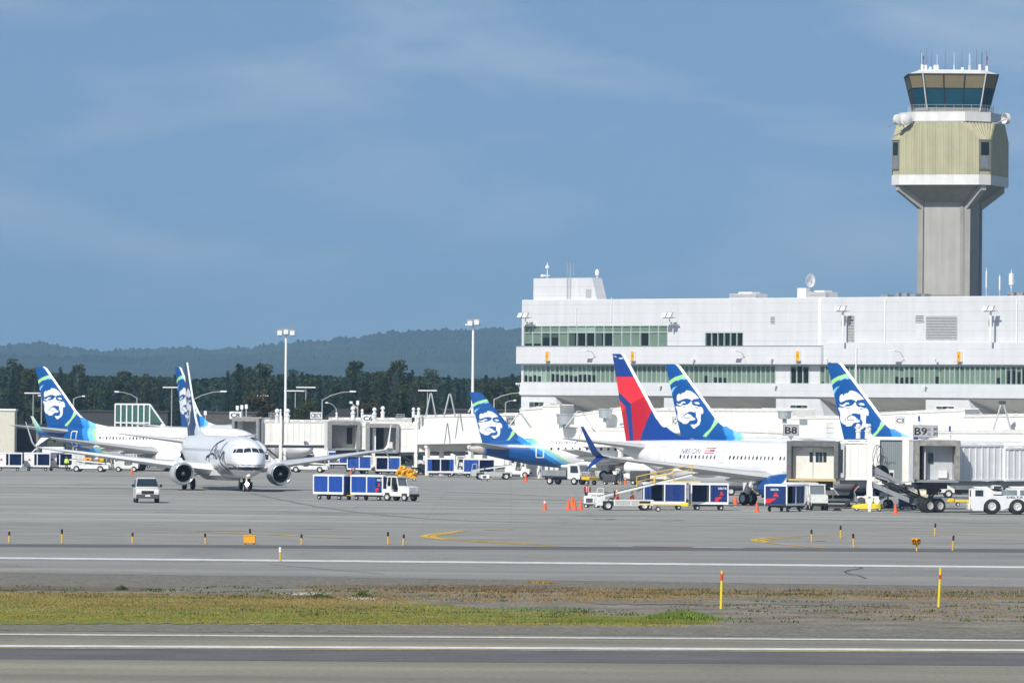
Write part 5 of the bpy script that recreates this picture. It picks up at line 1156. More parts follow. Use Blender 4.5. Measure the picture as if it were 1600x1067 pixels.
for a_, b_, c_ in [(12.4, 2.2, 1.75), (11.6, 2.5, 1.7), (10.8, 2.4, 1.6), (10.1, 2.3, 1.65), (9.3, 2.6, 1.7), (8.7, 2.4, 1.6), (8.0, 2.35, 1.7), (7.3, 2.2, 1.6), (6.7, 2.25, 1.65), (6.1, 2.2, 1.6), (5.5, 2.1, 1.6)]: S_([(a_, b_), (a_ - .15, (b_ + c_) / 2), (a_ + .1, c_)], .22)
mb.build('script_lettering', SCR, a7)
XN = 33.0
lamp = MB().lathe([(0, .19), (.03, .15), (.04, .01)], (XN + .32, 0, .75), 'x', 14).build('taxi_lamp', mat('lit taxi lamp', (1, .9, .8), .3, emit=((1.0, .80, .66), 14.0)), a7)
# ================================================================== JET BRIDGES AND WALKWAYS
def tunnel_mesh(mb, x0, x1, w, z0a, z0b, h, rib=.5, ribw=.10, proud=.05, y0=0.0):
    """box tunnel from x0 (floor z0a) to x1 (floor z0b) with vertical battens"""
    ya, yb = y0 - w / 2, y0 + w / 2
    mb.loft([[(x, ya, z), (x, yb, z), (x, yb, z + h), (x, ya, z + h)] for x, z in ((x0, z0a), (x1, z0b))])
    n = int(abs(x1 - x0) / rib)
    for i in range(n + 1):
        x = x0 + (x1 - x0) * (i + .5) / (n + 1); z = z0a + (z0b - z0a) * (i + .5) / (n + 1)
        mb.box(x - ribw / 2, x + ribw / 2, ya - proud, ya - .001, z + .08, z + h - .12).box(x - ribw / 2, x + ribw / 2, yb + .001, yb + proud, z + .08, z + h - .12)
    for zo in (0, h - .16):
        mb.loft([[(x, ya - .09, z + zo), (x, ya - .001, z + zo), (x, ya - .001, z + zo + .14), (x, ya - .09, z + zo + .14)] for x, z in ((x0, z0a), (x1, z0b))])
    return mb
def pawn(parent, x, y, z, s=1.0):
    MB().lathe([(0, .22 * s), (.55 * s, .20 * s), (.6 * s, .26 * s), (.7 * s, .26 * s), (.75 * s, .14 * s), (.95 * s, .13 * s), (1.0 * s, .22 * s), (1.15 * s, .24 * s), (1.3 * s, .12 * s), (1.34 * s, .01)], (x, y, z), 'z', 10).build('roof_beacon', WHITE, parent, smooth=True, auto=40)
def stair(parent, x0, z0, x1, y, w=1.0, m=GREYM):
    mb = MB()
    for s_ in (-w / 2, w / 2):
        mb.loft([[(x0, y + s_ - .03, z0 - .25), (x0, y + s_ + .03, z0 - .25), (x0, y + s_ + .03, z0), (x0, y + s_ - .03, z0)], [(x1, y + s_ - .03, .02), (x1, y + s_ + .03, .02), (x1, y + s_ + .03, .27), (x1, y + s_ - .03, .27)]])
        mb.cyl((x0, y + s_, z0 + .9), (x1, y + s_, 1.1), .025, n=5)
        for k in range(6): t = k / 5; mb.cyl((x0 + (x1 - x0) * t, y + s_, z0 + (.15 - z0) * t), (x0 + (x1 - x0) * t, y + s_, z0 + .9 + (1.1 - z0 - .9) * t), .02, n=4)
    n = int(z0 / .2)
    for k in range(n): t = (k + .5) / n; x = x0 + (x1 - x0) * t; z = z0 * (1 - t); mb.box(x - .13, x + .13, y - w / 2, y + w / 2, z, z + .03)
    return mb.build('service_stair', m, parent)
def jet_bridge(label, px, py_floor, D, ang, secs, floor, cab=(3.0, 3.0), cabrot=0.0, slope=0.0, col=None, hoodm=HOOD, inner='open', m=CREAM, wheels=True, topcol=True, wd=2.9, colh=0):
    """cab hood opens to local -y; tunnel runs off along +x. (px) is the hood's centre"""
    X = A(px, 640, D).x; o = thing('jet_bridge', label, 'jet bridge', (X, D, 0), ang, 'jet bridges at the gates'); cw, ch = cab; f = floor
    Rc = lambda x, y: (x * cos(cabrot) - y * sin(cabrot), x * sin(cabrot) + y * cos(cabrot))
    def rb(mb, x0, x1, y0, y1, z0, z1): return mb.box(x0, x1, y0, y1, z0, z1, rz=cabrot)
    c = MB(); w2 = cw / 2
    rb(c, -w2, -w2 + .12, 0, 2.4, f, f + ch); rb(c, w2 - .12, w2, 0, 2.4, f, f + ch); rb(c, -w2, w2, 2.4, 2.52, f, f + ch); rb(c, -w2 - .03, w2 + .03, -.02, 2.55, f + ch, f + ch + .12); rb(c, -w2 - .03, w2 + .03, -.02, 2.55, f - .22, f)
    c.build('cab', m, o)
    hd = MB()
    for k in range(5):                       # folded canopy: five bellows
        yy = -.16 * k; e = .05 * (k % 2)
        rb(hd, -w2 - .06 - e, -w2 + .30 - e, yy - .16, yy - .004, f + .02, f + ch + .02 + e); rb(hd, w2 - .30 + e, w2 + .06 + e, yy - .16, yy - .004, f + .02, f + ch + .02 + e); rb(hd, -w2 + .301 - e, w2 - .301 + e, yy - .16, yy - .004, f + ch - .36 + e, f + ch + .05 + e)
    hd.build('canopy', hoodm, o)
    rb(MB(), -w2 + .1, w2 - .1, -1.1, -.0, f - .2, f - .02).build('floor_lip', mat('ledge paint', (.55, .42, .18), .6) if inner == 'door' else GREYM, o)
    INN = mat('cab interior panel', (.34, .35, .35), .6, var=.2)
    if inner == 'open':
        rb(MB(), -w2 + .13, w2 - .13, 1.9, 1.96, f + .02, f + ch - .3).build('inner_wall', INN, o); rb(MB(), w2 - 1.1, w2 - .45, 1.84, 1.88, f + .5, f + ch - .7).build('inner_opening', DARK, o); rb(MB(), -.6, .6, .3, .6, f + ch - .45, f + ch - .32).build('ceiling_lamp', WHITE, o)
    elif inner == 'dark':
        rb(MB(), -w2 + .13, w2 - .13, 1.9, 1.96, f + .02, f + ch - .3).build('inner_wall', INN, o); rb(MB(), -.75, .25, 1.6, 1.88, f + .02, f + ch - .4).build('inner_opening', DARK, o); rb(MB(), -1.15, -.76, .2, .26, f + .02, f + ch - .4).build('side_leaf', WHITE, o); rb(MB(), .6, 1.2, .2, .26, f + .02, f + 1.1).build('control_desk', OFFW, o)
    elif inner == 'door':
        d = rb(MB(), -w2 + .31, w2 - .31, .1, .18, f + .02, f + ch - .37).build('roller_door', mat('cream door', (.74, .73, .66), .6, var=.1), o)
        rb(MB(), w2 + .07, w2 + .50, -.30, -.16, f + .1, f + ch - .1).build('flank_panel', mat('pale blue grey panel', (.50, .55, .58), .5), o); rb(MB(), w2 + .2, w2 + .38, -.34, -.301, f + .5, f + ch - .6).build('flank_slot', DARK, o)
        for xx in (-.35, .15, .45, .78): rb(MB(), xx, xx + .26, .06, .095, f + 1.35, f + 2.15).build('door_window', GLASSD, d)
        rb(MB(), -.08, -.04, .07, .095, f + .05, f + ch - .4).build('door_seam', GREYM, d); rb(MB(), -.75, .55, -.2, .05, f + ch - .52, f + ch - .42).build('door_lamp', WHITE, o)
    elif inner == 'grey':
        rb(MB(), -w2 + .31, w2 - .31, .5, .58, f + .02, f + ch - .37).build('inner_wall', mat('grey white interior', (.50, .52, .54), .6, var=.15), o); rb(MB(), -w2 + .31, -w2 + .75, .35, .48, f + .02, f + ch - .4).build('inner_opening', DARK, o); rb(MB(), -.55, -.15, .4, .49, f + 1.3, f + 2.1).build('inner_window', GLASSD, o); rb(MB(), .25, .95, .2, .48, f + .15, f + .75).build('control_desk', OFFW, o); rb(MB(), -w2 + .8, -w2 + .86, -.3, .3, f + .02, f + ch - .4).build('open_door', WHITE, o)
    x = w2 - .1; f2 = f
    for i, (ln, w, h) in enumerate(secs):
        fa = f - .1 - .05 * i + slope * (x - w2); fb = f - .1 - .05 * i + slope * (x + ln - w2)
        t = MB(); tunnel_mesh(t, x, x + ln, w, fa, fb, h, rib=.62 if i else .7, y0=1.2); tn = t.build('tunnel', m, o)
        rl = MB()
        for yy in (1.2 - w / 2 + .1, 1.2 + w / 2 - .1): rl.cyl((x, yy, fa + h + .1), (x + ln, yy, fb + h + .1), .05, n=5)
        for k in range(int(ln / 1.4)): xx = x + .5 + k * 1.4; rl.box(xx, xx + .35, 1.2 - w / 2 + .05, 1.2 + w / 2 - .05, fa + (fb - fa) * (xx - x) / ln + h + .001, fa + (fb - fa) * (xx - x) / ln + h + random.choice([.06, .1, .16]))
        rl.build('roof_rail', m, o)
        ub = MB(); zb_ = (fa + fb) / 2
        ub.box(x + .2, x + ln - .2, .5, .62, min(fa, fb) - .35, min(fa, fb) - .02).box(x + .2, x + ln - .2, 1.8, 1.92, min(fa, fb) - .35, min(fa, fb) - .02)
        ub.build('under_beam', GREYM, o); x += ln
    if col is not None:
        for cx in (col if isinstance(col, (list, tuple)) else [col]):
            fz = f + slope * cx
            g = MB()
            for yy in (-.55, 2.95): g.box(cx - .18, cx + .18, yy - .16, yy + .16, .9, fz + secs[0][2] + (.5 if topcol else .1))
            g.box(cx - .2, cx + .2, -.7, 3.1, fz - .75, fz - .4).box(cx - .35, cx + .35, -.2, 2.6, .75, 1.1)
            lf = g.build('lift_column', m, o)
            if topcol:
                for yy in (-.55,): pawn(o, cx, yy, fz + secs[0][2] + .5, .62)
            if wheels:
                for yy in (-.15, .55, 1.85, 2.55): wheel_part(lf, cx, yy, .52, .52, .36)
    # service clutter under the cab
    k = MB(); k.box(-.8, 1.6, .6, 1.8, f - .75, f - .24).box(.2, .9, .9, 1.5, f - 1.2, f - .74).cyl((-.6, 1.2, f - .6), (1.4, 1.2, f - .9), .12).build('cab_drive', DGREY, o)
    if D > 600: stair(o, w2 + .3, f - .2, w2 + 3.9, 3.2, .9)
    return o
TUN = (3.45)
b1 = jet_bridge('cream jet bridge whose grey canopy stands behind the taxiing jet', 388, 690, 776, radians(4), [(8.2, 2.9, 2.9), (10, 3.2, 3.25)], 3.35, (3.5, 3.1), radians(-28), 0.004, col=3.9, inner='open')
b2 = jet_bridge('cream jet bridge with the open grey canopy left of the C6 sign', 537, 700, 760, radians(6), [(6, 2.9, 2.9), (6, 3.1, 3.1)], 3.0, (3.7, 3.15), radians(6), 0.0, col=3.6, inner='open', wheels=False)
b3 = jet_bridge('cream jet bridge with the dark doorway in its canopy below the C6 sign', 598, 705, 752, radians(3), [(6.5, 3.0, 2.9), (7.2, 3.3, 3.3)], 2.75, (3.7, 3.15), radians(2), 0.03, col=3.9, inner='dark')
b4 = jet_bridge('jet bridge at B8 with closed double door inside a dark grey canopy', 1272, 740, 525, radians(-3), [(4.6, 2.9, 3.15), (4.3, 3.0, 3.2)], 2.45, (4.1, 3.0), radians(-6), 0.01, col=4.55, inner='door', hoodm=mat('dark grey canopy fabric', (.15, .155, .16), .85, var=.3, vs=2.5, bump=.5, bs=2), wheels=True)
b5 = jet_bridge('jet bridge at B9 with open canopy and corrugated tunnel rising away', 1463, 745, 508, radians(33), [(4.9, 2.9, 2.9), (14, 3.3, 2.7)], 2.62, (3.5, 3.05), radians(-27), 0.01, col=None, hoodm=mat('stained canopy fabric', (.30, .29, .27), .9, var=.4, vs=2, bump=.5, bs=2), inner='grey', m=mat('white bridge paint', (.80, .81, .81), .55, var=.12, vs=.5, streak=.12))
# wheels, truss and column under the B9 cab
tr = MB(); f = 2.4
for (a, b) in [((-3.8, 1, f), (-.2, 1.2, 1.1)), ((-3.8, 2, f), (-.2, 2.0, 1.1)), ((-3.4, 1, f - .2), (-3.0, 1, 1.9)), ((-2.4, 1, f - .1), (-1.8, 1.1, 1.5)), ((-1.2, 1, f), (-.7, 1.1, 1.2)), ((.6, 1.2, f), (.2, 1.2, 1.0)), ((1.3, 1.2, f), (.4, 1.4, .8))]: tr.cyl(a, b, .10, n=5)
tr.box(-1.2, 1.3, .9, 1.9, .7, 1.15); tr.box(-2.6, .8, .6, 2.2, f - .35, f - .2); g = tr.build('wheel_carriage', DGREY, b5)
for xx in (-.5, .5):
    for yy in (.35, .85): wheel_part(g, xx * 1.0 + .1, yy, .55, .55, .42)
# grey service curtain and wall between B8 and B9, reel, hoses
o = thing('rotunda', 'white rotunda wall with a grey roll up curtain between the B8 and B9 canopies', 'rotunda', (A(1384, 650, 516).x, 516, 0), radians(-3)); mb = MB()
for (x0, x1) in ((-.4, .45), (2.25, 3.0)): mb.box(x0 - .9, x1 - .9, 0, .4, 2.35, 5.75)
mb.box(-1.3, 2.1, .05, 3, 5.7, 5.95).box(-1.3, 2.1, .05, 3, 2.1, 2.36).box(-1.3, 2.1, .41, 2.9, 2.4, 5.69); mb.build('wall', CREAM, o)
cu = panel_mat('ribbed grey curtain', (.24, .28, .29), None, wj=.16, gap=.05, dark=.82); MB().box(-.44, 1.34, .2, .35, 2.37, 5.69).build('roll_up_curtain', cu, o)
text_part('STRIPTI', .22, lambda u, v, k: (-.35 + u * 1.2, .19 - .002 * k, 3.72 + v), DGREY, o)
o = thing('hose_reel', 'round black hose drum hung below the bridge wall beside B8', 'hose reel', (A(1377, 650, 514).x, 514, 0)); mb = MB()
mb.lathe([(-.35, .05), (-.35, .62), (.35, .62), (.35, .05)], (0, 0, 3.1), 'y', 20, caps=True).build('drum', BLACKR, o); MB().tube([(.1, 0, 2.6), (.9, .3, 1.9), (1.7, .4, 1.5)], .16).build('hose_chute', BLACKR, o); MB().box(.62, 1.05, -.2, .3, 2.4, 3.3).build('bracket', OFFW, o); MB().box(.7, .98, -.23, -.201, 2.6, 3.1).build('bracket_window', DARK, o)
def loop(cx, cz, w, h, y, n=18): return [(cx + w * sin(2 * pi * i / n), y, cz + h * cos(2 * pi * i / n)) for i in range(n + 1)]
o = thing('hanging_cable', 'thin black cable loops hanging on the white bridge wall beside B8', 'cable', (A(1371, 650, 515.3).x, 515.3, 0)); mb = MB().tube(loop(0, 4.35, .35, .95, 0), .022, 5).tube(loop(.22, 4.55, .25, .7, -.04), .022, 5).tube([(-.6, 0, 2.0), (-.35, 0, 2.8), (-.3, 0, 4.0), (0, 0, 5.3)], .022, 5); mb.build('cable', BLACKR, o)
# stair ramp lying from the B8 bridge down to the ground under B9
o = thing('service_ramp', 'long grey service stair sloping down between the B8 column and the B9 wheels', 'stair', (A(1372, 650, 511).x, 511, 0), radians(-4)); mb = MB()
for yy in (0, .9):
    mb.loft([[(-.6, yy, z), (-.6, yy + .07, z), (-.6, yy + .07, z + .38), (-.6, yy, z + .38)] for z in (2.05,)] + [[(3.9, yy, .15), (3.9, yy + .07, .15), (3.9, yy + .07, .53), (3.9, yy, .53)]])
mb.build('stringer', GREYM, o); mb = MB()
for i in range(14): t = (i + .5) / 14; mb.box(-.6 + 4.5 * t - .14, -.6 + 4.5 * t + .14, .07, .9, 2.15 * (1 - t) + .3, 2.15 * (1 - t) + .33)
mb.build('tread_slats', GALV, o); mb = MB().tube([(-.6, 0, 3.4), (.6, 0, 3.0), (2.4, 0, 2.0), (3.4, 0, 1.4)], .03)
for x, z, z2 in ((-.2, 2.1, 3.25), (.8, 1.65, 2.85), (1.8, 1.2, 2.3), (2.8, .7, 1.75)): mb.cyl((x, 0, z), (x, 0, z2), .025, n=5)
mb.prism([(-.7, 2.9), (-.7, 3.9), (2.2, 2.2), (2.2, 2.05)], .35, .4); mb.build('handrail', GREYM, o)

def walkway(label, px0, px1, D0, D1, zt0, zt1, h, legs=(), ribs=.9, m=CREAM, w=3.0, wins=(), lower=None):
    a, b = A(px0, 640, D0), A(px1, 640, D1); ang = atan2(b.y - a.y, b.x - a.x); ln = (Vector((b.x - a.x, b.y - a.y)).length); o = thing('elevated_walkway', label, 'walkway', (a.x, a.y, 0), ang, 'fixed walkways along the terminal'); mb = MB()
    tunnel_mesh(mb, 0, ln, w, zt0 - h, zt1 - h, h, rib=ribs, ribw=.07, proud=.035, y0=w / 2)
    mb.build('tunnel', m, o); rf = MB(); r_ = random.Random(int(px0))
    x = .3
    while x < ln - .5:
        z = zt0 + (zt1 - zt0) * x / ln; rf.box(x, x + r_.uniform(.15, .5), .15, w - .15, z + .001, z + r_.choice([.05, .08, .14, .2])); x += r_.uniform(.9, 1.5)
    for yy in (.08, w - .08): rf.cyl((0, yy, zt0 + .09), (ln, yy, zt1 + .09), .04, n=5)
    rf.build('roof_rail', m, o)
    for f_ in legs:
        x = ln * f_; mb = MB(); mb.box(x - .2, x + .2, .2, .6, 0, zt0 - h).box(x - .2, x + .2, w - .6, w - .2, 0, zt0 - h).box(x - .25, x + .25, .1, w - .1, zt0 - h - .4, zt0 - h - .01); mb.build('leg', m, o)
    for (f0, f1, za, zb_) in wins: MB().box(ln * f0, ln * f1, -.08, -.05, za, zb_).build('window', mat('grey walkway window', (.25, .30, .32), .3), o)
    if lower:
        for (f0, f1, za, zb_) in lower: MB().box(ln * f0, ln * f1, .3, w - .3, za, zb_).build('lower_duct', WHITE, o)
    return o
walkway('long cream walkway running left from the terminal corner to the C6 bridge', 648, 818, 752, 738, 6.9, 7.3, 3.3, legs=(.1, .5, .85), ribs=.72)
walkway('cream walkway below the terminal corner windows', 812, 868, 733, 729, 7.85, 8.2, 3.5, legs=(.5,), ribs=1.2)
o = walkway('cream rotunda block left of the slanting walkway', 848, 875, 724, 723, 8.3, 8.3, 4.2, legs=(.2, .8), ribs=1.0, w=3.5)
walkway('cream walkway slanting up to the silver vent left of the red fin', 872, 982, 722, 716, 7.0, 8.2, 2.1, legs=(.3,), ribs=1.5, wins=[(.02, .17, 5.7, 6.6), (.88, .97, 5.4, 6.4)])
walkway('lower cream walkway with close ribs left of the red fin', 874, 990, 719, 712, 5.7, 5.75, 2.0, legs=(.2, .8), ribs=.55)
walkway('cream walkway passing behind the red finned jet to the B8 sign', 990, 1238, 716, 690, 7.95, 8.05, 2.6, legs=(.2, .6, .9), ribs=1.1)
walkway('low cream walkway behind the B8 sign', 1120, 1262, 700, 686, 5.8, 5.6, 1.9, legs=(.5,), ribs=.8)
walkway('cream walkway with yellow louvre right of the B8 sign', 1236, 1345, 682, 676, 7.2, 7.4, 3.2, legs=(.5,), ribs=.9, wins=[(.13, .24, 6.5, 7.0)])
walkway('cream walkway behind the C3 sign', 1372, 1508, 674, 668, 7.75, 8.25, 2.7, legs=(.3, .8), ribs=.9)
walkway('ribbed cream walkway at the frame edge over the tow tractor', 1505, 1680, 662, 650, 7.6, 7.8, 2.4, legs=(.2, .6), ribs=1.3)
walkway('lower ribbed walkway under the C3 sign walkway', 1460, 1680, 656, 640, 5.95, 6.1, 1.8, legs=(.2, .6), ribs=.6)
YL = mat('pale yellow louvre', (.62, .50, .25), .6, var=.1)
o = thing('wall_louvre', 'pale yellow louvre on the walkway between the B8 sign and the next fin', 'louvre', (A(1271, 640, 681).x, 681, 0)); MB().box(-.9, .9, -.2, -.1, 5.25, 5.85).build('louvre_slats', YL, o)
def rotunda_tank(px, py, D, label, r=.85, h=1.1):
    p = A(px, py, D); o = thing('roof_vent', label, 'roof vent', p, 0, 'silver vents on the walkways'); MB().lathe([(-h * .5, r * .5), (-h * .45, r * .85), (h * .35, r * .92), (h * .4, r), (h * .5, r), (h * .5, .02)], (0, 0, 0), 'z', 18).build('drum', GALV, o, smooth=True, auto=35); MB().cyl((0, 0, -h * .5 - .5), (0, 0, -h * .5), r * .3).build('neck', GALV, o)
rotunda_tank(946, 646, 716, 'silver bucket shaped vent on the walkway left of the red fin'); rotunda_tank(1226, 648, 688, 'silver bucket shaped vent above the B8 sign', .8, .9); rotunda_tank(884, 655, 717, 'large grey drum at the start of the slanting walkway', 1.1, 1.2)
# tubular A frames on the walkways
for px, py0, py1, hw_, D, lab in [(673.5, 613, 651, 8, 745, 'tubular A frame hoist on the walkway right of the small spruce'), (703, 614, 651, 9, 745, 'second tubular A frame hoist, left of the regional jet fin'), (741, 631, 644, 9, 742, 'low A frame hoist left of the regional jet fin'), (1565, 628, 672, 14, 655, 'tall A frame hoist with a dark head near the frame edge'), (905, 641, 668, 22, 716, 'wide flat A frame braces on the slanting walkway'), (812, 645, 668, 18, 726, 'thin A frame braces on the walkway beside the C5 sign')]:
    p = A(px, py0, D); q = A(px, py1, D); w = hw_ * D / FPX; o = thing('hoist_frame', lab, 'hoist frame', (p.x, D - 1.0, q.z), 0, 'A frame hoists'); h = p.z - q.z; r_ = .09 if hw_ < 20 else .05
    MB().tube([(-w, 0, 0), (-w * .12, 0, h * .95), (w * .12, 0, h * .95), (w, 0, 0)], r_, 6).build('frame_tube', GALV if hw_ < 12 else mat('aluminium tube', (.55, .56, .58), .4, .3), o)
    if px > 1500: MB().rbox(-.35, .35, -.2, .2, h * .93, h * 1.05, .06).build('head', DGREY, o)
# posts with domed heads along the bridge roofs
for k, (px, py, D, s) in enumerate([(433, 660, 770, 1.0), (449.5, 660, 772, 1.0), (551.5, 656, 765, 1.0), (585, 656, 762, .9), (598, 654, 762, .9), (566, 652, 764, .6), (646, 652, 750, .7), (654, 652, 750, .7), (526, 656, 765, .55)]):
    p = A(px, py, D); o = thing('dome_post', ['white domed post on the leftmost bridge roof', 'white domed post at the foot of the tall floodlight mast', 'white domed post right of the first open canopy', 'white domed post right of the C6 sign', 'second white domed post right of the C6 sign', 'small domed post over the C6 sign', 'small left domed post of the pair on the third bridge', 'small right domed post of the pair on the third bridge', 'short lamp post between the leftmost bridge and the C6 sign'][k], 'beacon post', p, 0, 'domed posts on the bridge roofs'); pawn(o, 0, 0, 0, s * 1.25)
for k, (px, py, lab) in enumerate([(1341, 683, 'white domed post before the face fin, nearer B8'), (1355, 683, 'second white domed post before the face fin'), (1436, 668, 'short blue capped post on the B9 sign'), (1484, 684, 'white blue capped post right of the B9 sign')]):
    p = A(px, py, 517); o = thing('dome_post', lab, 'beacon post', p, 0, 'domed posts over the B8 and B9 bridges'); pawn(o, 0, 0, -.1, .9 if k < 2 else .5)
    if k > 1: MB().cyl((0, 0, .5), (0, 0, .95), .09).build('blue_cap', mat('blue lamp', (.05, .08, .4), .3), o)
for px, D, z0, z1, lab in [(1359.5, 511, 0, 6.1, 'tall white column standing right of the B8 canopy')]:
    o = thing('lift_column', lab, 'column', (A(px, 650, D).x, D, 0)); MB().box(-.19, .19, -.19, .19, 1.9, z1).box(-.10, .10, -.1, .1, 0, 1.2).box(-.24, .24, -.25, .25, 1.2, 1.9).build('column_tube', CREAM, o)
def gate_sign(px0, px1, py0, py1, D, text, label, arrow=False, bg_=WHITE, post=None, tsz=.62, txm=None, extra=None):
    a, b = A(px0, py1, D), A(px1, py0, D); w, h = b.x - a.x, b.z - a.z; o = thing('gate_sign', label, 'gate sign', (a.x, D, a.z), 0, 'gate number signs')
    MB().box(0, w, 0, .14, 0, h).build('board', bg_, o); MB().box(-.04, w + .04, -.02, -.001, -.04, 0).box(-.04, w + .04, -.02, -.001, h, h + .04).box(-.04, 0, -.02, -.001, 0, h).box(w, w + .04, -.02, -.001, 0, h).build('border', GREYM, o)
    v, f, tw_ = ring_text(text, h * tsz); wt = w * (.86 if not extra else .5); sx = min(wt / tw_, 1.25); x0 = (w - tw_ * sx) / 2 if not extra else w * .06
    text_part(text, h * tsz, lambda u, v_, k: (x0 + u * sx, -.012 - .002 * k, h * (1 - tsz) / 2 + v_), BLACKR, o, bold=h * .025)
    if extra:
        for dx, dz, t in extra: text_part(t, h * .28, lambda u, v_, k: (w * dx + u, -.012 - .002 * k, h * dz + v_), BLACKR, o, bold=h * .012)
    if arrow: MB().prism([(w * .3, -.06), (w * .7, -.06), (w * .5, -h * .42)], 0, .1).build('arrow', GREYM, o)
    if post: MB().box(w * .5 - .05, w * .5 + .05, .03, .12, -post, -.05).build('post', GALV, o)
    return o
SGR = mat('grey sign board', (.42, .43, .44), .5)
gate_sign(1224, 1248, 664, 680, 545, 'B8', 'sign with bold black B8 and an arrow below, over the red finned jet', True, SGR, post=2.0, tsz=.66)
gate_sign(1427, 1465, 665, 682, 512, 'B9', 'sign with bold black B9 and small numbers, above the open canopy', True, SGR, post=.9, tsz=.66, extra=[(.60, .52, '1'), (.60, .12, '1'), (.68, .52, '1'), (.68, .12, '1'), (.82, .55, '30'), (.82, .15, '20')])
gate_sign(1400, 1413, 651, 663, 666, 'C3', 'small round cornered C3 sign on the far walkway', False, WHITE, tsz=.6)
gate_sign(1051, 1062, 652, 663, 684, 'C4', 'C4 sign half hidden by the face fin right of the red one', False, WHITE, tsz=.7)
gate_sign(791, 804, 651, 664, 726, 'C5', 'C5 sign right of the regional jet fin', False, SGR, tsz=.7, extra=None)
gate_sign(566, 584, 648, 659, 748, 'C6', 'white C6 sign above the third bridge canopy', True, WHITE, post=.8, tsz=.62)
gate_sign(358.5, 376.5, 643, 654, 800, 'C8', 'white C8 sign above the first grey canopy', False, WHITE, post=1.5, tsz=.6)
gate_sign(485, 503, 644, 654, 798, 'C8|C9', 'small double C8 C9 sign on the leftmost bridge', False, WHITE, post=1.2, tsz=.7)

# ================================================================== LIGHT MASTS AND STREET LAMPS
def high_mast(px, ptop, pbase_z, D, label, n):
    t = A(px, ptop, D); o = thing('floodlight_mast', label, 'floodlight mast', (t.x, D, 0), 0, 'tall floodlight masts'); MB().cyl((0, 0, 0), (0, 0, t.z), .19, .13, 10).build('mast', WHITE, o); floodlight_at = bpy.data.objects.new('lamp_bracket', None)
    bpy.data.objects.remove(floodlight_at); z = t.z
    for k in range(n):
        x = (k - (n - 1) / 2) * .78; hd = MB(); hd.loft([[(x + sx * w, yy - sz * .1, z + zz + sz * h) for sx, sz in ((-1, -1), (1, -1), (1, 1), (-1, 1))] for yy, zz, w, h in ((-.6, .0 + .12 * (k % 2), .34, .42), (-.2, .14, .28, .34), (.1, .2, .1, .12))]); hd.build('lamp_head', GALV, o); MB().box(x - .28, x + .28, -.66, -.63, z - .3 + .12 * (k % 2), z + .34 + .12 * (k % 2)).build('lamp_glass', mat('lamp lens', (.75, .77, .78), .15, var=.05), o)
    MB().box(-.95, .95, -.1, .1, z - .25, z - .1).build('crossbar', WHITE, o)
high_mast(447, 520, 0, 800, 'taller looking white floodlight mast left of the middle, with three lamp heads', 3); high_mast(739.5, 505, 0, 750, 'white floodlight mast rising behind the regional jet fin', 2)
for k, (px, ptop, w, D) in enumerate([(52, 615, .75, 880), (268.5, 606, .8, 900), (411, 619, .5, 900), (461.5, 611.5, .8, 900), (478, 606, .85, 900), (668, 611, .8, 880), (65, 619, .3, 860)]):
    t = A(px, ptop, D); o = thing('lamp_post', ['T headed lamp post left of the leftmost fin', 'T headed lamp post just left of the half hidden fin', 'short T headed lamp post before the rusty tree', 'T headed lamp post right of the floodlight mast, the lower of two', 'T headed lamp post right of the floodlight mast, the higher of two', 'T headed lamp post beside the A frame hoist', 'thin plain lamp post close to the leftmost fin'][k], 'lamp post', (t.x, D, 0), 0, 'T headed lamp posts')
    MB().cyl((0, 0, 0), (0, 0, t.z), .10, .07, 7).build('post', GALV, o); MB().box(-w * 1.6, w * 1.6, -.25, .25, t.z, t.z + .16).build('lamp_head', WHITE, o)
for k, (px, ptop, dx, D, dz) in enumerate([(214, 621, -2.6, 900, .75), (301, 624, 3.9, 880, 1.1), (503.5, 624, 3.9, 890, 1.1), (525.5, 638, -1.3, 950, .8), (772, 623, 3.4, 860, .8), (115, 623, 1.3, 900, .35), (790, 628, 1.2, 900, .2)]):
    t = A(px, ptop, D); o = thing('street_lamp', ['curved arm street lamp above the green glass screen, arm pointing away from it', 'curved arm street lamp right of the half hidden fin', 'curved arm street lamp between the mast and the C6 sign', 'short curved arm street lamp behind the other one near the C6 sign', 'curved arm street lamp reaching to the terminal corner', 'small street lamp just right of the leftmost fin', 'small street lamp below the one at the terminal corner'][k], 'street lamp', (t.x, D, 0), 0, 'curved arm street lamps'); z = t.z
    MB().cyl((0, 0, 0), (0, 0, z), .13, .09, 7).build('post', GALV, o); MB().tube([(0, 0, z - .1), (dx * .3, 0, z + dz * .5), (dx * .7, 0, z + dz * .92), (dx, 0, z + dz)], .06, 6).build('arm', GALV, o); MB().rbox(min(dx, dx * 1.18) - .1, max(dx, dx * 1.18) + .1, -.18, .18, z + dz - .08, z + dz + .14, .05).build('lamp_head', WHITE, o)
for k, (px, p0, D) in enumerate([(559, 627, 860), (321, 643, 850), (378, 634, 850), (371, 635, 850), (385, 633, 850), (129, 655, 800), (120, 655, 800)]):
    t = A(px, p0, D); o = thing('signal_post', ['forked signal post above the open canopies', 'low post behind the half hidden fin', 'middle of three short posts beside the C8 sign', 'first of three short posts beside the C8 sign', 'last and tallest of three short posts beside the C8 sign', 'slim stub on the roof right of the leftmost fin', 'slanted white stub on the roof right of the leftmost fin'][k], 'post', (t.x, D, 0), 0, 'small posts behind the bridges')
    MB().cyl((0, 0, 0), (0, 0, t.z), .09, n=6).build('post_tube', GALV, o); MB().rbox(-.2, .2, -.2, .2, t.z - .5, t.z + .1, .05).build('head_box', WHITE, o)
    if k == 0: MB().tube([(0, 0, t.z - 1.0), (-.9, 0, t.z - .2)], .05).box(-1.1, -.7, -.15, .15, t.z - .3, t.z).build('side_arm', WHITE, o)

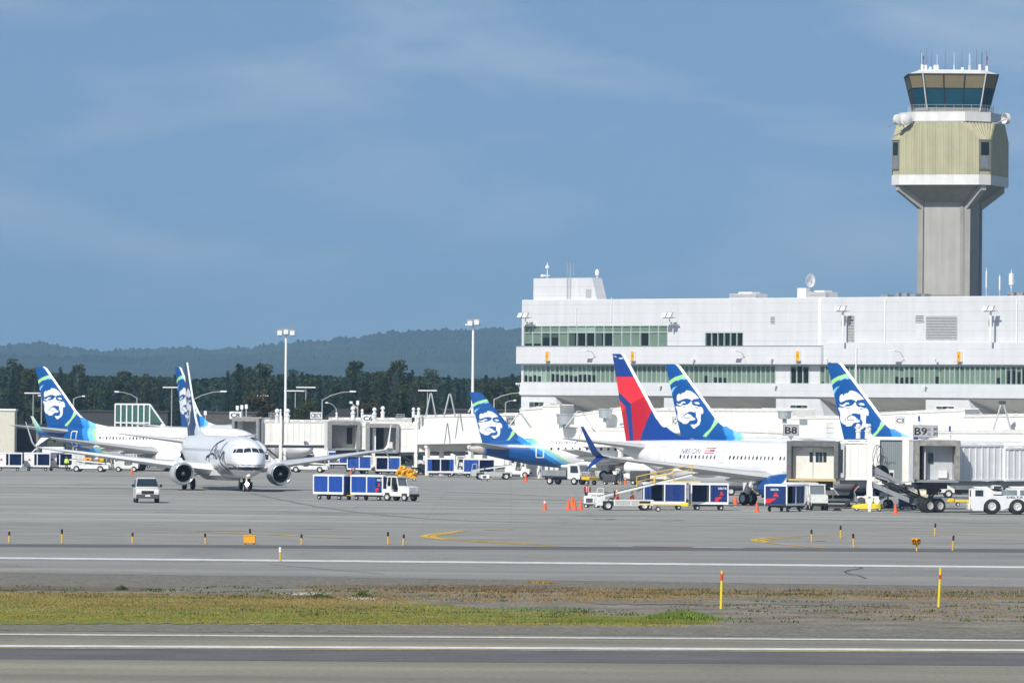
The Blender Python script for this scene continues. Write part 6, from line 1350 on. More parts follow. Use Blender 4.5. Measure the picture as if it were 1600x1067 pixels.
# ================================================================== BUILDINGS BEHIND THE APRON
def low_building(label, px0, px1, ptop, D, m, roofm, depth=14, name='shed', gable=0, wj=None):
    a, b = A(px0, ptop, D), A(px1, ptop, D); o = thing(name, label, 'building', (a.x, D, 0)); w = b.x - a.x; h = a.z
    MB().box(0, w, 0, depth, 0, h - (gable or 0)).build('wall', m, o)
    if gable: MB().prism([(-.4, h - gable), (w + .4, h - gable), (w * .72, h), (w * .28, h)], -.4, depth + .4).build('roof', roofm, o)
    else: MB().box(-.15, w + .15, -.15, depth, h + .001, h + .25).build('roof', roofm, o)
    return o, w, h
GW = panel_mat('grey ribbed cladding', (.20, .205, .20), 2.9, wj=1.05, gap=.06, dark=.45)
o, w, h = low_building('long grey metal clad shed at the frame edge behind the leftmost tail', -260, 62, 663, 850, GW, DGREY); MB().box(w - 7, w - 3.5, -.1, -.01, 0, 2.6).build('door', DARK, o); MB().box(w - 3, w - .5, -.1, -.01, .2, 4.6).build('dark_bay', DARK, o)
o, w, h = low_building('beige box room standing above the grey shed at the frame edge', -60, 23, 641, 845, mat('beige wall', (.62, .60, .50), .7, var=.1), CREAM, 4, 'roof_room')
low_building('flat dark building low behind the taxiing jet and the C8 sign', 300, 412, 645, 960, mat('brown grey wall', (.10, .095, .085), .8, var=.25), DGREY, 14, 'warehouse')
low_building('dark hipped roof building behind the bridges left of the C6 sign', 497, 592, 638, 985, mat('dark brown wall', (.05, .05, .05), .8), mat('dark slate roof', (.045, .048, .055), .9, var=.2), 14, 'house', 2.6)
low_building('low dark building behind the leftmost jet and the glass screen', 110, 262, 643, 960, mat('dark wall', (.05, .05, .055), .8), mat('dark slate roof', (.045, .048, .055), .9, var=.2), 14, 'depot')
low_building('low grey building behind the walkway right of the small spruce', 690, 812, 641, 960, mat('dark wall', (.05, .05, .055), .8), DGREY, 14, 'store_building')
# green glass blast screen with a raking end
a, b = A(180, 631, 830), A(234, 631, 830); o = thing('glass_screen', 'green glazed screen with white frame and raking end behind the leftmost jet', 'screen', (a.x, 830, 0)); w = b.x - a.x; z1 = a.z; z0 = A(180, 661, 830).z; mb = MB()
for k in range(7): mb.box(w * k / 6 - .08, w * k / 6 + .08, -.1, .1, 0, z1)
mb.box(0, w, -.09, .09, z1 - .12, z1 + .08).box(0, w, -.08, .08, z0, z0 + .15); mb.cyl((w, 0, z1), (w + 2.2, 0, z0 - .6), .12, n=6); mb.build('frame', WHITE, o)
GLS = mat('green screen glass', (.06, .15, .12), .2, var=.25)
for k in range(6): MB().box(w * k / 6 + .1, w * (k + 1) / 6 - .1, -.02, .02, z0 + .15, z1 - .13).build('glass_pane', GLS, o)
MB().prism([(w + .1, z0 + .1), (w + 1.9, z0 + .0), (w + .1, z1 - .2)], -.02, .02).build('glass_pane', GLS, o)
# railings on the bridge roof
for px0, px1, p0, p1, D, lab in [(420, 434, 645, 658, 768, 'white railing cage on the leftmost bridge roof'), (619, 632, 647, 656, 752, 'thin railing on the third bridge roof'), (1291, 1302, 661, 684, 600, 'ladder cage left of the face fin by B8')]:
    a, b = A(px0, p1, D), A(px1, p0, D); o = thing('roof_railing', lab, 'railing', (a.x, D, a.z)); w, h = b.x - a.x, b.z - a.z; mb = MB()
    for i in range(7): mb.cyl((w * i / 6, 0, 0), (w * i / 6, 0, h), .03, n=4)
    for i in range(3): mb.cyl((0, 0, h * (i + 1) / 3), (w, 0, h * (i + 1) / 3), .03, n=4)
    mb.build('rail', GALV, o)
# ================================================================== GROUND VEHICLES
def emblem_panel(o, x, y0, y1, z0, z1, face, bgm, text=True, sgn=1, name='end_panel'):
    """painted end panel standing in the plane x (or y if face='y'): red peak, red sweep, lettering"""
    w = y1 - y0; h = z1 - z0
    P = (lambda u, v, d: (x + sgn * d, y0 + u * w, z0 + v * h)) if face == 'x' else (lambda u, v, d: (y0 + u * w, x + sgn * d, z0 + v * h))
    mb = MB(); a = [P(0, 0, 0), P(1, 0, 0), P(1, 1, 0), P(0, 1, 0)]; b = [P(0, 0, -.04), P(1, 0, -.04), P(1, 1, -.04), P(0, 1, -.04)]
    e = mb.loft([a, b]).build(name, bgm, o); fl = (face == 'x') == (sgn < 0)
    U = (lambda u: 1 - u) if (face == 'x' and sgn < 0) or (face == 'y' and sgn > 0) else (lambda u: u)
    mb = MB(); mb.add([P(U(.36), .40, .012), P(U(.66), .40, .012), P(U(.60), .55, .012), P(U(.51), .66, .012), P(U(.42), .55, .012)], [(0, 1, 2, 3, 4)])
    if text: mb.add([P(U(.0), .03, .014), P(U(.22), .02, .014), P(U(.34), .14, .014), P(U(.52), .24, .014), P(U(.50), .33, .014), P(U(.25), .30, .014), P(U(0), .26, .014)], [(0, 1, 2, 3, 4, 5, 6)])
    mb.build('emblem', REDP if text else mat('pale red emblem', (.62, .14, .10), .5), e)
    if text: text_part('DELTA', h * .12, lambda u, v, k: P(U(.26 + u / w * 1.0), .76 + v / h, .014 + .001 * k), WHITE, e, bold=.008)
    return e
def cart(label, loc, rz, L=3.3, W=1.6, closed=(1, 1, 1, 1), ends=('blue', 'blue'), group='covered baggage carts', curt=BLUEC, floor=.62, top=2.12, name='baggage_cart', solid=False):
    o = thing(name, label, 'baggage cart', loc, rz, group); h = L / 2; w = W / 2
    MB().box(-h, h, -w, w, floor - .12, floor).box(-h + .3, h - .3, -.1, .1, floor - .3, floor - .121).box(-h + .35, -h + .75, -w + .15, w - .15, floor - .28, floor - .121).box(h - .75, h - .35, -w + .15, w - .15, floor - .28, floor - .121).build('chassis', DGREY, o)
    MB().box(-h, h, -w - .03, -w - .001, floor - .14, floor + .05).box(-h, h, w + .001, w + .03, floor - .14, floor + .05).build('edge_rail', WHITE, o)
    MB().prism([(-w - .05, top - .10), (w + .05, top - .10), (w + .05, top), (w * .6, top + .07), (-w * .6, top + .07), (-w - .05, top)], -h - .04, h + .04, 'x').build('roof', WHITE, o)
    for x in (-h + .04, 0, h - .04):
        for y in (-w + .0, w - .0): MB().box(x - .05, x + .05, y - .05, y + .05, floor + .001, top - .101).build('post', WHITE, o)
    r = random.Random(label)
    def curtain(x0, x1, y):
        n = 14; f = []; b = []
        for i in range(n + 1):
            t = i / n; d = .025 * sin(t * 11 + r.uniform(0, .8)); x = x0 + (x1 - x0) * t; f.append((x, y + d, floor + .06 + r.uniform(0, .03))); b.append((x, y + d * .5, top - .11))
        m = MB().loft([f, b], False, closed=False); m.build('curtain', curt, o)
    for k, (x0, x1) in enumerate(((-h + .1, -.06), (.06, h - .1))):
        for q, y in enumerate((-w - .0, w + .0)):
            st = closed[k * 2 + q]
            if st == 1: curtain(x0, x1, y)
            elif st == .5: curtain(x0, x0 + (x1 - x0) * .35, y)
            elif st == .6: curtain(x1 - (x1 - x0) * .35, x1, y)
    for sg, en in ((-1, ends[0]), (1, ends[1])):
        if en in ('delta',): emblem_panel(o, sg * (h + .012), -w + .06, w - .06, floor + .03, top - .12, 'x', DELTAB, True, sg)
        elif en == 'white': emblem_panel(o, sg * (h + .012), -w + .06, w - .06, floor + .03, top - .12, 'x', WHITE, False, sg)
        elif en == 'blue': MB().box(min(sg * (h - .03), sg * h), max(sg * (h - .03), sg * h), -w + .06, w - .06, floor + .03, top - .12).build('end_panel', DELTAB, o)
    for x in (-h + .55, h - .55):
        for y in (-w + .15, w - .15): wheel_part(o, x, y, .2, .2, .14, rimr=.4)
    MB().cyl((h, 0, floor - .2), (h + .7, 0, .32), .035).cyl((h, .35, floor - .2), (h + .6, 0, .33), .025).cyl((h, -.35, floor - .2), (h + .6, 0, .33), .025).build('tow_bar', YELLOW, o)
    return o
def tug(label, loc, rz, group='baggage tugs', m=OFFW, blue=None, name='baggage_tug'):
    """low tractor with upright open cab; nose to +x"""
    o = thing(name, label, 'baggage tug', loc, rz, group)
    MB().prism([(-1.35, .42), (1.45, .42), (1.5, .62), (1.48, 1.16), (1.1, 1.27), (.35, 1.30), (.25, .78), (-.35, .78), (-.45, 1.02), (-1.35, 1.02)], -.68, .68).build('body', m, o)
    MB().rbox(1.46, 1.62, -.66, .66, .38, .60, .05).build('front_bumper', BLACKR, o); MB().rbox(-1.5, -1.351, -.6, .6, .42, .62, .05).build('rear_bumper', BLACKR, o)
    c = MB()
    for x, x2 in ((-.50, -.46), (.32, .12)):
        for y in (-.62, .62): c.cyl((x, y, 1.02), (x2, y, 2.0), .055, n=6)
    c.box(-.95, -.49, -.66, .66, 1.021, 1.25); c.cyl((-.95, -.62, 1.2), (-.85, -.62, 2.0), .05).cyl((-.95, .62, 1.2), (-.85, .62, 2.0), .05)
    c.rbox(-1.0, .22, -.72, .72, 2.0, 2.1, .04).build('cab_frame', m, o)
    MB().quad((.31, -.58, 1.3), (.31, .58, 1.3), (.14, .58, 1.98), (.14, -.58, 1.98)).build('windscreen', mat('grey windscreen', (.16, .19, .21), .15, var=.2), o)
    MB().quad((-.93, -.58, 1.3), (-.93, .58, 1.3), (-.86, .58, 1.98), (-.86, -.58, 1.98)).build('rear_window', GLASSD, o)
    MB().rbox(-.42, -.1, -.45, .45, .80, .98, .05).rbox(-.46, -.36, -.45, .45, .99, 1.5, .04).build('seat', BLACKR, o)
    MB().cyl((.26, .2, 1.15), (.1, .2, 1.45), .02).lathe([(0, .17), (.03, .19), (.05, .17), (.03, .15), (0, .17)], (.08, .2, 1.42), 'z', 12).build('steering_wheel', BLACKR, o)
    for y in (-.5, .5): MB().lathe([(0, .09), (.03, .07), (.04, .01)], (1.49, y, .92), 'x', 10).build('headlight', mat('lamp lens', (.75, .77, .78), .15, var=.05), o)
    for x, r_ in ((-.85, .34), (1.0, .32)):
        for y in (-.62, .62): wheel_part(o, x, y, r_, r_, .24)
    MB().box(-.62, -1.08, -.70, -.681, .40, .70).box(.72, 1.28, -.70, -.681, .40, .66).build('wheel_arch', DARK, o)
    return o
def belt_loader(label, loc, rz, group='belt loaders', rise=2.4, L=4.6, m=OFFW, rails=True):
    o = thing('belt_loader', label, 'belt loader', loc, rz, group)
    MB().prism([(-2.3, .38), (2.2, .38), (2.25, .85), (-.9, .85), (-1.05, .66), (-1.55, .66), (-1.7, 1.15), (-2.3, 1.05), (-2.4, .7)], -.85, -.15).prism([(-2.3, .38), (2.2, .38), (2.25, .85), (-2.3, .85)], .05, .85).build('chassis', m, o)
    MB().box(-.8, .4, -.87, -.851, .45, .80).box(.5, 2.0, -.87, -.851, .45, .80).build('side_panel', mat('pale grey panel', (.45, .46, .46), .5), o)
    MB().rbox(-1.2, -.85, -.75, -.25, .86, 1.0, .04).rbox(-.86, -.76, -.75, -.25, 1.0, 1.55, .03).build('seat', BLACKR, o); MB().cyl((-1.75, -.5, 1.1), (-1.5, -.5, 1.45), .02).lathe([(0, .18), (.03, .2), (.05, .18), (.02, .16), (0, .18)], (-1.5, -.5, 1.42), 'z', 12).build('steering_wheel', BLACKR, o)
    MB().tube([(-1.7, -.78, 1.15), (-1.75, -.78, 1.75), (-2.2, -.78, 1.7), (-2.3, -.78, 1.05)], .035).build('guard_bar', m, o)
    x0, z0, x1, z1 = -1.9, .95, L, rise
    q = lambda x, dz: z0 + (z1 - z0) * (x - x0) / (x1 - x0) + dz
    MB().loft([[(x, .1, q(x, 0)), (x, .85, q(x, 0)), (x, .85, q(x, .16)), (x, .1, q(x, .16))] for x in (x0, x1)]).build('conveyor_boom', OFFW, o)
    MB().loft([[(x, .16, q(x, .162)), (x, .79, q(x, .162)), (x, .79, q(x, .2)), (x, .16, q(x, .2))] for x in (x0 - .08, x1 + .08)]).build('belt', BLACKR, o)
    if rails:
        mb = MB(); xa, xb = 1.0, x1; mb.tube([(xa, .06, q(xa, .2)), (xa, .06, q(xa, 1.0)), (xb, .06, q(xb, .9)), (xb, .06, q(xb, .2))], .035).tube([(xa, .06, q(xa, .6)), (xb, .06, q(xb, .55))], .025); 
        for t in (.33, .66): xx = xa + (xb - xa) * t; mb.cyl((xx, .06, q(xx, .1)), (xx, .06, q(xx, .95)), .03)
        mb.build('yellow_rail', YELLOW, o)
    for s in (0, 1): MB().tube([(0, .3 + .4 * s, .85), (1.6, .3 + .4 * s, q(1.6, 0))], .05).build('lift_arm', GREYM, o)
    for x in (-1.35, 1.55):
        for y in (-.80, .80): wheel_part(o, x, y, .37, .37, .25)
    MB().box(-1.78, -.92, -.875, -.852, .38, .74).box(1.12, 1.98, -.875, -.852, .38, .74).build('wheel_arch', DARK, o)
    return o
def gp(px, py): p = G(px, py); return (p.x, p.y, 0)
def ang_px(p0, p1): a, b = G(*p0), G(*p1); return atan2(b.y - a.y, b.x - a.x)
# passenger van on the apron
o = thing('passenger_van', 'white passenger van driving toward the field near the frame edge', 'van', gp(228.5, 785), radians(-84), None); 
o['group'] = 'white van'
VW = mat('van white paint', (.72, .72, .70), .3, var=.08, coat=.4)
R = []
for x, zb, zl, zt_, w, wt in [(2.35, .55, 1.02, 1.06, .90, .86), (2.25, .40, 1.08, 1.14, .97, .92), (1.35, .36, 1.14, 1.24, .99, .93), (1.18, .36, 1.18, 1.32, .99, .92), (.55, .36, 1.22, 2.0, .99, .80), (.35, .36, 1.22, 2.05, .99, .79), (-2.3, .36, 1.22, 2.05, .99, .78), (-2.55, .42, 1.22, 1.9, .97, .76)]:
    R.append([(x, -w, zb), (x, w, zb), (x, w, zl), (x, wt, zt_ - .06), (x, wt - .12, zt_), (x, -wt + .12, zt_), (x, -wt, zt_ - .06), (x, -w, zl)])
MB().loft(R).build('body', VW, o, smooth=True, auto=25)
MB().quad((1.21, -.88, 1.34), (1.21, .88, 1.34), (.60, .76, 1.97), (.60, -.76, 1.97)).build('windscreen', GLASSD, o)
MB().box(2.34, 2.385, -.50, .50, .76, 1.0).build('grille', DARK, o); MB().rbox(2.3, 2.45, -.95, .95, .42, .72, .05).build('bumper', mat('dark bumper', (.08, .08, .085), .5), o); MB().box(2.452, 2.46, -.2, .2, .54, .66).build('number_plate', WHITE, o)
for y in (-.7, .7):
    MB().rbox(2.28, 2.37, y - .18, y + .18, .80, .98, .03).build('headlight', mat('lamp lens', (.75, .77, .78), .15, var=.05), o); MB().rbox(.95, 1.1, y * 1.62 - .1, y * 1.62 + .1, 1.28, 1.52, .04).build('door_mirror', BLACKR, o)
for sg in (-1, 1):
    P = [(.95, 1.26), (.45, 1.86), (-.3, 1.9), (-.3, 1.26)]
    for P in ([(.95, 1.26), (.45, 1.86), (-.2, 1.9), (-.2, 1.26)], [(-.3, 1.26), (-.3, 1.9), (-1.3, 1.9), (-1.3, 1.26)], [(-1.4, 1.26), (-1.4, 1.9), (-2.3, 1.88), (-2.3, 1.26)]):
        f_ = lambda x, z: (x, sg * (.995 - (z - 1.22) / .78 * .215 + .004), z); MB().add([f_(*p) for p in P], [(0, 1, 2, 3)]).build('side_window', GLASSD, o)
for x in (1.6, -1.5):
    for y in (-.86, .86): wheel_part(o, x, y, .36, .36, .24)
# train 1: two blue carts and their tug
an = ang_px((500, 781), (650, 784)) 
cart('blue curtained baggage cart at the tail of the short train in mid apron', gp(522, 780.5), an, 3.3, ends=('blue', 'blue'), group='baggage train in mid apron')
cart('blue curtained baggage cart behind the tug in mid apron, lettering at its front', gp(582, 781.5), an, 3.5, ends=('blue', 'delta'), group='baggage train in mid apron')
emblem_panel(bpy.data.objects['baggage_cart.001'], -.83, .95, 1.72, .68, 2.0, 'y', DELTAB, True, -1, 'side_panel')
tug('white tug pulling two blue carts across mid apron', gp(625, 782.5), an, 'baggage train in mid apron')
# Delta side
bl = belt_loader('white belt loader with raised boom and yellow rails beside the red finned jet', gp(975, 797), radians(5), rise=2.75, L=5.4)
cart('open navy baggage cart left of the two wheeled pair under the navy wing', gp(1037, 796), radians(3), 3.4, closed=(.5, 1, 1, 1), ends=('blue', 'blue'), curt=DBLUEC, group='navy carts by the red finned jet')
c2 = cart('navy baggage cart with red crest panel on its side, right of the belt loader', gp(1107, 797), radians(4), 3.0, closed=(0, 1, .5, 1), ends=('blue', 'blue'), curt=DBLUEC, group='navy carts by the red finned jet')
emblem_panel(c2, -.83, .42, 1.46, .68, 2.0, 'y', DELTAB, True, -1, 'side_panel')
cart('navy baggage cart with large red crest on its end, nearest the B8 canopy', gp(1226, 799), radians(62), 3.3, closed=(.6, 1, 1, 1), ends=('delta', 'blue'), curt=DBLUEC, group='navy carts by the red finned jet', W=1.9)
cart('navy baggage cart standing behind the one with the large red crest', (gp(1219, 786)[0], gp(1219, 786)[1], 0), radians(50), 3.2, ends=('blue', 'blue'), curt=DBLUEC, group='navy carts by the red finned jet')
cart('navy baggage cart coupled between the crest cart and the white tug at B8', (gp(1252, 796)[0], gp(1252, 796)[1] + 2.2, 0), radians(35), 2.4, closed=(0, 1, 1, 1), ends=('blue', 'blue'), curt=DBLUEC, group='navy carts by the red finned jet')
tug('white tug at the head of the navy carts below the B8 canopy', gp(1276, 797), radians(-84), 'tugs at the gates')
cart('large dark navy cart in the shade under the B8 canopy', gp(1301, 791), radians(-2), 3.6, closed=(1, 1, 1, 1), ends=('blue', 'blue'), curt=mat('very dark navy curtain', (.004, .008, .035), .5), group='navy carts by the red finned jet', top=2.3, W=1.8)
# cab over flatbed truck
o = thing('flatbed_truck', 'white cabbed flatbed truck with a yellow front platform, left of the cone row', 'truck', gp(886, 757), radians(-32), None); o['group'] = 'flatbed truck'
MB().box(-2.6, .5, -.85, .85, .75, .9).box(-2.5, 1.9, -.4, -.25, .5, .749).box(-2.5, 1.9, .25, .4, .5, .749).build('chassis', DGREY, o)
bd = MB(); bd.box(-2.6, .45, -.95, -.88, .9, 1.5).box(-2.6, .45, .88, .95, .9, 1.5).box(-2.6, -2.53, -.88, .88, .9, 1.5).box(.38, .45, -.88, .88, .9, 1.6); bd.build('flatbed_side', GREYM, o)
MB().prism([(.6, .6), (2.1, .6), (2.2, 1.15), (1.95, 2.1), (1.8, 2.2), (.6, 2.2)], -.92, .92).build('cab', VW, o)
MB().quad((2.19, -.8, 1.27), (2.19, .8, 1.27), (1.98, .75, 2.02), (1.98, -.75, 2.02)).build('windscreen', mat('grey windscreen', (.16, .19, .21), .15, var=.2), o)
for sg in (-1, 1): MB().add([(.95, sg * .93, 1.25), (1.95, sg * .93, 1.25), (1.8, sg * .93, 2.0), (.95, sg * .93, 2.0)], [(0, 1, 2, 3)]).build('side_window', GLASSD, o)
MB().rbox(2.3, 3.3, -.95, .95, .55, .85, .05).build('front_platform', YELLOW, o); mb = MB()
for i in range(7): mb.cyl((2.35, -.9 + i * .3, .85), (2.35, -.9 + i * .3, 1.35), .025, n=5).cyl((3.25, -.9 + i * .3, .85), (3.25, -.9 + i * .3, 1.3), .025, n=5)
mb.cyl((2.35, -.9, 1.35), (2.35, .9, 1.35), .03).cyl((3.25, -.9, 1.3), (3.25, .9, 1.3), .03).cyl((2.35, -.9, 1.35), (3.25, -.9, 1.3), .03); mb.build('platform_rail', OFFW, o)
for x in (-1.6, 1.4):
    for y in (-.8, .8): wheel_part(o, x, y, .40, .40, .26)
wheel_part(o, 2.9, -.7, .25, .25, .2); wheel_part(o, 2.9, .7, .25, .25, .2)
# aircraft tow tractor
o = thing('tow_tractor', 'big white aircraft tow tractor with four large wheels at the frame edge', 'tow tractor', gp(1589, 803.5), radians(180), None); o['group'] = 'tow tractor'
TW = mat('tractor white paint', (.74, .745, .74), .35, var=.08, streak=.06, coat=.3)
def arch(cx, r, n=12, z=.55): return [(cx + r * cos(pi * i / n), z + r * sin(pi * i / n)) for i in range(n + 1)]
P = [(3.55, .30), (3.70, .45), (3.72, 1.95), (3.45, 2.02), (2.35, 2.12), (1.9, 1.82), (.9, 1.78), (.8, 2.05), (-2.6, 2.05), (-2.9, 1.9), (-3.6, 1.2), (-3.7, .3)]
P = P + [(.05 - .68, .3)] + arch(.05, .68)[::-1][0:] + [(2.05 - .68, .3)] + arch(2.05, .68)[::-1] + [(2.05 + .68, .3)]
MB().prism(P, .95, 1.25).prism(P, -1.25, -.95).build('side_body', TW, o)
MB().box(-3.6, 3.6, -.949, .949, .45, 1.15).box(2.3, 3.6, -.949, .949, 1.15, 1.98).box(-2.7, .8, -.949, .949, 1.15, 2.0).box(.8, 2.3, -.949, .949, 1.15, 1.7).build('inner_body', TW, o)
MB().rbox(2.38, 3.45, -1.1, 1.1, 2.05, 2.16, .04).rbox(-2.5, .6, -1.15, 1.15, 2.06, 2.2, .05).build('cab_roof', TW, o)
for x0, x1, z0, z1 in [(2.75, 3.38, 1.42, 1.90), (.11, 1.33, 1.52, 1.92), (-.62, -.14, 1.50, 1.92)]:
    for y in (-1.262, 1.252): MB().box(x0, x1, y, y + .01, z0, z1).build('side_window', GLASSD if x0 > 2 else mat('pale tractor glass', (.20, .26, .28), .15, var=.4, vs=2), o)
MB().prism([(1.15, 2.0), (2.1, 2.02), (1.95, 2.28), (1.35, 2.28)], -.9, .9).build('rear_cab', OFFW, o); MB().box(1.3, 1.9, .902, .93, 2.04, 2.22).box(1.3, 1.9, -.93, -.902, 2.04, 2.22).build('cab_glass', GLASSD, o)
MB().box(1.2, 1.95, 1.252, 1.262, 1.50, 1.58).build('louvre', DARK, o)
MB().rbox(3.72, 3.95, -1.1, 1.1, .35, .8, .05).build('bumper', OFFW, o); MB().box(3.72, 3.80, 1.0, 1.2, 1.4, 1.9).build('side_mirror', BLACKR, o)
for x in (2.05, .05):
    for y in (-1.05, 1.05): wheel_part(o, x, y, .64, .64, .42, rimr=.5)
text_part('DELTA', .16, lambda u, v, k: (-.0 - u * 1.9 + .9, 1.262 + .001 * k, 1.28 + v), NAVYT, o, bold=.006)
o = thing('tow_bar', 'yellow tow bar lying between the B9 wheels and the white tow tractor', 'tow bar', gp(1500, 790.5), 0); MB().box(-1.1, 1.2, -.1, .1, .38, .55).build('bar', YEL2, o); MB().rbox(-1.0, -.5, -.3, .3, .3, .65, .06).rbox(.6, 1.4, -.25, .25, .15, .42, .06).build('coupling', YELLOW, o)
for y in (-.35, .35): wheel_part(o, -.2, y, .16, .16, .1)
# yellow skirted unit beside the ramp
o = thing('air_start_unit', 'low yellow skirted ground unit with pale drums, between the B8 and B9 wheels', 'ground unit', gp(1356, 798), radians(-3)); Rg = []
for x, w, z0, z1 in [(-1.35, .25, .22, .3), (-1.2, .6, .18, .48), (-.4, .75, .12, .60), (.6, .75, .14, .62), (1.1, .6, .2, .55), (1.3, .3, .28, .42)]: Rg.append([(x, -w, z0 + .05), (x, -w * .6, z0), (x, w * .6, z0), (x, w, z0 + .05), (x, w, z1 - .08), (x, w * .6, z1), (x, -w * .6, z1), (x, -w, z1 - .08)])
MB().loft(Rg).build('yellow_skirt', YEL2, o, smooth=True, auto=40)
for x, z, r_ in ((-.55, .85, .27), (.1, .9, .33), (.7, .82, .25)): MB().lathe([(-.3, .02), (-.3, r_), (.3, r_), (.3, .02)], (x, 0, z), 'y', 16, caps=True).build('drum', OFFW if x > 0 else DGREY, o)
MB().rbox(-.9, .9, -.25, .25, 1.0, 1.18, .05).build('cover', OFFW, o); MB().tube([(-.9, 0, .7), (-1.1, 0, 1.6), (-.7, 0, 2.0)], .05).build('handle', GREYM, o)
for x in (-.9, .9): wheel_part(o, x, -.55, .2, .2, .14)
o = thing('wheel_chock', 'small black chock lying on the apron below the navy carts', 'chock', gp(1308, 798), .1); MB().prism([(-.42, 0), (.42, 0), (.2, .2), (-.15, .22)], -.12, .12).build('rubber_block', BLACKR, o)
# orange yellow hose heap
o = thing('hose_cart', 'heap of orange yellow air hose on a small cart in mid distance', 'hose cart', gp(637, 751), 0); rh = random.Random(8); hp = MB()
for k in range(9):
    c = Vector((rh.uniform(-.7, .8), rh.uniform(-.3, .3), rh.uniform(.55, 1.25))); rr_ = rh.uniform(.28, .5); P = [(c.x + rr_ * cos(a * .7 + k), c.y + .25 * sin(a + k), c.z + rr_ * .8 * sin(a * .7 + k)) for a in range(10)]; hp.tube(P, .17, 7)
hp.build('coiled_hose', mat('orange yellow fabric hose', (.80, .42, .02), .7, var=.15, bump=.5), o); MB().box(-.9, .9, -.5, .5, .3, .42).build('cart_deck', YELLOW, o)
for x in (-.7, .7): wheel_part(o, x, -.4, .2, .2, .12)
# mid row under the bridges
row = [(530, 731, 2.9, 'blue baggage cart, leftmost under the second bridge canopy', (1, 1, 1, 1), ('blue', 'blue')), (561, 740, 2.9, 'blue baggage cart below the gap between the two grey canopies', (1, 1, 1, 1), ('blue', 'blue')),
       (606, 742, 2.9, 'dark blue baggage cart below the dark doorway canopy', (0, 1, 1, 1), ('blue', 'blue')), (688, 745, 3.2, 'baggage cart with open navy sides right of the orange hose', (.5, 1, .6, 1), ('blue', 'white')), (748, 746, 3.6, 'baggage cart with one blue curtain and open grey inside below the regional jet tail', (1, 1, 0, 1), ('blue', 'blue'))]
for px, py, L_, lab, cl, en in row: cart(lab, gp(px, py), radians(2), L_, closed=cl, ends=en, group='carts under the bridges', W=1.5)
for px, py, lab, an_ in [(578, 740, 'grey white tug between two carts under the open canopies', 10), (719, 744, 'white and yellow tug left of the half open cart', 175), (199, 737, 'white low nosed tug behind the wing of the taxiing jet', 176)]: tug(lab, gp(px, py), radians(an_), 'tugs at the gates')
tug('white open cabbed tractor under the regional jet body', gp(810, 746), radians(172), 'tugs at the gates', m=WHITE)
belt_loader('white belt loader half hidden by the taxiing jet wing', gp(484, 738), radians(172), rise=1.2, L=2.4, rails=False)
belt_loader('low pale belt loader before the half open cart below the regional jet tail', gp(768, 749), radians(6), rise=1.5, L=2.2, rails=False, m=WGREY)
b_ = belt_loader('belt loader with yellow cases on its belt near the leftmost carts', gp(142, 737), radians(170), rise=1.35, L=2.4, rails=False)
o = thing('luggage_case', 'first yellow case on the belt loader near the leftmost carts', 'case', (gp(142, 737)[0] - .35, gp(142, 737)[1] - .35, 1.28), .1, 'yellow cases on the belt loader'); MB().rbox(-.5, .45, -.3, .3, 0, .42, .06).build('shell', YELLOW, o); MB().rbox(-.15, .15, -.32, -.301, .1, .3, .01).build('label_patch', REDP, o)
o = thing('luggage_case', 'second yellow case on the belt loader near the leftmost carts', 'case', (gp(142, 737)[0] + 1.0, gp(142, 737)[1] - .4, 1.22), .0, 'yellow cases on the belt loader'); MB().rbox(-.5, .55, -.3, .3, 0, .40, .06).build('shell', YELLOW, o); MB().rbox(-.2, .1, -.32, -.301, .1, .3, .01).build('label_patch', REDP, o)
# leftmost row of carts
for px, lab in [(14, 'leftmost open sided cart with white end panel at the frame edge'), (58, 'open sided cart with a red crest on its white end, second in the far row'), (93, 'open sided cart whose end is by the worker in yellow')]:
    cart(lab, gp(px, 735.5), radians(4), 3.1, closed=(.5, 1, 0, 1), ends=('white', 'white'), group='far row of open carts', curt=BLUEC, W=1.5)
for k, px in enumerate([-4, 43, 83]):
    oo = bpy.data.objects[[x.name for x in bpy.data.objects if x.get('group') == 'far row of open carts'][k]]; emblem_panel(oo, -.79, -1.5, -.35, .68, 2.0, 'y', WHITE, False, -1, 'side_panel')
cart('all white box cart right of the worker in yellow', gp(118, 735), radians(4), 2.2, closed=(1, 1, 1, 1), ends=('white', 'white'), group='white box carts', curt=OFFW, W=1.5)
cart('blue sided cart left of the taxiing jet engine', gp(240, 731), radians(2), 2.4, ends=('blue', 'blue'), group='carts behind the taxiing jet'); cart('small blue cart hidden behind the taxiing jet engine pylon', gp(264, 731), radians(2), 1.6, ends=('blue', 'blue'), group='carts behind the taxiing jet')
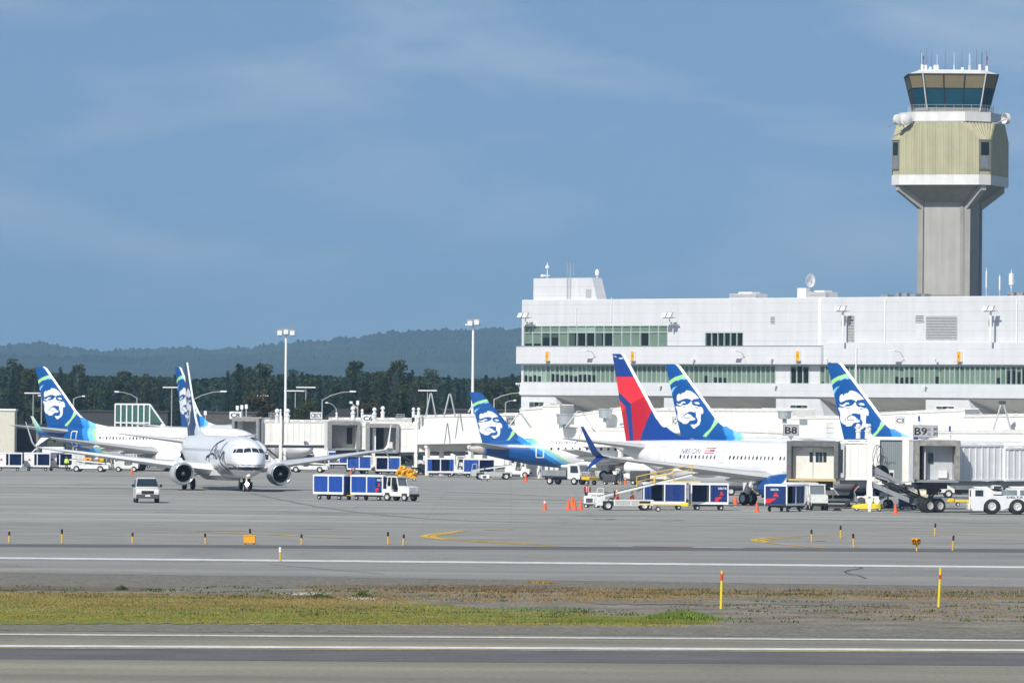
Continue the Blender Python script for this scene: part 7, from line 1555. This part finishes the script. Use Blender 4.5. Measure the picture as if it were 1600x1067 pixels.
def box_truck(label, px, py, L_, h, rz, group='white service trucks'):
    o = thing('service_truck', label, 'truck', gp(px, py), rz, group); MB().rbox(-L_ / 2, L_ / 2 - 1.4, -1.0, 1.0, .8, h, .05).build('box_body', WHITE, o)
    MB().prism([(L_ / 2 - 1.35, .5), (L_ / 2, .5), (L_ / 2, 1.15), (L_ / 2 - .3, 1.95), (L_ / 2 - 1.35, 2.0)], -.95, .95).build('cab', OFFW, o)
    for sg in (-1, 1): MB().add([(L_ / 2 - 1.1, sg * .96, 1.2), (L_ / 2 - .15, sg * .96, 1.2), (L_ / 2 - .4, sg * .96, 1.85), (L_ / 2 - 1.1, sg * .96, 1.85)], [(0, 1, 2, 3)]).build('side_window', GLASSD, o)
    MB().quad((L_ / 2 + .005, -.8, 1.2), (L_ / 2 + .005, .8, 1.2), (L_ / 2 - .27, .8, 1.9), (L_ / 2 - .27, -.8, 1.9)).build('windscreen', GLASSD, o); MB().box(-L_ / 2, L_ / 2, -.4, .4, .45, .79).build('chassis', DGREY, o)
    for x in (-L_ / 2 + .9, L_ / 2 - .8):
        for y in (-.85, .85): wheel_part(o, x, y, .4, .4, .25)
    return o
box_truck('white box truck behind the right engine of the taxiing jet', 436, 733, 5.0, 2.9, radians(185)); box_truck('long white box truck over the wing of the taxiing jet', 492, 729, 6.2, 2.9, radians(0)); box_truck('white truck standing behind the leftmost jet tail by the shed', 92, 727, 4.2, 2.4, 0); box_truck('white service truck behind the wing between tug and blue cart', 212, 728, 4.0, 2.7, radians(180))
box_truck('white truck below the walkway left of the regional jet tail', 700, 737, 4.6, 3.1, radians(0)); box_truck('white truck seen under the right end of the B9 tunnel', 1508, 778, 4.8, 2.3, radians(180)); box_truck('white truck seen low between the cones and the blue engine', 1160, 774, 4.2, 2.6, radians(5)); box_truck('white truck under the belly of the red finned jet', 1120, 768, 4.4, 2.6, radians(175))
box_truck('white truck under the walkway left of the regional jet tail, nearer the C6 column', 672, 733, 4.0, 2.4, radians(180)); box_truck('high white catering truck under the walkway over the regional jet tail cone', 742, 737, 5.2, 3.4, radians(180)); box_truck('white truck standing under the leftmost bridge tunnel', 466, 733, 4.4, 2.6, radians(0))
box_truck('white truck beside the half open cart under the C5 walkway', 778, 738, 4.4, 2.5, radians(0)); box_truck('white tank truck behind the flatbed truck and far cones', 905, 744, 5.2, 2.8, radians(0))
# ground power carts and tow bars under the jets
def gpu(label, px, py, m, s=1.0, drum=False):
    o = thing('power_cart', label, 'ground power cart', gp(px, py), radians(ru(-15, 15)), 'ground power carts'); o.scale = (s, s, s)
    if drum: MB().lathe([(-.8, .05), (-.75, .42), (.75, .42), (.8, .05)], (0, 0, 1.0), 'x', 16).build('tank', m, o, smooth=True, auto=40)
    else: MB().rbox(-.9, .9, -.55, .55, .45, 1.35, .08).build('housing', m, o); MB().box(-.6, .2, -.57, -.551, .6, 1.1).build('louvre', DGREY, o)
    MB().box(-.9, .9, -.5, .5, .3, .44).build('frame', DGREY, o); MB().cyl((.9, 0, .36), (1.6, 0, .25), .04).build('tow_bar', YELLOW, o)
    for x in (-.6, .6):
        for y in (-.5, .5): wheel_part(o, x, y, .22, .22, .14)
gpu('cream tank cart under the regional jet belly', 840, 744, mat('cream tank', (.66, .62, .45), .5), .9, True); gpu('dark power cart behind the far cone pair under the wing', 953, 757, DGREY, .8); gpu('dark grey loading cart right of the far cone pair', 1000, 757, DGREY, 1.1); gpu('pale power cart under the navy carts crest panel', 932, 790, OFFW, .8)
gpu('pale tank cart under the B9 canopy', 1436, 792, mat('cream tank', (.66, .62, .45), .5), 1.0, True); gpu('grey power cart beside the whitish truck behind the C6 bridge', 655, 741, GREYM, .9); gpu('yellow power cart near the tugs under the second canopy', 548, 737, YELLOW, .6); gpu('red and white chock cart by the trio of cones', 925, 793, OFFW, .7); gpu('dark power cart under the leftmost bridge', 447, 737, DGREY, .9); gpu('white power cart right of the tower of cases near the regional jet', 758, 751, WHITE, .5)
gpu('blue topped pump cart under the B9 cab', 1418, 796, mat('blue pump paint', (.03, .08, .25), .5), .8)
o = thing('step_stand', 'yellow railed step stand beside the tail of the red finned jet', 'step stand', gp(1045, 792), 0); mb = MB().tube([(-1.2, 0, .3), (-1.2, 0, 2.5), (-.2, 0, 2.7), (-.2, 0, .4)], .045).tube([(-.2, 0, 2.6), (.35, 0, 2.9), (.4, 0, 1.6)], .045).tube([(-1.2, 1, .3), (-1.2, 1, 2.5), (-.2, 1, 2.7), (-.2, 1, .4)], .045); mb.build('yellow_rail', mat('pale yellow paint', (.75, .60, .22), .5), o); mb = MB()
for i in range(7): mb.box(-1.1 + i * .16, -.9 + i * .16, .05, .95, .3 + i * .25, .33 + i * .25)
mb.build('step_slats', GREYM, o); MB().box(-.2, 2.6, 0, 1, 2.02, 2.14).build('platform', mat('pale yellow paint', (.75, .60, .22), .5), o)
MB().rbox(-.35, .1, -.1, .4, 1.75, 2.1, .05).build('red_box', mat('salmon red paint', (.6, .12, .1), .5), o)
o = thing('tow_bar', 'long yellow tow bar lying under the navy open cart', 'tow bar', gp(1040, 799), .02); MB().box(-2.2, 1.6, -.08, .08, .5, .62).build('bar', mat('pale yellow paint', (.75, .60, .22), .5), o); MB().rbox(1.2, 1.8, -.2, .2, .4, .7, .05).build('coupling', YEL2, o)
for y in (-.35, .35): wheel_part(o, -.6, y, .2, .2, .1)
MB().box(-.62, -.58, -.35, .35, .2, .5).build('axle', DGREY, o)

# cones
CONES = [(851, 797, 1, 'orange cone with white top standing alone left of the cone trio'), (888, 796.5, 0, 'left cone of the trio by the belt loader'), (898, 796.5, 0, 'middle cone of the trio by the belt loader'), (907.5, 796.5, 0, 'right cone of the trio by the belt loader'), (894, 790, 0, 'orange cone half hidden behind the trio'), (821.5, 752, 0, 'red cone beside the tank cart under the regional jet'),
         (963.5, 757, 1, 'left cone of the far pair under the wing'), (977, 757, 1, 'right cone of the far pair under the wing'), (1149, 788, 0, 'left cone before the main gear of the red finned jet'), (1167.5, 788.5, 0, 'right cone before the main gear of the red finned jet'), (1182.5, 800, 0, 'cone nearest the crest cart'), (1399, 802.5, 0, 'cone left of the B9 wheels'), (206, 741, 0, 'cone before the white tug behind the taxiing jet wing'), (172, 733, 0, 'cone right of the belt loader with yellow cases'), (548, 746, 0, 'dim red cone under the second canopy'), (843, 745, 1, 'small cone under the coloured bands of the regional jet')]
pc = None
for px, py, wt, lab in CONES:
    if pc is None:
        pc = thing('traffic_cone', lab, 'traffic cone', gp(px, py), 0, 'orange traffic cones'); MB().cyl((0, 0, .04), (0, 0, .86), .19, .035, 14).build('cone_body', ORANGE, pc, smooth=True, auto=40); MB().rbox(-.24, .24, -.24, .24, 0, .04, .02).build('base', ORANGE, pc)
        MB().cyl((0, 0, .56), (0, 0, .72), .092, .064, 14, caps=False).build('reflective_band', REFLW, pc); pc0 = pc
    else:
        c = dup(pc0, gp(px, py), ru(0, 1.5), lab)
        if not wt:
            for ch in list(c.children):
                if ch.name.startswith('reflective'): bpy.data.objects.remove(ch)
# loader cones riding on the equipment
for px, py, z, lab in [(964, 797, .86, 'orange cone standing on the belt loader deck behind its seat'), (988, 797, .86, 'red orange cone on the belt loader deck by the rear wheel')]:
    p = G(px, py); dup(pc0, (p.x, p.y + .55, z), 0, lab)
# taxiway edge markers
def marker(px, py, lab, h=.62, capc=BLACKR, m=mat('marker yellow', (.72, .42, .05), .5, var=.15), r_=.055, group='black topped yellow edge markers'):
    o = thing('edge_marker', lab, 'edge marker', gp(px, py), 0, group); o.rotation_euler = (radians(ru(-2, 2)), radians(ru(-3, 3)), 0)
    MB().cyl((0, 0, 0), (0, 0, h * .7), r_, n=10).build('post', m, o); MB().cyl((0, 0, h * .7), (0, 0, h), r_ * 1.15, n=10).lathe([(0, r_ * 1.15), (.03, r_ * .8), (.045, .005)], (0, 0, h), 'z', 10).build('cap', capc, o); MB().cyl((0, 0, 0), (0, 0, .05), r_ * 1.7, n=10).build('base', GREYM, o); return o
nth = ['first', 'second', 'third', 'fourth', 'fifth', 'sixth', 'seventh', 'eighth', 'ninth']
for k, (px, py, h) in enumerate([(14, 848, .62), (97, 849, .80), (207, 849, .60), (321, 850, .58), (391.5, 849, .84), (471, 851.5, .60), (606.5, 851, .72), (630, 852.5, .64)]):
    marker(px, py, ['black topped marker at the frame edge, leftmost of the row', 'tall black topped marker, second from the frame edge', 'short black topped marker below the white van', 'black topped marker between the van marker and the orange box light', 'tall black topped marker standing behind the orange box light', 'black topped marker just past the orange box light', 'taller left marker of the close pair before the yellow hairpin line', 'shorter right marker of the close pair before the yellow hairpin line'][k], h)
for px, py, h, lab in [(1268, 847, .74, 'marker inside the big yellow curve, nearest its bend'), (1313.5, 841, .78, 'marker standing far up on the yellow curve'), (1334, 855.5, .80, 'nearest marker inside the big yellow curve'), (1460.5, 837, .78, 'marker standing on the yellow line above the orange lamp'), (1488.5, 860, .84, 'rightmost marker at the taxiway edge beside the orange lamp')]: marker(px, py, lab, h)
marker(438, 877.5, 'white topped marker standing on the white taxiway line', .72, WHITE, group='white topped marker')
o = thing('box_light', 'orange box shaped taxiway light at the foot of a tall marker', 'taxiway light', gp(390, 851), 0); MB().rbox(-.34, .34, -.2, .2, .10, .52, .03).build('housing', mat('amber box paint', (.80, .36, .01), .5, var=.1), o); MB().box(-.3, -.2, -.1, .1, 0, .1).box(.2, .3, -.1, .1, 0, .1).build('foot', GREYM, o); MB().rbox(-.37, .37, -.22, .22, .521, .56, .01).build('lid', YELLOW, o)
o = thing('guard_light', 'orange twin lens guard light on a short post by the rightmost marker', 'guard light', gp(1431, 861), radians(15)); MB().rbox(-.26, .26, -.15, .15, .38, .75, .08).build('housing', mat('amber box paint', (.80, .36, .01), .5, var=.1), o); MB().cyl((.05, 0, 0), (.05, 0, .38), .05).build('post', YELLOW, o)
for x in (-.2, .1): MB().lathe([(0, .11), (-.05, .12), (-.12, .10)], (x, -.15, .6), 'y', 12).build('lens_hood', mat('brown hood', (.25, .08, .01), .5), o)
for px, py, h, lab, tp, lean in [(1126.5, 951, 1.55, 'yellow marker stake with a red top on the gravel verge', .40, 1), (1466.5, 948, 1.62, 'yellow marker stake with a red patch near its top, leaning slightly', .18, 2.5)]:
    o = thing('marker_stake', lab, 'marker stake', gp(px, py), 0, 'tall yellow marker stakes'); o.rotation_euler = (0, radians(lean), 0); MB().cyl((0, 0, 0), (0, 0, h), .058, .05, 10).build('stake', mat('stake yellow', (.80, .62, .02), .5, var=.15, vs=4), o, smooth=True, auto=40)
    MB().cyl((0, 0, h - (0.0 if tp > .3 else .28) - tp), (0, 0, h - (.12 if tp > .3 else .28)), .061, n=10).build('red_band', mat('stake red', (.70, .05, .03), .5, var=.2, vs=4), o)

# ================================================================== PEOPLE
def person(label, loc, rz, pose='stand', vest=None, trousers=(.02, .025, .04), s=1.0, group='ground crew'):
    """one skinned body; every joint of the skeleton is a vertex with its own radius"""
    V = [(0, 0, .96)]; E = []; Rr = [.135]
    def chain(start, pts):
        i = start
        for p, r in pts: V.append(p); Rr.append(r); E.append((i, len(V) - 1)); i = len(V) - 1
        return i
    bend = {'stand': 0, 'bend': .75, 'reach': .15}[pose]
    def up(x, y, z):      # torso bent forward round the hip
        dz = z - .96; return (x + 0, y - dz * sin(bend), .96 + dz * cos(bend))
    a = chain(0, [(up(0, 0, 1.15), .125), (up(0, .01, 1.38), .15)])
    nk = chain(a, [(up(0, 0, 1.50), .06), (up(0, -.01, 1.56), .062)]); hd_ = chain(nk, [(up(0, -.02, 1.64), .092), (up(0, -.01, 1.72), .082)])
    for sg in (-1, 1):
        arm = {'stand': [(up(sg * .19, 0, 1.40), .065), (up(sg * .24, .02, 1.14), .045), (up(sg * .23, -.08, .92), .032)], 'bend': [(up(sg * .19, 0, 1.40), .065), (up(sg * .22, -.2, 1.2), .045), (up(sg * .16, -.42, 1.1), .032)], 'reach': [(up(sg * .19, 0, 1.40), .065), (up(sg * .25, -.12, 1.2), .045), (up(sg * .16, -.34, 1.24), .032)]}[pose]
        w = chain(a, arm); wp = Vector(V[w]); dr = (wp - Vector(V[w - 1])).normalized(); palm = wp + dr * .08; pi_ = chain(w, [(tuple(palm), .030)])
        side_ = Vector((1, 0, 0)); 
        for k, (off, ln) in enumerate(((-.03, .062), (-.01, .075), (.011, .07), (.03, .055))):
            b = palm + side_ * off + dr * .02; chain(pi_, [(tuple(b), .009), (tuple(b + dr * ln * .6), .008), (tuple(b + dr * ln + Vector((0, -.02, 0))), .007)])
        b = wp + dr * .03 + Vector((0, -.035, 0)); chain(w, [(tuple(b), .011), (tuple(b + dr * .045), .009)])
        st = .10 if pose != 'bend' else .13
        chain(0, [((sg * .10, 0, .86), .098), ((sg * st, -.02 if pose != 'bend' else -.08, .48), .062), ((sg * st, .03, .10), .042), ((sg * st, -.14, .04), .04)])
    me = bpy.data.meshes.new('person'); me.from_pydata([tuple(p) for p in V], E, []); o = bpy.data.objects.new('person', me); COL.objects.link(o)
    md = o.modifiers.new('skin', 'SKIN'); md.use_smooth_shade = True
    sk = me.skin_vertices[0].data if me.skin_vertices else None
    if sk is None:
        bpy.context.view_layer.objects.active = o; o.update_tag(); bpy.context.view_layer.update(); sk = me.skin_vertices[0].data if me.skin_vertices else None
    if sk:
        for i, r in enumerate(Rr): sk[i].radius = (r, r)
        sk[0].use_root = True
    sb = o.modifiers.new('smooth', 'SUBSURF'); sb.levels = 1; sb.render_levels = 1
    me.materials.append(mat('dark work trousers', trousers, .8, var=.2)); o.location = loc; o.rotation_euler = (0, 0, rz); o.scale = (s, s, s)
    tag(o, label, 'person', group)
    # head skin and face, hair or cap, vest and sleeves as clothing
    sknm = mat('skin', (.42, .24, .16), .6, var=.08); hp = Vector(up(0, -.02, 1.655))
    f = MB(); f.lathe([(-.115, .01), (-.10, .05), (-.05, .083), (.0, .094), (.05, .095), (.09, .08), (.118, .03), (.12, .005)], hp, 'z', 14); f.cyl(hp + Vector((0, -.09, -.005)), hp + Vector((0, -.118, -.02)), .014, n=6)
    for sg in (-1, 1): f.lathe([(-.02, .005), (0, .022), (.02, .005)], hp + Vector((sg * .095, .005, -.01)), 'z', 6)
    f.build('face', sknm, o, smooth=True)
    e = MB(); 
    for sg in (-1, 1): e.lathe([(-.006, .002), (0, .009), (.006, .002)], hp + Vector((sg * .034, -.088, .012)), 'z', 6)
    e.box(hp.x - .025, hp.x + .025, hp.y - .092, hp.y - .082, hp.z - .058, hp.z - .05).build('eyes_and_mouth', DARK, o)
    MB().lathe([(.0, .101), (.05, .102), (.09, .088), (.12, .04), (.128, .005)], hp + Vector((0, .008, .008)), 'z', 14).build('hair', mat('dark hair', (.02, .015, .012), .8), o, smooth=True)
    if vest:
        vm, sm = vest; c = MB(); R = []
        for z, w, d in ((.93, .165, .125), (1.05, .17, .13), (1.2, .18, .14), (1.34, .205, .145), (1.43, .19, .13), (1.48, .10, .09)):
            R.append([up(w * cos(2 * pi * i / 16), d * sin(2 * pi * i / 16), z) for i in range(16)])
        c.loft(R); c.build('vest', vm, o, smooth=True)
        b = MB()
        for sg in (-1, 1): b.loft([[up(sg * (.085 + .022 * q) * (1.1 if z > 1.3 else 1), -dd - .004 * 1, z) for q in (-1, 1)] for z, dd in ((.95, .118), (1.2, .132), (1.36, .134), (1.45, .112))], False, closed=False)
        b.build('reflective_band', REFLW, o)
        for sg in (-1, 1):
            arm = [V[i] for i in range(len(V))]
            idx = [i for i, (p, r) in enumerate(zip(V, Rr)) if r in (.065, .045, .032) and (p[0] > 0) == (sg > 0)][:3]
            if len(idx) == 3: MB().cyl(V[idx[0]], V[idx[1]], .085, .062, 10).cyl(V[idx[1]], Vector(V[idx[1]]).lerp(Vector(V[idx[2]]), .8), .062, .05, 10).build('sleeve', sm, o, smooth=True, auto=50)
    return o
REDV = mat('red hi-vis vest', (.80, .05, .05), .6, var=.1); DRS = mat('dark red jacket', (.28, .02, .03), .7); LIME = mat('lime hi-vis vest', (.62, .85, .04), .6, var=.08); DKJ = mat('dark blue jacket', (.02, .03, .06), .8)
person('person in red safety vest standing left of the belt loader by the cones', gp(917.5, 786.5), radians(15), 'stand', (REDV, DRS), s=1.0)
person('person in lime yellow vest standing at the end of the far cart row', gp(104, 736), radians(-20), 'stand', (LIME, LIME))
person('person in pinkish red jacket bending beside the unit under the B8 bridge', (A(1331, 700, 527).x, 527, .55), radians(60), 'bend', (mat('pink red hi-vis jacket', (.75, .12, .14), .6), mat('pink red hi-vis jacket', (.75, .12, .14), .6)))
person('person in dark clothes behind the far cone pair', gp(972, 757), radians(30), 'reach', (DKJ, DKJ)); person('person in pale top working behind the far cone pair', (gp(966, 755)[0], gp(966, 755)[1], 0), radians(-30), 'reach', (mat('pale grey jacket', (.4, .38, .36), .8), mat('pale grey jacket', (.4, .38, .36), .8)), s=1.12)
person('person in red vest standing behind the tug in mid distance', gp(552, 745.5), 0, 'stand', (mat('dull red hi-vis vest', (.5, .05, .05), .6), DKJ), s=.75)
# the crouched worker stands on a low step
o = thing('work_step', 'low grey work step under the bending worker at B8', 'step', (A(1331, 700, 527).x, 527, 0)); MB().box(-.5, .5, -.4, .4, .47, .55).build('tread', GREYM, o); MB().box(-.45, -.38, -.35, -.28, 0, .469).box(.38, .45, -.35, -.28, 0, .469).box(-.45, -.38, .28, .35, 0, .469).box(.38, .45, .28, .35, 0, .469).build('frame', GREYM, o)

# ================================================================== AIR
HZ = MB().box(-9500, 16500, -650, 22500, -6, 330).build('haze', bpy.data.materials.new('haze'))
HZ['kind'] = 'stuff'; HZ['label'] = 'thin blue summer haze over the whole airfield'
m = HZ.data.materials[0]; m.use_nodes = True; m.node_tree.nodes.clear(); n = m.node_tree.nodes
ho = n.new('ShaderNodeOutputMaterial'); pv = n.new('ShaderNodeVolumePrincipled'); pv.inputs['Color'].default_value = (0.29, 0.51, 0.74, 1); pv.inputs['Density'].default_value = 0.00009; pv.inputs['Anisotropy'].default_value = -0.2
m.node_tree.links.new(pv.outputs[0], ho.inputs['Volume'])
